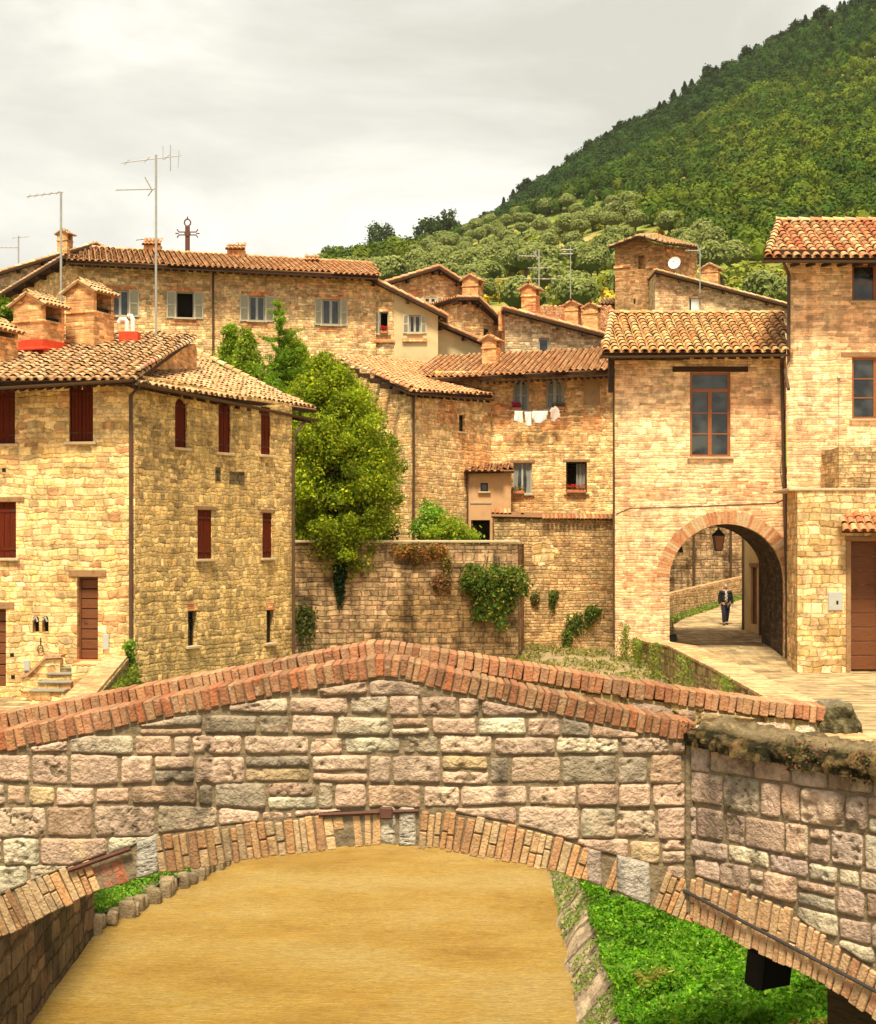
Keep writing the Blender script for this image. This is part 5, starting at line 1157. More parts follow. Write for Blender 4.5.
# annex
ax = thing('stone_annex', 'low rough stone annex with a recessed brown door at the right edge', 'house', (15, 50, -.8))
fL = frame(797.5, 49.6, 985, 49.6); fLs = frame(787, 51.8, 797.5, 49.6)
dr = rct(fL, 851, 884, 541, 674)
ztL = z_of(491, 49.6)
mb = MB(); facade(mb, fL, [(0, ztL), (fL.L, ztL)], -2.6, [hole(dr)], .55, 0, seed=4); mb.build('wall', M['stone_annex'], ax)
mb = MB(); facade(mb, fLs, [(0, ztL), (fLs.L, ztL)], -2.6, [], .2, 0, seed=17)
mb.add([fL.w(0, ztL), fL.w(fL.L, ztL), fL.w(fL.L, ztL, -2.6), fL.w(-.1, ztL, -2.6)], [[0, 1, 2, 3]]); mb.build('side_wall', M['stone_annex'], ax)
mb = MB(); fbox(mb, fL, -.3, 6.3, ztL+.003, ztL+.099, -2.3, .06, ch=.02); mb.build('coping', M['sill'], ax)
mb = MB(); fbox(mb, fL, 1.4, 6.2, ztL+.1, z_of(447, 49.6), -2.4, -.1); mb.build('upper_block', M['stone_low'], ax)
mb = MB(); fbox(mb, fL, dr[0]-.17, dr[0]-.01, dr[2]+.1, dr[3]+.02, -.02, .05, ch=.01); mb.build('door_jamb', M['wood_mid'], ax)
d = plank_door(ax, fL, (dr[0]+.05, dr[1], dr[2]+.1, dr[3]), 9, 'wood_brown', .5, 'wood_mid', .25, .15, handle=False)
q = [fL.w(*fL.uz(836, 531), .75), fL.w(*fL.uz(960, 531), .75), fL.w(*fL.uz(960, 515), .02), fL.w(*fL.uz(842, 515), .02)]
tile_roof(ax, q, 'red', .28, .34, .08, seed=12, name='porch_roof')
meter(fL, 828, 842.5, 592, 610.5, 'pale square meter box on the annex wall beside the recessed door', 'box_grey', True)
mb = MB(); u, z = fI.uz(838.5, 378); mb.tube([fI.w(u, z, .05), fI.w(u, z_of(490, 51), .05)], .014, n=5); mb.tube([fI.w(u-.05, z, .05), fI.w(u+.05, z+.0, .05)], .06, n=8); mb.build('rain_rod', M['metal'], ib)

# ================================================================== BEYOND THE ARCH
bw = thing('street_house', 'plain tan house wall with a brown downpipe seen inside the archway', 'house', (12.6, 57, 0))
fB = Fr(12.62, 62.0, 12.9, 56.7); mb = MB(); facade(mb, fB, [(0, 6), (fB.L, 6)], -1, [hole((3.6, 4.7, .0, 2.5)), hole((1.2, 2.1, .3, 2.6))], .3, 4, seed=2); mb.build('wall', M['plaster'], bw)
plank_door(bw, fB, (3.6, 4.7, .0, 2.5), 8, 'wood_dark', .15); plank_door(bw, fB, (1.2, 2.1, .3, 2.6), 6, 'wood_brown', .1, handle=False)
pipe(bw, [fB.w(2.9, 5.5, .08), fB.w(2.9, -.2, .08)], .06)
pipe(bw, [fB.w(.25, 5.5, .08), fB.w(.25, 0, .08)], .05)
fw = thing('distant_wall', 'tall dark stone retaining wall behind the walking man', 'wall', (13, 82, 0)); fD = frame(640, 80, 800, 84); mb = MB(); facade(mb, fD, [(0, 7.5), (fD.L, 7.5)], -1, [], .2, 1, seed=8); mb.build('wall_face', M['stone_garden'], fw)
pipe(fw, [PF(fD, 693, 400, .08), PF(fD, 693, 600, .08)], .07); pipe(fw, [PF(fD, 730, 400, .08), PF(fD, 730, 590, .08)], .07)
cp = [(665, 66.0), (676, 67.5), (695, 70), (715, 73), (735, 76), (760, 79)]
wall_run('curved_parapet', 'low curved brick topped wall along the street beyond the archway', 'wall', [((x-438)/1500*d, d) for x, d in cp], [z_of(y, d) for y, (x, d) in zip((598, 594, 589.5, 584.5, 580, 575), cp)], -.5, -.35, M['stone_low'], capmat=M['pave_brick'], cap_h=.08)
rs = np.random.RandomState(3); n = 2500; t = rs.rand(n); dd = 66+t*12; pxs = np.interp(dd, [c[1] for c in cp], [c[0] for c in cp]); X = (pxs-438)/1500*dd+rs.rand(n)*.5; 
mb = MB(); leaf_quads(mb, np.stack([X, dd-.3*rs.rand(n), np.array([zr(y) for y in dd])+rs.rand(n)*.16], 1), .06, jit_cols(rs, n, (.20, .26, .05), .3), .8, rs=rs); tag(mb.build('verge_grass', M['leaf'], None, (0, 0, 0)), 'strip of grass at the foot of the curved low wall', 'grass', kind='stuff')

# ================================================================== MID BUILDINGS  (F, G, shed, low wall)
fb = thing('laundry_house', 'long stone house with arched windows and washing hung below them', 'house', (6, 62, -1))
fF = frame(488, 62, 614, 62); zt = z_of(377, 62)
f1 = rct(fF, 513, 529, 379.5, 411); f2 = rct(fF, 546, 564, 378, 409.5); f3 = rct(fF, 583.5, 600, 377+1, 405); f4 = rct(fF, 513, 532, 463, 494); f5 = rct(fF, 566, 587, 462, 493)
zt = z_of(371, 62)
aro = [(arch_pts(r[0], r[1], r[2], r[3], 10), False) for r in (f1, f2, f3)]
mb = MB(); facade(mb, fF, [(-2.2, zt), (fF.L, zt)], -2.6, aro+[hole(f4), hole(f5)], .22, 5, seed=6); mb.build('wall', M['stone_mid'], fb)
casement(fb, fF, f1, 'frame_white', 2, 2, arched=True, dep=.14, sash=.07, curtain=True); casement(fb, fF, f2, 'frame_white', 2, 2, arched=True, dep=.14, sash=.09, curtain=True)
g = MB(); g.poly_prism([fF.w(a, b, -.06) for a, b in arch_pts(*f3[:2], f3[2], f3[3], 10)], (0, .1, 0)); g.build('blocked_window', M['plaster2'], fb)
casement(fb, fF, f4, 'frame_white', 2, 1, dep=.14, sash=.05, curtain=True); casement(fb, fF, f5, 'wood_dark', 1, 1, dep=.14, sash=.06, dark=True); lintel(fb, fF, f5, M['wood_mid'], .12, .12, .02); lintel(fb, fF, f4, M['wood_mid'], .12, .12, .02)
g = MB(); V = [fF.w(f5[0]+.45+.38*i/7, z, -.3+.03*math.sin(i*2.2)) for z in (f5[3]-.05, f5[2]+.2) for i in range(8)]; g.add(V, [[i, i+1, 8+i+1, 8+i] for i in range(7)]); g.build('curtain', M['curtain'], fb)
for r in (f1, f2, f3): brick_arch(fb, fF, r[0], r[1], r[3], .13, n=17, proud=.01)
# faded brick patches
patch(fb, fF, 580, 604, 412, 432, seed=3); patch(fb, fF, 536, 575, 418, 431, seed=5); patch(fb, fF, 492, 512, 400, 428, seed=6)
e0 = P(405, 378, 61.2); e1 = P(617, 371.5, 61.2); r0 = P(440, 358.5, 68.0); r1 = P(622, 346, 68.0)
rf = tile_roof(fb, [e0, e1, r1, r0], 'orange', .25, .36, .12, seed=15, jitter=1.2, seg=4)
eave_rafters(fb, e0+Vector((3, 0, 0)), e1, (0, 1, 0), 22, .16, .6); gutter(fb, e0+Vector((3.2, -.05, -.06)), e1+Vector((-.1, -.05, -.06)), .06)
chimney(fb, 491, 64.5, 335, 372, .62, .6, .35, 'brick', 'orange', .36)
gb = thing('corner_house', 'stone corner house with low tiled roof right of the big green tree', 'house', (-1, 58, 0))
gC = P(411, 392, 57.0); fGl = frame(345, 60.5, 411, 57.0); fGr = frame(411, 57.0, 491, 61.9)
zc = z_of(391, 57); zl_ = z_of(360, 60.5); zr_ = z_of(394, 61.9)
g1 = rct(fGl, 352, 362, 397, 412); g2 = rct(fGr, 459, 465, 415, 432); g3 = rct(fGl, 321, 340, 364, 378)
mb = MB(); facade(mb, fGl, [(-2.0, zl_+.75), (0, zl_), (fGl.L, zc)], 2.0, [hole(g1)], .2, 0, seed=12); mb.build('left_wall', M['stone_mid'], gb)
mb = MB(); facade(mb, fGr, [(0, zc), (fGr.L, zr_)], -1, [hole(g2)], .2, 0, seed=19); mb.build('right_wall', M['stone_mid'], gb)
casement(gb, fGl, g1, 'shutter_grey', 2, 1, dep=.05, sash=.06); casement(gb, fGr, g2, 'wood_dark', 1, 1, dep=.12, sash=.04)
patch(gb, fGr, 436, 458, 400, 425, seed=9)
a = gC+Vector((.0, -.55, .02)); b = P(492, 396.5, 61.6); c = P(440, 363, 68.5); d_ = P(330, 356, 62.2)
rf = tile_roof(gb, [a, b, c, d_], 'orange', .25, .36, .12, seed=16, jitter=1.2, seg=4)
ridge_tiles(rf, a+Vector((0, .1, .06)), d_+Vector((0, .1, .06)), 'orange', .11, .38, 2, 'verge'); eave_rafters(gb, a, b, (-.5, .85, 0), 12, .16, .6); gutter(gb, a+Vector((.05, -.06, -.06)), b+Vector((.05, -.06, -.06)), .06)
pipe(gb, [PF(fGr, 411.5, 396, .1), PF(fGr, 411.5, 470, .1), PF(fGr, 411, 545, .1)], .05)
m = MB()
for k in range(6):
    t = (k+.3)/6; q = Vector((fGl.w(0, 0).x, fGl.w(0, 0).y, zl_)).lerp(Vector((fGl.w(fGl.L, 0).x, fGl.w(fGl.L, 0).y, zc)), t); o = fGl.w(0, 0, 1)-fGl.w(0, 0, 0)
    m.box((-.07, 0, -.28), (.07, .5, -.10), M=Matrix.Translation(q+o*.5) @ Matrix(((fGl.dx, -fGl.nx, 0, 0), (fGl.dy, -fGl.ny, 0, 0), (0, 0, 1, 0), (0, 0, 0, 1))))
m.build('purlin', M['wood_dark'], gb)
# plastered bay with a tiny window
sh = thing('plaster_bay', 'small terracotta plastered lean-to bay with a tiny square window', 'lean-to', P(495, 540, 60.5))
fP = frame(467.5, 60.2, 511, 60.2); p1 = rct(fP, 480.5, 488, 483, 491.5); p2 = rct(fP, 471, 490, 520, 546)
mb = MB(); facade(mb, fP, [(0, z_of(471, 60.2)), (fP.L, z_of(471, 60.2))], -1, [hole(p1), (([(p2[0], -.9), (p2[1], -.9), (p2[1], p2[3]), (p2[0], p2[3])]), False)], .5, 2.2); mb.build('wall', M['orange_plaster'], sh)
casement(sh, fP, p1, 'wood_dark', 1, 1, dep=.08, sash=.05); fbox(MB(), fP, p2[0], p2[1], -.9, p2[3], -.7, -.5).build('dark_doorway', M['interior'], sh)
fbox(MB(), fP, .1, fP.L*.55, z_of(503.5, 60.2), z_of(501.5, 60.2), -.02, .03).build('string_course', M['sill'], sh)
tile_roof(sh, [fP.w(-.15, z_of(472, 60), .3), fP.w(1.85, z_of(471, 60), .3), fP.w(1.85, z_of(463.5, 61.9), -1.75), fP.w(0, z_of(464, 61.9), -1.75)], 'red', .24, .34, .07, seed=3)
pipe(sh, [PF(fP, 467.5, 474, .05), PF(fP, 467.5, 548, .05)], .035)
lw = thing('terrace_wall', 'small stoned wall with thin tile coping below the laundry house', 'wall', (5, 58, -1))
fW = frame(494, 58, 616, 58); mb = MB(); facade(mb, fW, [(0, z_of(515, 58)), (fW.L, z_of(518, 58))], -2.6, [], .2, 1.6, seed=5); mb.build('wall_face', M['stone_low'], lw)
rt2 = tile_roof(lw, [fW.w(-.1, z_of(516.5, 58), .12), fW.w(fW.L, z_of(519.5, 58), .12), fW.w(fW.L, z_of(515, 58)+.02, -.25), fW.w(-.1, z_of(512, 58)+.02, -.25)], 'red', .16, .4, .05, seed=4, name='tile_coping', channels=False)
patch(lw, fW, 530, 558, 540, 566, seed=2, mat='stone_annex')
# garden retaining wall
gw = thing('garden_wall', 'long weathered retaining wall with trailing plants below the garden trees', 'wall', (-1, 52, -1))
fG = frame(280, 51.5, 518, 52.6); mb = MB(); facade(mb, fG, [(0, z_of(543, 51.5)), (fG.L, z_of(544, 52.6))], -2.6, [], .2, .5, seed=9); mb.build('wall_face', M['stone_garden'], gw)
mb = MB(); fr_ = Fr(fG.w(fG.L, 0).x, fG.w(fG.L, 0).y, P(524, 545, 58).x, 58); facade(mb, fr_, [(0, z_of(544, 52.6)), (fr_.L, z_of(544, 52.6))], -2.6, [], .2, 0); mb.build('return_wall', M['stone_garden'], gw)
mb = MB(); fbox(mb, fG, -.2, fG.L+.06, z_of(543, 51.5)-.02+.024, z_of(543, 51.5)+.10, -.56, .06, ch=.02); mb.build('coping', M['sill'], gw)
sheet('garden_terrace', None, [[(-12, 51.9, 3.46), (-4, 52.0, 3.46), (fG.w(fG.L, 0).x-.02, 53, 3.46)], [(-12, 66, 3.46), (-4, 66, 3.46), (3.2, 66, 3.46)]], M['bank'])
# sloping ground under the far walls
# ================================================================== UPPER BUILDINGS
def uzs(fr, pts): return [fr.uz(x, y) for x, y in pts]
bb = thing('long_house', 'long brown stone house with grey shutters under the iron cross', 'house', (-10, 67, 4))
fBf = frame(71, 66, 376, 68.5); z1 = z_of(262, 66)
zL, zR = z_of(262, 66), z_of(278, 68.5)
ws = [rct(fBf, 111, 129, 290, 316), rct(fBf, 176, 194, 292, 318), rct(fBf, 249, 265, 296, 321), rct(fBf, 322, 340, 299, 325)]
mb = MB(); low = rct(fBf, 321, 341, 363, 380)
facade(mb, fBf, [(0, zL), (fBf.L, zR)], 2, [hole(r) for r in ws]+[hole(low)], .22, 0, seed=7); mb.build('wall', M['stone_far'], bb)
fbox(MB(), fBf, .3, fBf.L, 3, zR-.5, -2.2, -2.1).build('inner_wall', M['interior'], bb)
casement(bb, fBf, ws[0], 'frame_white', 2, 1, dep=.1, sash=.07, shutters='LR', sw=.42); casement(bb, fBf, ws[1], 'frame_white', 1, 1, dep=.1, sash=.05, shutters='LR', dark=True, sw=.4); casement(bb, fBf, ws[2], 'frame_white', 2, 1, dep=.1, sash=.07, shutters='LR', sw=.4); casement(bb, fBf, ws[3], 'frame_white', 2, 1, dep=.1, sash=.08, shutters='LR', sw=.33)
casement(bb, fBf, low, 'wood_dark', 1, 1, dep=.15, sash=.05, dark=True)
for r in ws: lintel(bb, fBf, r, M['brick_red'], .35, .2, .01, 'brick_lintel'); fbox(MB(), fBf, r[0]-.25, r[1]+.25, r[2]-.30, r[2]-.12, -.1, .015).build('brick_course', M['brick_red'], bb)
e0 = P(66, 260, 65.2); e1 = P(378, 276, 67.6); r1 = P(372, 264, 72.5); r0 = P(92, 248, 71)
rf = tile_roof(bb, [e0, e1, r1, r0], 'orange', .25, .38, .12, seed=21, seg=4, tint=1.0); eave_rafters(bb, e0, e1, (0, 1, 0), 40, .14, .7); gutter(bb, e0+Vector((0, -.06, -.06)), e1+Vector((0, -.06, -.06)), .06)
ridge_tiles(rf, r0, r1, 'orange', .12, .4, 3)
pipe(bb, [PF(fBf, 213, 268, .1), PF(fBf, 213, 345, .1), PF(fBf, 213, 372, .1)], .05)
# left gable end
fBl = frame(-12, 73, 71, 66); top = uzs(fBl, [(-12, 309), (71, 260)]); mb = MB(); facade(mb, fBl, top, 2, [], .2, 4, seed=3); mb.build('gable_wall', M['stone_mid'], bb)
profile_roof(bb, fBl, top, 3.6, .5, .3, 'old', .05, seed=31)
# small ridge chimneys
for i, (px, py, w_) in enumerate(((153, 246, .75), (236.5, 250.5, .80), (312, 262, .6))):
    c = P(px, py, 71.5); g = MB(); g.box((c.x-w_/2, c.y-.35, c.z-.8), (c.x+w_/2, c.y+.35, c.z+.02)); ch = g.build('chimney', M['brick'], bb)
    tile_roof(ch, [c+Vector((-w_/2-.08, -.45, .0)), c+Vector((w_/2+.08, -.45, 0)), c+Vector((w_/2, .1, .32)), c+Vector((-w_/2, .1, .32))], 'orange', .18, .25, .04, name='cap_tiles', seg=4, channels=False, seed=i)
# iron cross
cr = thing('iron_cross', 'ornate rusty iron cross standing on the long tiled roof', 'cross', P(187.5, 254, 72)); c = P(187.5, 233.5, 72); m = MB(); m.box((c.x-.11, c.y-.05, c.z-1.2), (c.x+.11, c.y+.05, c.z+.35), ch=.02); m.build('shaft', M['iron'], cr)
m = MB()
for sx in (-1, 1):
    m.box((min(c.x, c.x+sx*.42), c.y-.04, c.z+.05), (max(c.x, c.x+sx*.42), c.y+.04, c.z+.09)); m.box((min(c.x, c.x+sx*.42), c.y-.04, c.z-.09), (max(c.x, c.x+sx*.42), c.y+.04, c.z-.05))
    for q in (-1, 0, 1): m.tube([(c.x+sx*.42, c.y, c.z+q*.09), (c.x+sx*(.52 if q == 0 else .47), c.y, c.z+q*.15), (c.x+sx*(.58 if q == 0 else .50), c.y, c.z+q*.2)], .03, n=6)
m.build('arm', M['iron'], cr); m = MB(); pts = [(c.x+.15*math.sin(a)*(1 if a < math.pi else 1), c.y, c.z+.52-.17*math.cos(a)) for a in np.linspace(0, 2*math.pi, 13)]; m.tube(pts, .035, n=6); m.tube([(c.x, c.y, c.z+.66), (c.x, c.y, c.z+.82)], [.05, .02], n=6)
m.tube([(c.x, c.y-.08, c.z), (c.x, c.y+.08, c.z)], .14, n=12); m.build('finial', M['iron'], cr)

# house behind the long house, far left
b2 = thing('gabled_house', 'stone house behind at far left with a small round-headed chimney', 'house', (-20, 82, 6)); f2_ = frame(-30, 80, 128, 84); top = uzs(f2_, [(-30, 283), (93, 246), (128, 262)])
mb = MB(); facade(mb, f2_, top, 4, [], .2, 6, seed=15); mb.build('wall', M['stone_grey'], b2); profile_roof(b2, f2_, top, 6, .6, .3, 'old', .05, seed=41)
chimney(b2, 65, 82, 230, 254, .62, .6, .3, 'brick', 'old', .45)
# plaster houses right of the long house
cb = thing('plaster_house', 'house half stone half cream plaster with a sloping tiled roof', 'house', (-1, 69, 4)); fC = frame(372, 68.6, 438, 68.6); top = uzs(fC, [(372, 281), (438, 314)])
c5 = rct(fC, 379.5, 388.5, 311.5, 334); c6 = rct(fC, 409, 420.5, 315, 333)
usplit = fC.u(394)
fC1 = frame(372, 68.6, 394, 68.6); fC2 = frame(394, 68.55, 438, 68.55)
q5 = rct(fC1, 379.5, 388.5, 311.5, 334); q6 = rct(fC2, 409, 420.5, 315, 333)
mb = MB(); facade(mb, fC1, uzs(fC1, [(372, 281), (394, 292)]), 2, [hole(q5)], .2, 5, seed=8); mb.build('stone_wall', M['stone_far'], cb)
mb = MB(); facade(mb, fC2, uzs(fC2, [(394, 292), (438, 314)]), 2, [hole(q6)], .2, 5); mb.build('plaster_wall', M['plaster'], cb)
casement(cb, fC1, q5, 'frame_white', 1, 1, dep=.1, sash=.05, shutters='L', dark=True, sw=.38); casement(cb, fC2, q6, 'frame_white', 2, 1, dep=.1, sash=.07, shutters='LR', sw=.27)
for fr_, r in ((fC1, q5), (fC2, q6)): fbox(MB(), fr_, r[0]-.3, r[1]+.3, r[2]-.42, r[2]-.26, -.05, .12, ch=.02).build('brick_ledge', M['brick_red'], cb)
profile_roof(cb, fC, top, 5, .5, .4, 'orange', .06, seed=43)
c2 = thing('cream_house', 'small cream plaster house with a low wide window below the gables', 'house', (1.4, 70, 4)); fC3 = frame(437, 69.5, 486, 70.5); r = rct(fC3, 454, 467.5, 366, 373.5); top = uzs(fC3, [(437, 325), (486, 346)])
mb = MB(); facade(mb, fC3, top, 2, [hole(r)], .15, 4); mb.build('wall', M['plaster'], c2); casement(c2, fC3, r, 'frame_white', 2, 1, dep=.1, sash=.05, lin=None); profile_roof(c2, fC3, top, 4, .4, .2, 'orange', .05, seed=44, th=.1)
# gable D1, D2
d1 = thing('gabled_house', 'brown stone gabled house with grey shutter under its peak', 'house', (0, 78, 6)); fD1 = frame(382, 77, 472, 78); top = uzs(fD1, [(382, 286), (437, 269.5), (470, 290)])
r = rct(fD1, 424, 436.5, 297, 307); mb = MB(); facade(mb, fD1, top, 3, [hole(r)], .2, 7, seed=23); mb.build('wall', M['stone_far'], d1); casement(d1, fD1, r, 'shutter_grey', 2, 2, dep=.02, sash=.09, lin=None, shutters='R', sw=.01 if False else .3)
profile_roof(d1, fD1, top, 7, .6, .3, 'orange', .06, seed=45); patch(d1, fD1, 405, 425, 285, 300, seed=4); patch(d1, fD1, 440, 462, 300, 330, seed=14)
chimney(d1, 472.5, 77.5, 275, 305, .85, .8, .35, 'brick', 'orange', .40)
d2 = thing('lean_house', 'narrow stone house with a steep lean-to roof below the brick chimney', 'house', (2, 75, 5)); fD2 = frame(457, 74, 511, 75.5); top = uzs(fD2, [(457, 300), (474, 300), (511, 335)])
r = rct(fD2, 483.5, 490, 328, 338); mb = MB(); facade(mb, fD2, top, 3, [hole(r)], .15, 5, seed=27); mb.build('wall', M['stone_mid'], d2); casement(d2, fD2, r, 'frame_white', 1, 1, dep=.08, sash=.05, lin=None)
profile_roof(d2, fD2, top, 5, .5, .25, 'orange', .05, seed=46)
# E
eb = thing('lean_house', 'stone house with one small square window under a long sloping roof', 'house', (5, 72, 4)); fE = frame(505, 71, 606, 71); top = uzs(fE, [(505, 311), (606, 337.5)])
r = rct(fE, 538.5, 549, 338, 353); mb = MB(); facade(mb, fE, top, 2, [hole(r)], .2, 6, seed=33); mb.build('wall', M['stone_grey'], eb); casement(eb, fE, r, 'frame_white', 1, 1, dep=.1, sash=.07, lin=None, sl=False)
profile_roof(eb, fE, top, 6, .5, .3, 'orange', .06, seed=47)
chimney(eb, 530.5, 72.5, 284, 314, .72, .7, .35, 'brick_red', 'orange', .42)
c = P(506, 318, 71.6); MB().box(tuple(c+Vector((-.35, 0, -.6))), tuple(c+Vector((.3, .6, .35)))).build('roof_wall', M['brick'], eb)
# orange roofs behind E
e2_ = thing('orange_roof_house', 'house behind with orange roof and two brick chimneys', 'house', (8, 84, 6)); fE2 = frame(485, 80, 614, 80); mb = MB(); facade(mb, fE2, [(0, z_of(336, 80)), (fE2.L, z_of(336, 80))], 2, [], .2, 6, seed=35); mb.build('wall', M['stone_mid'], e2_)
rf = tile_roof(e2_, [P(483, 337, 79.3), P(616, 337, 79.3), P(612, 306, 86), P(535, 307, 86)], 'red', .26, .38, .12, seed=48, seg=4); chimney(e2_, 573, 80.5, 301, 326, .72, .7, .35, 'brick', 'red', .4); chimney(e2_, 592.5, 80, 303, 330, .72, .7, .35, 'brick', 'red', .4)
chimney(e2_, 514, 80, 330, 350, .4, .4, .35, 'brick', 'red', .4) if False else None
# tower J and house K
tb = thing('brick_tower', 'square brick tower house with low roof against the green hill', 'tower', (14, 94, 8)); fJ = frame(615, 94, 663.5, 92.5); fJr = frame(663.5, 92.5, 697, 96)
zt0, zt1, zt2 = z_of(246, 94), z_of(237, 93.2), z_of(246, 92.5)
r = rct(fJ, 638, 645, 255.5, 269); r2_ = rct(fJ, 633.5, 635.5, 299, 304); top = [(0, zt0), (fJ.L*.5, zt1), (fJ.L, zt2)]
mb = MB(); facade(mb, fJ, top, 7, [hole(r), hole(r2_)], .4, 0, seed=44); facade(mb, fJr, [(0, zt2), (fJr.L, z_of(248.5, 96))], 7, [], .2, 2.0, seed=45); mb.build('wall', M['brick_tower'], tb)
fbox(MB(), fJ, .1, fJ.L-.1, 7.1, zt0-.3, -.55, -.5).build('inner_wall', M['interior'], tb)
for a_, b_ in ((614, 630), (646, 662)): rr_ = rct(fJ, a_, b_, 265, 268); fbox(MB(), fJ, rr_[0], rr_[1], rr_[2], rr_[3], -.05, .07, ch=.01).build('string_course', M['brick_red'], tb)
rr_ = rct(fJr, 665, 682, 251, 254); fbox(MB(), fJr, rr_[0], rr_[1], rr_[2], rr_[3], -.05, .07, ch=.01).build('string_course', M['brick_red'], tb)
A_ = P(608.5, 247.5, 73.6); B_ = P(640, 235, 73.0); C_ = P(700, 247.5, 75.8); D_ = P(665, 240, 71.9)
bk = Vector((2.3, 3.6, 0)); 
tile_roof(tb, [P(609, 247, 93.7), P(638, 235.5, 92.4), P(657, 235, 99), P(625, 246, 100)], 'old', .25, .36, .10, seed=50, seg=4, channels=False, tint=.8)
tile_roof(tb, [P(638, 235.5, 92.4), P(667, 243, 91.4), P(700, 247.5, 96), P(657, 235.2, 99)], 'old', .25, .36, .10, seed=51, seg=4, channels=False, tint=.8)
kb = thing('lean_house', 'stone house with pale pane window beside the brick tower', 'house', (17, 90, 8)); fK = frame(655, 90.5, 790, 90.5); top = uzs(fK, [(655, 273), (790, 308)])
r = rct(fK, 689, 700.5, 298, 311); mb = MB(); facade(mb, fK, top, 7, [hole(r)], .2, 5, seed=55); mb.build('wall', M['stone_grey'], kb); casement(kb, fK, r, 'frame_white', 1, 1, dep=.14, sash=.06, lin=None); profile_roof(kb, fK, top, 5, .5, .1, 'old', .08, seed=52)
g = MB(); fbox(g, fK, r[0]+.15, r[1]-.05, r[2]+.04, r[3]-.05, -.15, -.12); g.build('curtain', M['white'], kb)
chimney(kb, 710.5, 92, 264, 290, 1.02, .95, .3, 'brick', 'old', .35)
g = MB(); c = P(722, 281, 92); g.tube([c-Vector((0, 0, .8)), c+Vector((0, 0, .25)), c+Vector((.15, 0, .3))], .09, n=8); g.build('stove_pipe', M['iron_dark'], kb)
# small dark roof left of tower
kk = thing('roof_shed', 'small dark tiled shed roof at the left foot of the brick tower', 'shed', P(607, 320, 96)); fKK = frame(601, 96, 616, 96); mb = MB(); facade(mb, fKK, [(0, z_of(303, 96)), (fKK.L, z_of(303, 96))], 4, [hole((.15, .6, z_of(318, 96), z_of(306, 96)))], .3, 2); mb.build('wall', M['stone_mid'], kk)
tile_roof(kk, [P(600, 304, 95.5), P(617, 304, 95.5), P(617, 299, 98), P(601, 299, 98)], 'old', .22, .34, .08, seed=53, seg=4, channels=False)

# ================================================================== ANTENNAS, DISH
def antenna(px, py0, py1, d, label, kind, r=.028, name='tv_antenna', group=None):
    a = P(px, py0, d); b = P(px, py1, d); t = thing(name, label, 'antenna', b, group); m = MB(); m.tube([b-Vector((0, 0, .5)), a], r, n=8); m.build('mast', M['metal'], t); m = MB(); s = d/F
    for (x0, y0, x1, y1, els, eh, rr) in kind:
        p0, p1 = P(x0, y0, d), P(x1, y1, d); m.tube([p0, p1], rr, n=5)
        for i in range(els):
            c = p0.lerp(p1, (i+.3)/els); v = Vector((.12, -.25, 0))*eh+Vector((0, 0, eh*.0)); m.tube([c-v, c+v], rr*.6, n=4)
    m.build('boom', M['metal'], t); return t
antenna(61, 192, 336, 43.8, 'thin television antenna mast rising behind the left roof chimneys', [(27, 196.5, 63, 192, 5, .8, .018)], .034)
t = antenna(156, 155, 338, 44.5, 'tall television antenna mast with two arrays near the roof gablet', [(121, 163, 181, 155.5, 3, 1.2, .016), (116, 190, 156, 189, 12, .35, .018)], .034)
m = MB(); d = 44.5
m.tube([P(145, 177, d), P(152, 190, d)], .02, n=5); m.tube([P(148, 196, d), P(153, 189, d)], .02, n=5); m.tube([P(170.5, 145, d), P(170.5, 171, d)], .012, n=4); m.tube([P(163, 146, d), P(163, 160, d)], .008, n=4); m.tube([P(179, 150, d), P(178, 168, d)], .008, n=4); m.build('reflector', M['metal'], t)
antenna(18.5, 236, 276, 84, 'faint television antenna at the far left skyline', [(0, 247.5, 19, 247.5, 4, .6, .03), (12, 238, 30, 236.5, 3, .8, .02)], .04)
antenna(147.5, 238, 250, 72, 'small television antenna just left of the iron cross', [(136, 240, 148, 238.5, 3, .5, .03)], .035)
antenna(539, 249, 305, 74, 'television antenna with stacked arms above the red brick chimney', [(519, 256, 537, 256.5, 6, .5, .03), (533, 251, 539, 260, 0, .3, .04), (520, 279, 556, 279, 4, .8, .018), (528, 268, 549, 268, 3, .6, .018)], .035)
antenna(700, 248, 285, 90, 'television antenna with a short arrow head right of the brick tower', [(686, 250.5, 700, 251, 5, .5, .035), (697, 244, 701, 256, 0, .3, .04)], .035)
antenna(570.5, 245, 318, 82, 'slim mast with a flat grid antenna above the orange roof', [(561, 250, 573, 250, 8, .3, .04), (561, 254, 573, 254, 8, .3, .04)], .025)
ds = thing('satellite_dish', 'round white satellite dish on the side of the brick tower', 'satellite dish', P(676, 268, 88.5)); c = P(675, 263.5, 89); m = MB(); V = []; n = 20
ax_ = Vector((-.45, -.85, .25)).normalized(); ux_ = ax_.cross(Vector((0, 0, 1))).normalized(); uy_ = ux_.cross(ax_)
for k in range(5):
    rr = .38*k/4
    for i in range(n): 
        t_ = 2*math.pi*i/n; V.append(c+ux_*rr*math.cos(t_)+uy_*rr*math.sin(t_)+ax_*(rr*rr*.9))
m.add(V, [[k*n+i, k*n+(i+1) % n, (k+1)*n+(i+1) % n, (k+1)*n+i] for k in range(4) for i in range(n)]); m.build('dish', M['white'], ds, smooth=True)
m = MB(); m.tube([c-uy_*.25, c+ax_*.35-uy_*.1, c+ax_*.36], .015, n=5); m.tube([c+ax_*.36, c+ax_*.27], .04, n=8); m.tube([c, c-ax_*.3, c-ax_*.35-Vector((0, 0, .5))], .03, n=6); m.build('feed_arm', M['metal'], ds)

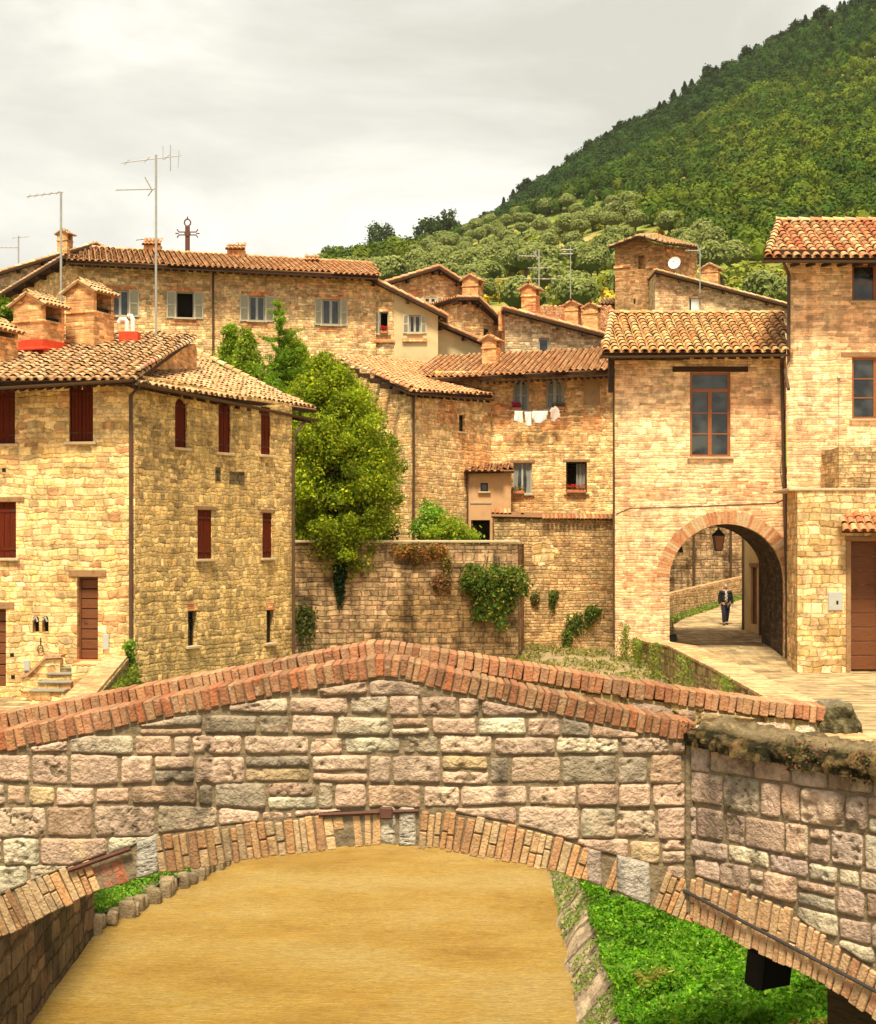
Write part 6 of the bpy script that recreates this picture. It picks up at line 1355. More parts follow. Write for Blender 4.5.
# ================================================================== LAUNDRY, FLOWERS
cl = thing('clothesline', 'sagging clothesline strung under the two arched windows', 'clothesline', fF.w(fF.u(535), z_of(411, 62), .4)); m = MB(); u0, u1 = fF.u(507), fF.u(566); zz = z_of(411.5, 62)
m.tube([fF.w(u0+(u1-u0)*i/8, zz-.05*math.sin(math.pi*i/8), .45) for i in range(9)], .008, n=4); m.build('line', M['metal'], cl)
for u in (u0+.1, u1-.1): m = MB(); m.tube([fF.w(u, zz, 0), fF.w(u, zz, .5)], .015, n=5); m.build('bracket', M['iron_dark'], cl)
def garment(outline, label, cat, name, mat='white', seed=0):
    rs = np.random.RandomState(seed); us_ = [fF.uz(x, y) for x, y in outline]; c = us_[0]; t = None
    lp = [Vector((a, b, 0)) for a, b in us_]; u_ = [a for a, b in us_]; z_ = [b for a, b in us_]; nx, nz = 16, 14; V = []; keep = []; k = 0; idx = {}
    UU = np.linspace(min(u_), max(u_), nx); ZZ = np.linspace(max(z_), min(z_), nz); m = MB()
    for j, z in enumerate(ZZ):
        for i, u in enumerate(UU): V.append(tuple(fF.w(u, z, .45+.035*math.sin(u*16+seed+j*.2)*(j/nz+.2)+.01)))
    Q = [[j*nx+i, j*nx+i+1, (j+1)*nx+i+1, (j+1)*nx+i] for j in range(nz-1) for i in range(nx-1) if inside(us_, (UU[i]+UU[i+1])/2, (ZZ[j]+ZZ[j+1])/2)]
    m.add(V, Q); o = m.build(name, M[mat], None, tuple(fF.w(sum(u_)/len(u_), max(z_), .45)), smooth=True); tag(o, label, cat, 'washing on the clothesline')
    md = o.modifiers.new('thick', 'SOLIDIFY'); md.thickness = .008
M['pinkcloth'] = plain('pale_pink_cloth', (.62, .48, .42), .9, .1, 9, .15, .01)
garment([(514, 412), (522, 412), (522, 424), (519, 423.5), (513.5, 422)], 'small white cloth at the left end of the clothesline', 'cloth', 'hanging_cloth', 'white', 1)
garment([(524, 413), (530.5, 413), (530.5, 427), (525, 426.5)], 'narrow white towel second from the left on the clothesline', 'towel', 'hanging_towel', 'white', 2)
garment([(531, 412.5), (547, 412), (546, 420), (541, 424), (535, 424), (531.5, 419)], 'wide white underpants in the middle of the clothesline', 'underwear', 'hanging_underwear', 'white', 3)
garment([(549, 411), (551, 409), (555, 407.5), (558, 410), (560, 420), (556, 420), (554, 423), (550.5, 423)], 'pale pink shirt at the right end of the clothesline', 'shirt', 'hanging_shirt', 'pinkcloth', 4)
def flowerbox(fr, px, py, w, n, label, flo, d=.12, cat='flower box', group='flower boxes on the window sills', pot=True):
    u, z = fr.uz(px, py); t = thing('flower_box', label, cat, fr.w(u, z, d), group); m = MB()
    fbox(m, fr, u-w/2, u+w/2, z, z+.13, d-.12, d+.06, ch=.015); m.build('planter', M['terracotta'], t); rs = np.random.RandomState(int(px)); k = 160
    c = np.array([tuple(fr.w(u+rs.uniform(-w/2, w/2), z+.13+rs.rand()*.16, d-.03+rs.uniform(-.1, .1))) for _ in range(k)]); m = MB(); leaf_quads(m, c, .03, jit_cols(rs, k, (.10, .22, .04), .3), rs=rs); m.build('leaves', M['leaf'], t)
    c = np.array([tuple(fr.w(u+rs.uniform(-w/2, w/2)*.9, z+.18+rs.rand()*.17, d+rs.uniform(-.05, .1))) for _ in range(n)]); m = MB(); leaf_quads(m, c, .035, jit_cols(rs, n, flo, .2), aspect=.9, rs=rs); m.build('flowers', M['leaf'], t)
flowerbox(fF, 516.5, 411, .42, 120, 'magenta flowers on the sill of the left arched window', (.75, .03, .22))
flowerbox(fF, 559, 410, .5, 12, 'low pots with few blooms on the sill of the right arched window', (.5, .12, .08))
flowerbox(fF, 518, 494, .5, 25, 'green plants in a box below the curtained window', (.6, .12, .05)); flowerbox(fF, 576, 493, .8, 90, 'red geraniums in a box on the dark open window', (.65, .05, .03))
flowerbox(fC1, 384, 334, .36, 90, 'red flowers on the sill of the narrow dark window above', (.7, .02, .01))

# ================================================================== PERSON
def skin_fig(name, verts, edges, radii, mat, parent, sub=2):
    me = bpy.data.meshes.new(name); L = rootloc(parent) if parent else Vector((0, 0, 0)); me.from_pydata([tuple(Vector(v)-L) for v in verts], edges, []); o = bpy.data.objects.new(name, me); put(o, parent)
    md = o.modifiers.new('Skin', 'SKIN')
    lay = me.skin_vertices[0] if me.skin_vertices else None
    if lay is None:
        bpy.context.view_layer.objects.active = o; me.skin_vertices.new() if hasattr(me.skin_vertices, 'new') else None; lay = me.skin_vertices[0]
    for i, r_ in enumerate(radii): lay.data[i].radius = r_ if isinstance(r_, tuple) else (r_, r_)
    lay.data[0].use_root = True; s = o.modifiers.new('Sub', 'SUBSURF'); s.levels = s.render_levels = sub; me.materials.append(M[mat])
    for p in me.polygons: p.use_smooth = True
    md.use_smooth_shade = True; return o
PX, PY = (725.5-438)/1500*64.5, 64.5; PZ = zr(64.5); pr = thing('person', 'man in dark jacket, checked shirt and jeans walking under the archway', 'person', (PX, PY, PZ+.004)); T = lambda x, y, z: (PX+x, PY+y, PZ+.004+z)
body_v = [T(0, 0, .93), T(0, -.01, 1.12), T(0, -.01, 1.33), T(0, 0, 1.46), T(0, -.03, 1.54), T(0, -.035, 1.62), T(0, -.02, 1.70),
          T(-.19, 0, 1.40), T(-.25, .05, 1.14), T(-.23, .02, .90), T(-.22, 0, .82), T(.19, 0, 1.40), T(.27, .04, 1.13), T(.29, -.05, .90), T(.28, -.07, .82),
          T(-.10, -.02, .86), T(-.10, -.14, .50), T(-.09, -.12, .10), T(-.09, -.20, .035), T(.10, .02, .86), T(.09, .03, .50), T(.08, .16, .13), T(.08, .08, .05)]
body_e = [(0, 1), (1, 2), (2, 3), (3, 4), (4, 5), (5, 6), (3, 7), (7, 8), (8, 9), (9, 10), (3, 11), (11, 12), (12, 13), (13, 14), (0, 15), (15, 16), (16, 17), (17, 18), (0, 19), (19, 20), (20, 21), (21, 22)]
rad = [(.15, .11), (.14, .10), (.16, .11), (.09, .07), .052, .09, .075, .06, .042, .03, .032, .06, .042, .03, .032, .085, .06, .042, .035, .085, .06, .042, .035]
bd = skin_fig('body', body_v, body_e, rad, 'skin', pr)
fing = 0
hv = [];
for hx, hy, sgn in ((-.22, 0, -1), (.28, -.07, 1)):
    for k, l in enumerate((.075, .085, .08, .065)):
        y = -.03+.02*k; fv = [T(hx, hy+y*.8, .82), T(hx+sgn*.004, hy+y*1.1, .77), T(hx-sgn*.006, hy+y*1.1-.004, .77-l*.55), T(hx-sgn*.022, hy+y*1.1-.006, .77-l*.95)]
        skin_fig('finger', fv, [(0, 1), (1, 2), (2, 3)], [.013, .010, .009, .007], 'skin', pr, 1)
    fv = [T(hx, hy-.03, .83), T(hx-sgn*.02, hy-.055, .79), T(hx-sgn*.03, hy-.06, .755)]; skin_fig('thumb', fv, [(0, 1), (1, 2)], [.014, .011, .009], 'skin', pr, 1)
jv = [T(0, .005, .90), T(0, 0, 1.12), T(0, 0, 1.33), T(0, .01, 1.45), T(-.19, 0, 1.41), T(-.255, .05, 1.14), T(-.235, .02, .89), T(.19, 0, 1.41), T(.275, .04, 1.13), T(.29, -.045, .89)]
skin_fig('jacket', jv, [(0, 1), (1, 2), (2, 3), (3, 4), (4, 5), (5, 6), (3, 7), (7, 8), (8, 9)], [(.22, .15), (.21, .15), (.225, .155), (.14, .12), .105, .078, .062, .105, .078, .062], 'jacket', pr)
m = MB(); 
V = []; nn = 8
for z, w_, y_ in ((.95, .06, -.155), (1.1, .065, -.165), (1.25, .06, -.17), (1.38, .05, -.15), (1.47, .035, -.11)):
    for i in range(nn): t_ = (i/(nn-1)-.5)*2; V.append(T(t_*w_, y_-.03+.03*t_*t_, z))
m.add(V, [[k*nn+i, k*nn+i+1, (k+1)*nn+i+1, (k+1)*nn+i] for k in range(4) for i in range(nn-1)]); o = m.build('shirt', M['shirt'], pr, smooth=True); md = o.modifiers.new('t', 'SOLIDIFY'); md.thickness = .02
tv = [T(0, 0, .95), T(-.10, -.02, .84), T(-.10, -.14, .50), T(-.09, -.12, .09), T(.10, .02, .84), T(.09, .03, .50), T(.08, .16, .13)]
skin_fig('trousers', tv, [(0, 1), (1, 2), (2, 3), (0, 4), (4, 5), (5, 6)], [(.185, .13), .12, .092, .075, .12, .092, .075], 'jeans', pr)
for a_, b_ in (((-.09, -.10, .045), (-.10, -.30, .035)), ((.08, .18, .06), (.085, -.02, .035))):
    m = MB(); a2, b2_ = Vector(T(*a_)), Vector(T(*b_)); m.tube([a2+Vector((0, .06, 0)), a2, a2.lerp(b2_, .5), b2_, b2_+Vector((0, -.05, -.01))], [.03, .045, .048, .045, .02], n=10); m.build('shoe', M['shoe'], pr, smooth=True)
def ball(c, r, mat, name, parent=pr):
    bm = bmesh.new(); bmesh.ops.create_icosphere(bm, subdivisions=3, radius=1); V = np.array([v.co[:] for v in bm.verts])*np.array(r)+np.array(c); Fc = np.array([[v.index for v in f.verts] for f in bm.faces]); bm.free(); m = MB(); m.add(V, Fc, uv=np.zeros((len(V), 2))); return m.build(name, M[mat], parent, smooth=True)
hd = T(0, -.035, 1.645); ball(hd, (.078, .095, .115), 'skin', 'face'); ball((hd[0], hd[1]+.022, hd[2]+.035), (.086, .092, .10), 'hair', 'hair'); ball((hd[0], hd[1]-.098, hd[2]-.012), (.013, .02, .022), 'skin', 'nose')
for s_ in (-1, 1): ball((hd[0]+s_*.030, hd[1]-.085, hd[2]+.012), (.012, .010, .008), 'shoe', 'eye'); ball((hd[0]+s_*.081, hd[1]+.005, hd[2]-.005), (.010, .02, .03), 'skin', 'ear')
ball((hd[0], hd[1]-.084, hd[2]-.055), (.024, .010, .006), 'terracotta', 'mouth')

# ================================================================== TREES AND PLANTS NEAR
def big_tree(name, label, base, H, rad, seed, col, alt, nclump, nleaf, leaf, trunk_r=.16, low=.12, shape=None, tilt=(0, 0), altp=.25, rag=.3):
    rs = np.random.RandomState(seed); base = Vector(base); t = thing(name, label, 'tree', base); tr = MB(); top = base+Vector((tilt[0], tilt[1], H*.9))
    pts = [base.lerp(top, k/6)+Vector((rs.uniform(-.1, .1), rs.uniform(-.1, .1), 0)) for k in range(7)]; tr.tube([base-Vector((0, 0, .2))]+pts[1:], [trunk_r*(1-.85*k/6) for k in range(7)], n=8); CC = []; RR = []
    for k in range(nclump):
        f = low+(1-low)*(k+.5)/nclump; a = rs.uniform(0, 2*math.pi); w = shape(f); r = w*rs.uniform(.2, 1.0)**.6*(rs.uniform(1.0, 1+rag) if k % 4 == 0 else .95); c = base+Vector((tilt[0]*f+math.cos(a)*r*rad[0], tilt[1]*f+math.sin(a)*r*rad[1], H*f+rs.uniform(-.2, .2))); CC.append(c); RR.append((.14 if k % 4 == 0 else .2)+.42*w*rs.uniform(.35, 1.15)*(.55 if k % 4 == 0 else 1))
        if k % 4 == 0: s0 = base.lerp(top, max(.08, f-.12)); tr.tube([s0, s0.lerp(c, .55)+Vector((0, 0, .1)), c], [.05, .03, .01], n=5)
    tr.build('trunk', M['bark'], t); P_ = []; K_ = []
    for i, (c, r) in enumerate(zip(CC, RR)):
        n = int(nleaf*r/.5); q = rs.normal(size=(n, 3)); q /= np.linalg.norm(q, axis=1)[:, None]; q *= (rs.rand(n, 1)**.45)*r; q *= 1.3; q[:, 2] *= .85; q[:, 2] -= .2*(q[:, 0]**2+q[:, 1]**2)/max(r, .1); P_.append(q+np.array(c)); K_.append(np.full(n, i))
    P_ = np.concatenate(P_); K_ = np.concatenate(K_); kb = .6+.75*rs.rand(len(CC)); C_ = jit_cols(rs, len(P_), col, .25, alt, altp)*kb[K_][:, None]; m = MB(); leaf_quads(m, P_, leaf, C_, .5, .6, rs=rs); m.build('crown', M['leaf'], t); return t
b = P(345, 545, 53.4); b.z = 3.46
# broad tree: widest low down on the right
big_tree('leafy_tree', 'big dense green tree spilling over the garden wall beside the red shuttered house', (b.x-.1, 52.75, 3.4), 6.6, (2.15, 2.1), 61, (.21, .28, .013), (.43, .44, .02), 600, 300, .056, .2, -.17, lambda f: float(np.interp(f, [-.17, -.05, .1, .25, .4, .6, .8, 1.0], [.30, .6, .8, .93, 1.0, .86, .62, .15])), (-.6, 0), .35, rag=.36)
big_tree('leafy_tree', 'feathery green tree between the fir and the big garden tree', (P(292, 545, 56).x, 56.2, 3.4), 7.7, (1.75, 1.4), 66, (.23, .31, .018), (.42, .44, .03), 240, 360, .060, .15, .2, lambda f: float(np.interp(f, [.2, .5, .8, 1.0], [1.0, .95, .6, .1])), (0, 0), .35)
def conifer(name, label, base, H, R_, seed, col, tiers=26, group=None):
    rs = np.random.RandomState(seed); base = Vector(base); t = thing(name, label, 'tree', base, group); tr = MB(); tr.tube([base-Vector((0, 0, .2)), base+Vector((0, 0, H))], [.11, .012], n=7); P_ = []
    for k in range(tiers*5):
        f = (k//5+.6*rs.rand())/tiers; z = H*(.08+.92*f); L = R_*(1-f)**.75*rs.uniform(.5, 1.15)+.06; a = rs.uniform(0, 2*math.pi); droop = rs.uniform(.05, .35)
        e = base+Vector((math.cos(a)*L, math.sin(a)*L, z+L*droop)); s0 = base+Vector((0, 0, z)); md_ = s0.lerp(e, .6)-Vector((0, 0, .08*L)); tr.tube([s0, md_, e], [.012, .008, .004], n=3)
        n = int(30+190*L); u = rs.rand(n); q = np.where((u < .6)[:, None], np.array(s0)+(np.array(md_)-np.array(s0))*(u/.6)[:, None], np.array(md_)+(np.array(e)-np.array(md_))*((u-.6)/.4)[:, None])
        side = np.array([-math.sin(a), math.cos(a), 0]); q = q+side*(rs.normal(size=(n, 1))*.13*L*(1.1-u[:, None]))+rs.normal(size=(n, 3))*.035; q[:, 2] -= .10*rs.rand(n)*L; P_.append(q)
    tr.build('trunk', M['bark'], t); P_ = np.concatenate(P_); m = MB(); leaf_quads(m, P_, .055, jit_cols(rs, len(P_), col, .35, tuple(min(1, q*1.6) for q in col), .3), .3, .3, rs=rs); m.build('crown', M['leaf'], t)
c = P(279, 298, 55.5); conifer('fir_tree', 'pointed green fir tree above the roof of the red shuttered house', (c.x, 55.5, 3.4), c.z-3.4, 3.5, 71, (.17, .27, .02))
colf = lambda f: float(np.interp(f, [.2, .5, .8, 1.0], [1.0, .9, .6, .1]))
c = P(229, 328, 56); big_tree('columnar_tree', 'narrow light green column of foliage above the left roof slope', (c.x, 56.5, 3.4), c.z-3.3, (.62, .6), 72, (.22, .32, .025), (.40, .45, .04), 90, 260, .06, .1, .45, colf, (0, 0), .35, rag=.5)
c = P(248, 336, 56); big_tree('columnar_tree', 'lower light green column of foliage touching the tall fir', (c.x, 55.6, 3.4), c.z-3.3, (.62, .6), 73, (.25, .33, .03), (.42, .46, .05), 90, 260, .06, .1, .4, colf, (0, 0), .35, rag=.5)
big_tree('leafy_tree', 'green tree foliage at the far left behind the chimneys', (P(6, 400, 56).x, 56, 7.2), 5.2, (1.2, 1.2), 64, (.13, .19, .02), (.24, .28, .03), 60, 330, .09, .12, .3, lambda f: float(np.interp(f, [0, .5, .8, 1], [.6, 1, .8, .2])))
shrub('garden_shrub', 'bright yellow green bush on top of the garden wall', 'bush', P(452, 543, 53.8), (1.1, .7, .42), 40, 130, .06, (.28, .40, .03), (.45, .42, .04), .1, .14, 81)
shrub('garden_shrub', 'tall light green sapling beside the corner house downpipe', 'bush', P(430, 543, 54.0), (.55, .5, .85), 26, 90, .075, (.22, .36, .04), (.34, .44, .06), .2, .13, 82)
shrub('garden_shrub', 'dark ivy clump at the wall foot right of the big tree', 'bush', P(381, 545, 54.0), (.5, .4, .5), 20, 120, .05, (.06, .13, .02), None, .1, .12, 83)
# hanging growth on walls
def hanging(name, label, fr, px, py0, py1, w, col, alt, seed, n=1400, leaf=.06, depth=.35, cat='plant', taper=.5, group=None, altp=.4):
    rs = np.random.RandomState(seed); u, z0 = fr.uz(px, py0); _, z1 = fr.uz(px, py1); t = thing(name, label, cat, fr.w(u, z0, .1), group); P_ = []; v = rs.rand(n); nc = 14; cc = rs.uniform(-1, 1, nc); k = rs.randint(0, nc, n); st = rs.rand(nc)*.5; en = (.55+.5*rs.rand(nc))*(1-.45*np.abs(cc)**2); st = st+.5*np.abs(cc)**2*rs.rand(nc)
    vv = st[k]*.4+(en[k]-st[k]*.4)*v; x = (cc[k]*(1-taper*vv)+rs.normal(size=n)*.16)*w/2; nn = np.abs(rs.normal(size=n))*depth*.5*(1-.5*vv)+.03; zz = z0+(z1-z0)*vv+rs.normal(size=n)*.06
    C_ = np.array([tuple(fr.w(u+a, c_, b_)) for a, b_, c_ in zip(x, nn, zz)]); cb = (.7+.6*rs.rand(nc))[k][:, None]; m = MB(); leaf_quads(m, C_, leaf, jit_cols(rs, n, col, .3, alt, altp)*cb, -.2, .55, rs=rs); m.build('foliage', M['leaf'], t)
    m = MB()
    for i in range(4): a = rs.uniform(-.3, .3)*w; m.tube([fr.w(u+a*.5, z0, .03), fr.w(u+a, (z0+z1)/2, .08), fr.w(u+a, z1+.1*(z0-z1), .06)], [.02, .014, .006], n=4)
    m.build('stem', M['bark'], t)
hanging('ivy_patch', 'large bushy green plant growing on the right end of the garden wall', fG, 494, 556, 634, 1.9, (.07, .15, .02), (.26, .24, .04), 91, 7500, .06, .75, 'ivy', .15)
hanging('ivy_patch', 'dark narrow vine hanging below the big tree', fG, 340, 556, 612, .38, (.02, .045, .01), None, 92, 1300, .05, .2, 'vine', .3)
hanging('trailing_plant', 'rusty red plant trailing over the garden wall coping', fG, 420, 545, 562, 1.7, (.40, .14, .05), (.22, .22, .04), 93, 2200, .05, .25, 'plant', .1)
hanging('trailing_plant', 'long brown dry plant hanging mid way on the garden wall', fG, 442, 572, 600, .6, (.36, .17, .08), (.2, .14, .05), 94, 900, .05, .2, 'plant', .1)
hanging('trailing_plant', 'thin brown strands beside the bushy wall plant', fG, 447, 556, 580, .3, (.34, .2, .06), (.2, .2, .05), 95, 500, .045, .2, 'plant', .1)
hanging('trailing_plant', 'small green tuft at the left end of the garden wall coping', fG, 370, 547, 556, .4, (.3, .3, .05), None, 96, 160, .05, .12, 'plant', .2)
hanging('wall_creeper', 'climbing weeds low at the left end of the garden wall', fG, 305, 600, 655, .7, (.10, .14, .03), (.2, .2, .05), 97, 900, .05, .15, 'creeper', .1)
for i, (x, a, b_, w_, lb_) in enumerate(((553, 590, 612, .35, 'small green weed clump on the terrace wall'), (535, 592, 606, .3, 'dry tuft left of the green weed on the terrace wall'), (578, 612, 640, 1.0, 'spreading creeper low on the terrace wall'), (593, 606, 622, .6, 'upper right creeper sprig on the terrace wall'), (567, 628, 662, .35, 'dark weeds at the foot of the terrace wall'))):
    hanging('wall_creeper', lb_, fW, x, a, b_, w_, (.10, .19, .03) if i != 1 else (.3, .24, .1), (.25, .26, .06), 100+i, 500, .055, .2, 'creeper', .1)
# plants growing down the canal side of the street parapet
for i, (X0, Y0, lb_) in enumerate(((6.78, 53, 'tall weeds on the canal wall next to the archway house corner'), (6.93, 50.5, 'weed clump on the canal wall second from the archway corner'), (6.9, 46, 'weed clump on the canal wall third from the archway corner'), (6.8, 40, 'light green weeds on the canal wall before its brick end'), (6.55, 33, 'last small weeds on the canal wall nearest the bridge'))):
    fr_ = Fr(X0-.15, Y0+.9, X0-.05, Y0-.9); rs = np.random.RandomState(110+i); zt_ = float(np.interp(Y0, [28, 36, 45, 50, 53.4], [.54, .42, .42, .2, .16])); t = thing('wall_weeds', lb_, 'weeds', (X0, Y0, zt_), 'weeds on the canal wall'); n = 900 if i < 2 else 420
    C_ = np.stack([X0-.12-np.abs(rs.normal(size=n))*.16, Y0+rs.uniform(-1.0, 1.0, n), zt_+.12-rs.rand(n)**1.2*1.5+(.5*rs.rand(n) if i == 0 else 0)], 1); m = MB(); leaf_quads(m, C_, .055, jit_cols(rs, n, (.14, .23, .03), .3, (.32, .30, .06), .4), .4, .4, rs=rs); m.build('foliage', M['leaf'], t)
# ivy on the left canal parapet
for i, (X0, Y0, lb_) in enumerate(((-7.3, 35.5, 'yellow green creeper hanging on the canal wall near the house corner'), (-6.8, 31, 'low creeper on the canal wall between house and bridge'))):
    rs = np.random.RandomState(120+i); t = thing('wall_creeper', lb_, 'creeper', (X0, Y0, .6)); n = 2600; yy = Y0+rs.uniform(-2.4, 2.4, n); xx = np.interp(yy, [26, 37.6], [-6.1, -7.72])+.05+np.abs(rs.normal(size=n))*.09; C_ = np.stack([xx, yy, .55-rs.rand(n)**1.1*1.6], 1); k = fbm(C_[:, 1]*1.5, C_[:, 2]*2, 4, 3) > .46
    m = MB(); leaf_quads(m, C_[k], .045, jit_cols(rs, int(k.sum()), (.22, .24, .03), .3, (.12, .18, .02), .5), .1, .6, rs=rs); m.build('foliage', M['leaf'], t)
shrub('canal_weed', 'green plant at the house corner above the brick ramp', 'plant', P(131, 668, 37.4), (.12, .12, .35), 8, 60, .05, (.16, .26, .03), None, .1, .06, 131)
# far strip of canal bed vegetation between walls
mb = MB(); YY, TT = np.meshgrid(np.linspace(28, 58, 40), np.linspace(0, 1, 12), indexing='ij'); XX = 1.9+TT*(np.interp(YY, [28, 45, 50, 58], [6.3, 6.95, 7.0, 6.9])+.2-1.9); ZZ = -.98+.5*(YY-28)/30+(fbm(XX, YY, 2, 3)-.5)*.3; idx = np.arange(YY.size).reshape(YY.shape)
mb.add(np.stack([XX, YY, ZZ], -1).reshape(-1, 3), np.stack([idx[:-1, :-1], idx[1:, :-1], idx[1:, 1:], idx[:-1, 1:]], -1).reshape(-1, 4)); rs = np.random.RandomState(8); n = 9000; X = rs.uniform(2, 7, n); Y = rs.uniform(44, 58, n); k = fbm(X*1.1, Y*.8, 3, 3) > .47; X, Y = X[k], Y[k]; Z = np.interp(Y, [28, 58], [-.98, -.48])+rs.rand(len(X))*.22; mw_ = MB(); leaf_quads(mw_, np.stack([X, Y, Z], 1), .07, jit_cols(rs, len(X), (.20, .22, .05), .35, (.34, .27, .1), .4), .6, .4, rs=rs); tag(mw_.build('canal_weeds', M['leaf'], None, (0, 0, 0)), 'dry weeds on the canal bank below the terrace wall', 'weeds', kind='stuff')
M['bed'] = plain('canal_bank_earth', (.32, .24, .13), .95, .1, 2, .45, .05); tag(mb.build('canal_ground', M['bed'], None, (0, 0, 0), smooth=True), kind='structure')

# ================================================================== HILL
def ridge(X): 
    px = 438+np.asarray(X)/700*1500; return CZ+(HY-np.interp(px, [-400, 0, 200, 300, 340, 400, 440, 480, 540, 600, 660, 720, 790, 850, 900, 1100, 1500], [410, 372, 335, 298, 273, 259, 247, 230, 188, 147, 115, 78, 38, 11, -19, -134, -305]))/1500*700
def hillz(X, Y):
    X = np.asarray(X, float); Y = np.asarray(Y, float); t = (Y-110)/590; zb = 19.0; z = zb+(ridge(X)-zb)*np.clip(t, 0, 1)**1.02
    z = np.where(Y < 110, np.interp(Y, [60, 75, 110], [1.5, 4, zb]), z); z = np.where(Y > 700, ridge(X)-(Y-700)*.35, z)
    return z+(fbm(X*.02, Y*.02, 3, 3)-.5)*14*np.clip((Y-110)/200, 0, 1)*np.clip((700-Y)/200, 0.15, 1)
Xg = np.linspace(-420, 620, 150); Yg = np.linspace(84, 1000, 140); XX, YY = np.meshgrid(Xg, Yg); ZZ = hillz(XX, YY); mb = MB(); idx = np.arange(XX.size).reshape(XX.shape)
mb.add(np.stack([XX, YY, ZZ], -1).reshape(-1, 3), np.stack([idx[:-1, :-1], idx[:-1, 1:], idx[1:, 1:], idx[1:, :-1]], -1).reshape(-1, 4))
def hill_mat():
    t = NT('hillside_ground'); tc = t.n('TexCoord'); a = t.noise(tc.outputs['Object'], .03, 6, .6); b = t.noise(tc.outputs['Object'], .25, 5, .7)
    c = t.ramp(a.outputs[0], [(.36, (.10, .14, .02)), (.50, (.20, .24, .035)), (.60, (.34, .28, .06)), (.68, (.44, .30, .14))]); c = t.mix(1.0, c, t.ramp(b.outputs[0], [(.3, .55), (.6, 1.1)]), 'MULTIPLY'); t.bsdf(c, .95, b.outputs[0], .8); return t.m
M['hill'] = hill_mat(); tag(mb.build('hillside', M['hill'], None, (0, 0, 0), smooth=True), kind='structure')
def proj(X, Y, Z): return CX+X/Y*F, HY-(Z-CZ)/Y*F
def olive_zone(px, py): # True where the olive grove grows
    top = np.interp(px, [300, 380, 440, 490, 520, 560, 620, 700, 760, 820], [268, 262, 240, 222, 212, 204, 205, 226, 262, 290]); return py > top
rs = np.random.RandomState(77)
def crown_proto(seed, R_, nq, leaf, flat=.8, blob=.78, nb=2):
    r_ = np.random.RandomState(seed); bm = bmesh.new(); bmesh.ops.create_icosphere(bm, subdivisions=nb, radius=1); V = np.array([v.co[:] for v in bm.verts]); Fc = np.array([[v.index for v in f.verts] for f in bm.faces]); bm.free()
    d = blob*(.7+.6*fbm(V[:, 0]*1.6+seed, V[:, 1]*1.6, V[:, 2]*1.6, 2)); V = V*d[:, None]; q = r_.normal(size=(nq, 3)); q /= np.linalg.norm(q, axis=1)[:, None]; q[:, 2] = np.where(q[:, 2] < -.3, -q[:, 2], q[:, 2]); q *= (.7+.6*fbm(q[:, 0]*1.6+seed, q[:, 1]*1.6, q[:, 2]*1.6, 2))[:, None]*(.86+.2*r_.rand(nq, 1))*blob/.8
    d_ = q+r_.normal(size=(nq, 3))*.33; d_ /= np.linalg.norm(d_, axis=1)[:, None]; t_ = r_.normal(size=(nq, 3)); a = np.cross(d_, t_); a /= np.linalg.norm(a, axis=1)[:, None]; b_ = np.cross(d_, a); s_ = leaf/R_*(.6+.8*r_.rand(nq, 1))
    LV = np.stack([q-a*s_, q+b_*s_*.7, q+a*s_, q-b_*s_*.7], 1).reshape(-1, 3); S = np.array([R_, R_, R_*flat]); return V*S, Fc, LV*S, np.arange(4*nq).reshape(nq, 4)
# olive grove: individual trees sharing four meshes
protos = []
for i in range(4):
    V, Fc, LV, LQ = crown_proto(200+i, 1.75, 900, .17, .85); r_ = np.random.RandomState(i); m = MB(); m.add(V+np.array([0, 0, 2.3]), Fc, (.10, .12, .04), uv=np.zeros((len(V), 2))); m.add(LV+np.array([0, 0, 2.3]), LQ, jit_cols(r_, len(LQ), (.185, .215, .055), .18, (.26, .285, .09), .3), uv=np.zeros((len(LV), 2)))
    m.tube([(0, 0, -.6), (.1, .05, .8), (-.1, 0, 2.0)], [.25, .2, .12], (.12, .09, .06), n=6); o = m.build('olive_tree', M['forest'], None, (0, 0, 0)); protos.append(o)
LBL = 'rounded grey-green olive tree in the grove on the lower hillside'
placed = []; tries = 0; rs = np.random.RandomState(12)
while len(placed) < 295 and tries < 60000:
    tries += 1; Y = 125+(530-125)*rs.rand()**.75; px = rs.uniform(315, 815); X = (px-CX)/F*Y; Z = float(hillz(X, Y)); pxx, py = proj(X, Y, Z+2)
    if not olive_zone(pxx, py) or py > 332 or Y > 530: continue
    if any((X-a)**2+(Y-b_)**2 < (4.0+.0045*(Y-125))**2 for a, b_ in placed): continue
    if fbm(np.array(X*.035), np.array(Y*.035), 9, 2) > .66: continue
    placed.append((X, Y)); k = len(placed)-1; src = protos[k % 4]; o = src if k < 4 else src.copy()
    if k >= 4: COL.objects.link(o)
    s_ = rs.uniform(.85, 1.25)*(1.0+.0011*(Y-125)); o.location = (X, Y, Z-.2); o.scale = (s_, s_, s_*rs.uniform(.85, 1.1)); o.rotation_euler = (0, 0, rs.uniform(0, 6.28)); tag(o, LBL, 'olive tree', 'olive trees on the lower hillside')
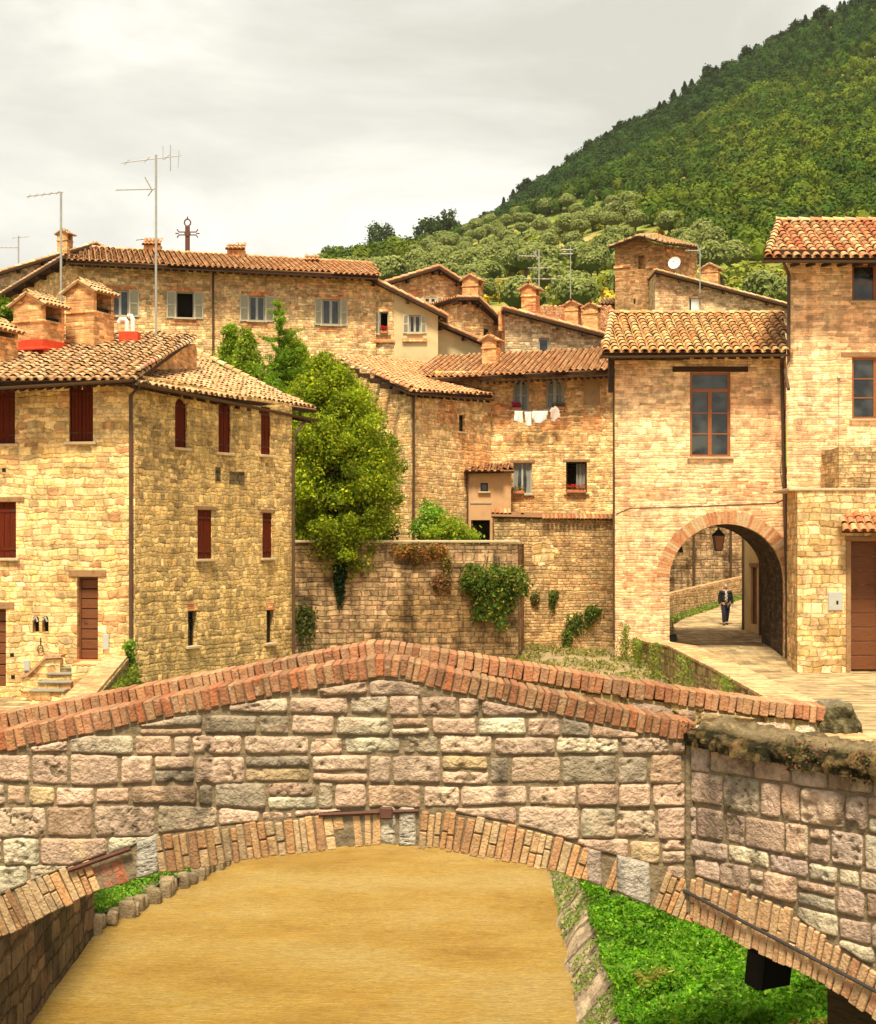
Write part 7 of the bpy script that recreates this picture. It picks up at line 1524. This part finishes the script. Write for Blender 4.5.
# deciduous forest: one mass
def forest(name, label, pts, R0, R1, col, alt, seed, nq=120, leaf=.42, flat=1.1, altp=.35, var=.35):
    r_ = np.random.RandomState(seed); pr_ = [crown_proto(300+i+seed, 1.0, nq, leaf/3.0, flat, nb=1) for i in range(6)]; m = MB()
    for i, (X, Y, Z) in enumerate(pts):
        V, Fc, LV, LQ = pr_[i % 6]; s_ = r_.uniform(R0, R1); a = r_.uniform(0, 6.28); ca, sa = math.cos(a), math.sin(a); Rm = np.array([[ca, -sa, 0], [sa, ca, 0], [0, 0, 1]])*s_; off = np.array([X, Y, Z+s_*.9]); c = np.array(col if r_.rand() > altp+1.2*(float(fbm(np.array(X*.02), np.array(Y*.012), seed, 2))-.5) else alt)*r_.uniform(1-var, 1+var); c = c*(1+.15*(r_.rand(3)-.5))
        m.add(V @ Rm.T+off, Fc, c, uv=np.zeros((len(V), 2))); m.add(LV @ Rm.T+off, LQ, c*(1-.14+.28*r_.rand(len(LQ), 1)), uv=np.zeros((len(LV), 2)))
    o = m.build(name, M['forest'], None, (0, 0, 0)); return tag(o, label, 'forest', kind='stuff')
F1 = []; F2 = []; n = 0; rs = np.random.RandomState(9)
Yc = 210.0
while Yc < 712:
    st_ = 3.0+Yc*.0018; Xc = (330-CX)/F*Yc-8
    while Xc < (1010-CX)/F*Yc+6:
        X = Xc+rs.uniform(-1, 1)*st_*.45; Y = Yc+rs.uniform(-1, 1)*st_*.6; Z = float(hillz(X, Y)); pxx, py = proj(X, Y, Z+3)
        if (not olive_zone(pxx, py) or Y > 535) and py > -60 and pxx > 328:
            q = fbm(np.array(X*.012+3), np.array(Y*.008), 4, 3); dark = Y > 560+120*(q-.5) or q < .40
            (F2 if dark else F1).append((X, Y, Z))
        Xc += st_
    Yc += st_*1.25
print('forest', len(F1), len(F2), 'olives', len(placed), tries)
forest('hill_forest', 'bright green broadleaf forest covering the steep hill', F1, 1.5, 2.9, (.044, .082, .005), (.100, .135, .008), 5)
forest('upper_forest', 'dark green forest along the top of the hill', F2, 1.6, 3.1, (.018, .046, .006), (.032, .070, .007), 6)
# yellow broom and scrub between the olives
S_ = []
for _ in range(4000):
    Y = rs.uniform(125, 380); px = rs.uniform(330, 800); X = (px-CX)/F*Y; 
    if fbm(np.array(X*.035), np.array(Y*.035), 9, 2) > .55 and len(S_) < 700: S_.append((X, Y, float(hillz(X, Y))-.2))
forest('hill_scrub', 'yellow green scrub and broom between the olive trees', S_, .7, 1.5, (.22, .24, .03), (.50, .36, .04), 8, 70, .9, .8, .3)
# skyline conifers and trees at the left foot of the ridge
def sky_tree(kind, X, Y, H_, R_, seed, label, group, name):
    r_ = np.random.RandomState(seed); Z = float(hillz(X, Y))-.5; t = thing(name, label, 'tree', (X, Y, Z), group); m = MB(); m.tube([(X, Y, Z), (X, Y, Z+H_*.9)], [.3, .06], n=5); m.build('trunk', M['bark'], t); n = 900 if kind == 'c' else 2400
    if kind == 'c': f = r_.rand(n)**.8; a = r_.uniform(0, 6.28, n); rr = R_*(1-f)**.8*(.3+.7*r_.rand(n))*(.75+.35*np.sin(f*60)); C_ = np.stack([X+rr*np.cos(a), Y+rr*np.sin(a), Z+H_*(.1+.9*f)], 1)
    else: C_, _k = clump_points(r_, (X, Y, Z+H_*.62), (R_, R_, H_*.36), 24, n//24, R_*.17, .3)
    m = MB(); leaf_quads(m, C_, .55 if kind == 'c' else .5, jit_cols(r_, len(C_), (.022, .042, .012) if kind == 'c' else ((.028, .055, .012) if Y > 650 else (.045, .08, .014)), .3), .2, .6, rs=r_); m.build('crown', M['forest'], t)
rs = np.random.RandomState(4)
for i in range(46):
    px = 470+425*((i+rs.rand())/46)**.9; X = (px-CX)/F*700; cl_ = float(fbm(np.array(px*.035), np.array(2.2), 1, 2))
    sky_tree('c' if rs.rand() < .55 else 'b', X, 700+rs.uniform(-8, 6), rs.uniform(5, 7.5)+11*max(0, cl_-.42), rs.uniform(2.6, 4.2), 400+i, 'dark tree standing on the skyline of the high hill ridge', 'trees along the ridge', 'ridge_tree')
for i, (px, H_, R_, lb_) in enumerate(((378, 15, 5.6, 'round dark tree on the skyline above the long house roof end'), (428, 15, 5.6, 'broad tree right of the lone round tree on the left ridge'), (452, 15, 4.6, 'smaller tree next to the broad one on the left ridge'), (440, 15, 4.8, 'tree wedged between the two broad ridge trees'), (326, 8, 3.0, 'low tree at the leftmost end of the hill skyline'), (402, 8, 4.0, 'low dark tree in the dip of the left ridge'))):
    X = (px-CX)/F*560; sky_tree('b', X, 560, H_+(rs.rand()*1), R_, 500+i, lb_, None, 'skyline_tree')
# ================================================================== LIGHT, SKY, CAMERA
w = bpy.data.worlds.new('World'); sc.world = w; w.use_nodes = True; nt = w.node_tree; nt.nodes.clear()
def N(t, **k):
    nd = nt.nodes.new('ShaderNode'+t)
    for a, b in k.items(): setattr(nd, a, b)
    return nd
out = N('OutputWorld'); sky = N('TexSky', sky_type='NISHITA'); sky.sun_disc = False
EL, AZ = R(62), (-.10, -.995)
sky.sun_elevation = EL; sky.sun_rotation = math.atan2(AZ[0], AZ[1]); sky.altitude = 300; sky.dust_density = 2
b1 = N('Background'); b1.inputs[1].default_value = .06; nt.links.new(sky.outputs[0], b1.inputs[0])
tc = N('TexCoord'); mp = N('Mapping'); mp.inputs['Scale'].default_value = (1, 1, 2.6); nt.links.new(tc.outputs['Generated'], mp.inputs[0])
n1 = N('TexNoise'); n1.inputs['Scale'].default_value = 3.0; n1.inputs['Detail'].default_value = 6; n1.inputs['Roughness'].default_value = .56; n1.inputs['Distortion'].default_value = .4; nt.links.new(mp.outputs[0], n1.inputs['Vector'])
cr = N('ValToRGB'); e = cr.color_ramp.elements; e[0].position = .38; e[0].color = (.45, .44, .385, 1); e[1].position = .62; e[1].color = (.70, .68, .61, 1)
m2 = cr.color_ramp.elements.new(.50); m2.color = (.555, .54, .485, 1); nt.links.new(n1.outputs[0], cr.inputs[0])
b2 = N('Background'); b2.inputs[1].default_value = 1.0; nt.links.new(cr.outputs[0], b2.inputs[0])
mx = N('MixShader'); mx.inputs[0].default_value = .94; nt.links.new(b1.outputs[0], mx.inputs[1]); nt.links.new(b2.outputs[0], mx.inputs[2]); nt.links.new(mx.outputs[0], out.inputs[0])
L = bpy.data.lights.new('sun', 'SUN'); L.energy = 4.4; L.angle = R(12); L.color = (1.0, .885, .65); so = bpy.data.objects.new('sun', L); COL.objects.link(so)
tosun = Vector((AZ[0]*math.cos(EL), AZ[1]*math.cos(EL), math.sin(EL))); so.rotation_euler = tosun.to_track_quat('Z', 'Y').to_euler()
cam = bpy.data.cameras.new('camera'); co = bpy.data.objects.new('camera', cam); COL.objects.link(co); co.location = (0, 0, CZ); co.rotation_euler = (R(90), 0, 0)
cam.sensor_fit = 'HORIZONTAL'; cam.sensor_width = 36; cam.lens = F/876*36; cam.shift_y = (HY-512)/876; cam.clip_end = 6000; cam.clip_start = .1; sc.camera = co
sc.view_settings.view_transform = 'Standard'; sc.view_settings.look = 'None'; sc.view_settings.exposure = .76; sc.view_settings.gamma = 1
hz = MB(); hz.box((-900, -60, -3.6), (1300, 1300, 420))
def haze_mat():
    m = bpy.data.materials.new('haze'); m.use_nodes = True; t = m.node_tree; t.nodes.clear(); o = t.nodes.new('ShaderNodeOutputMaterial'); v = t.nodes.new('ShaderNodeVolumePrincipled')
    v.inputs['Color'].default_value = (.95, .93, .85, 1); v.inputs['Density'].default_value = .00006; t.links.new(v.outputs[0], o.inputs['Volume']); return m
tag(hz.build('haze', haze_mat(), None, (0, 0, 0)), 'thin pale haze softening the wooded hill', kind='stuff')
sc.cycles.max_bounces = 6; sc.cycles.diffuse_bounces = 3
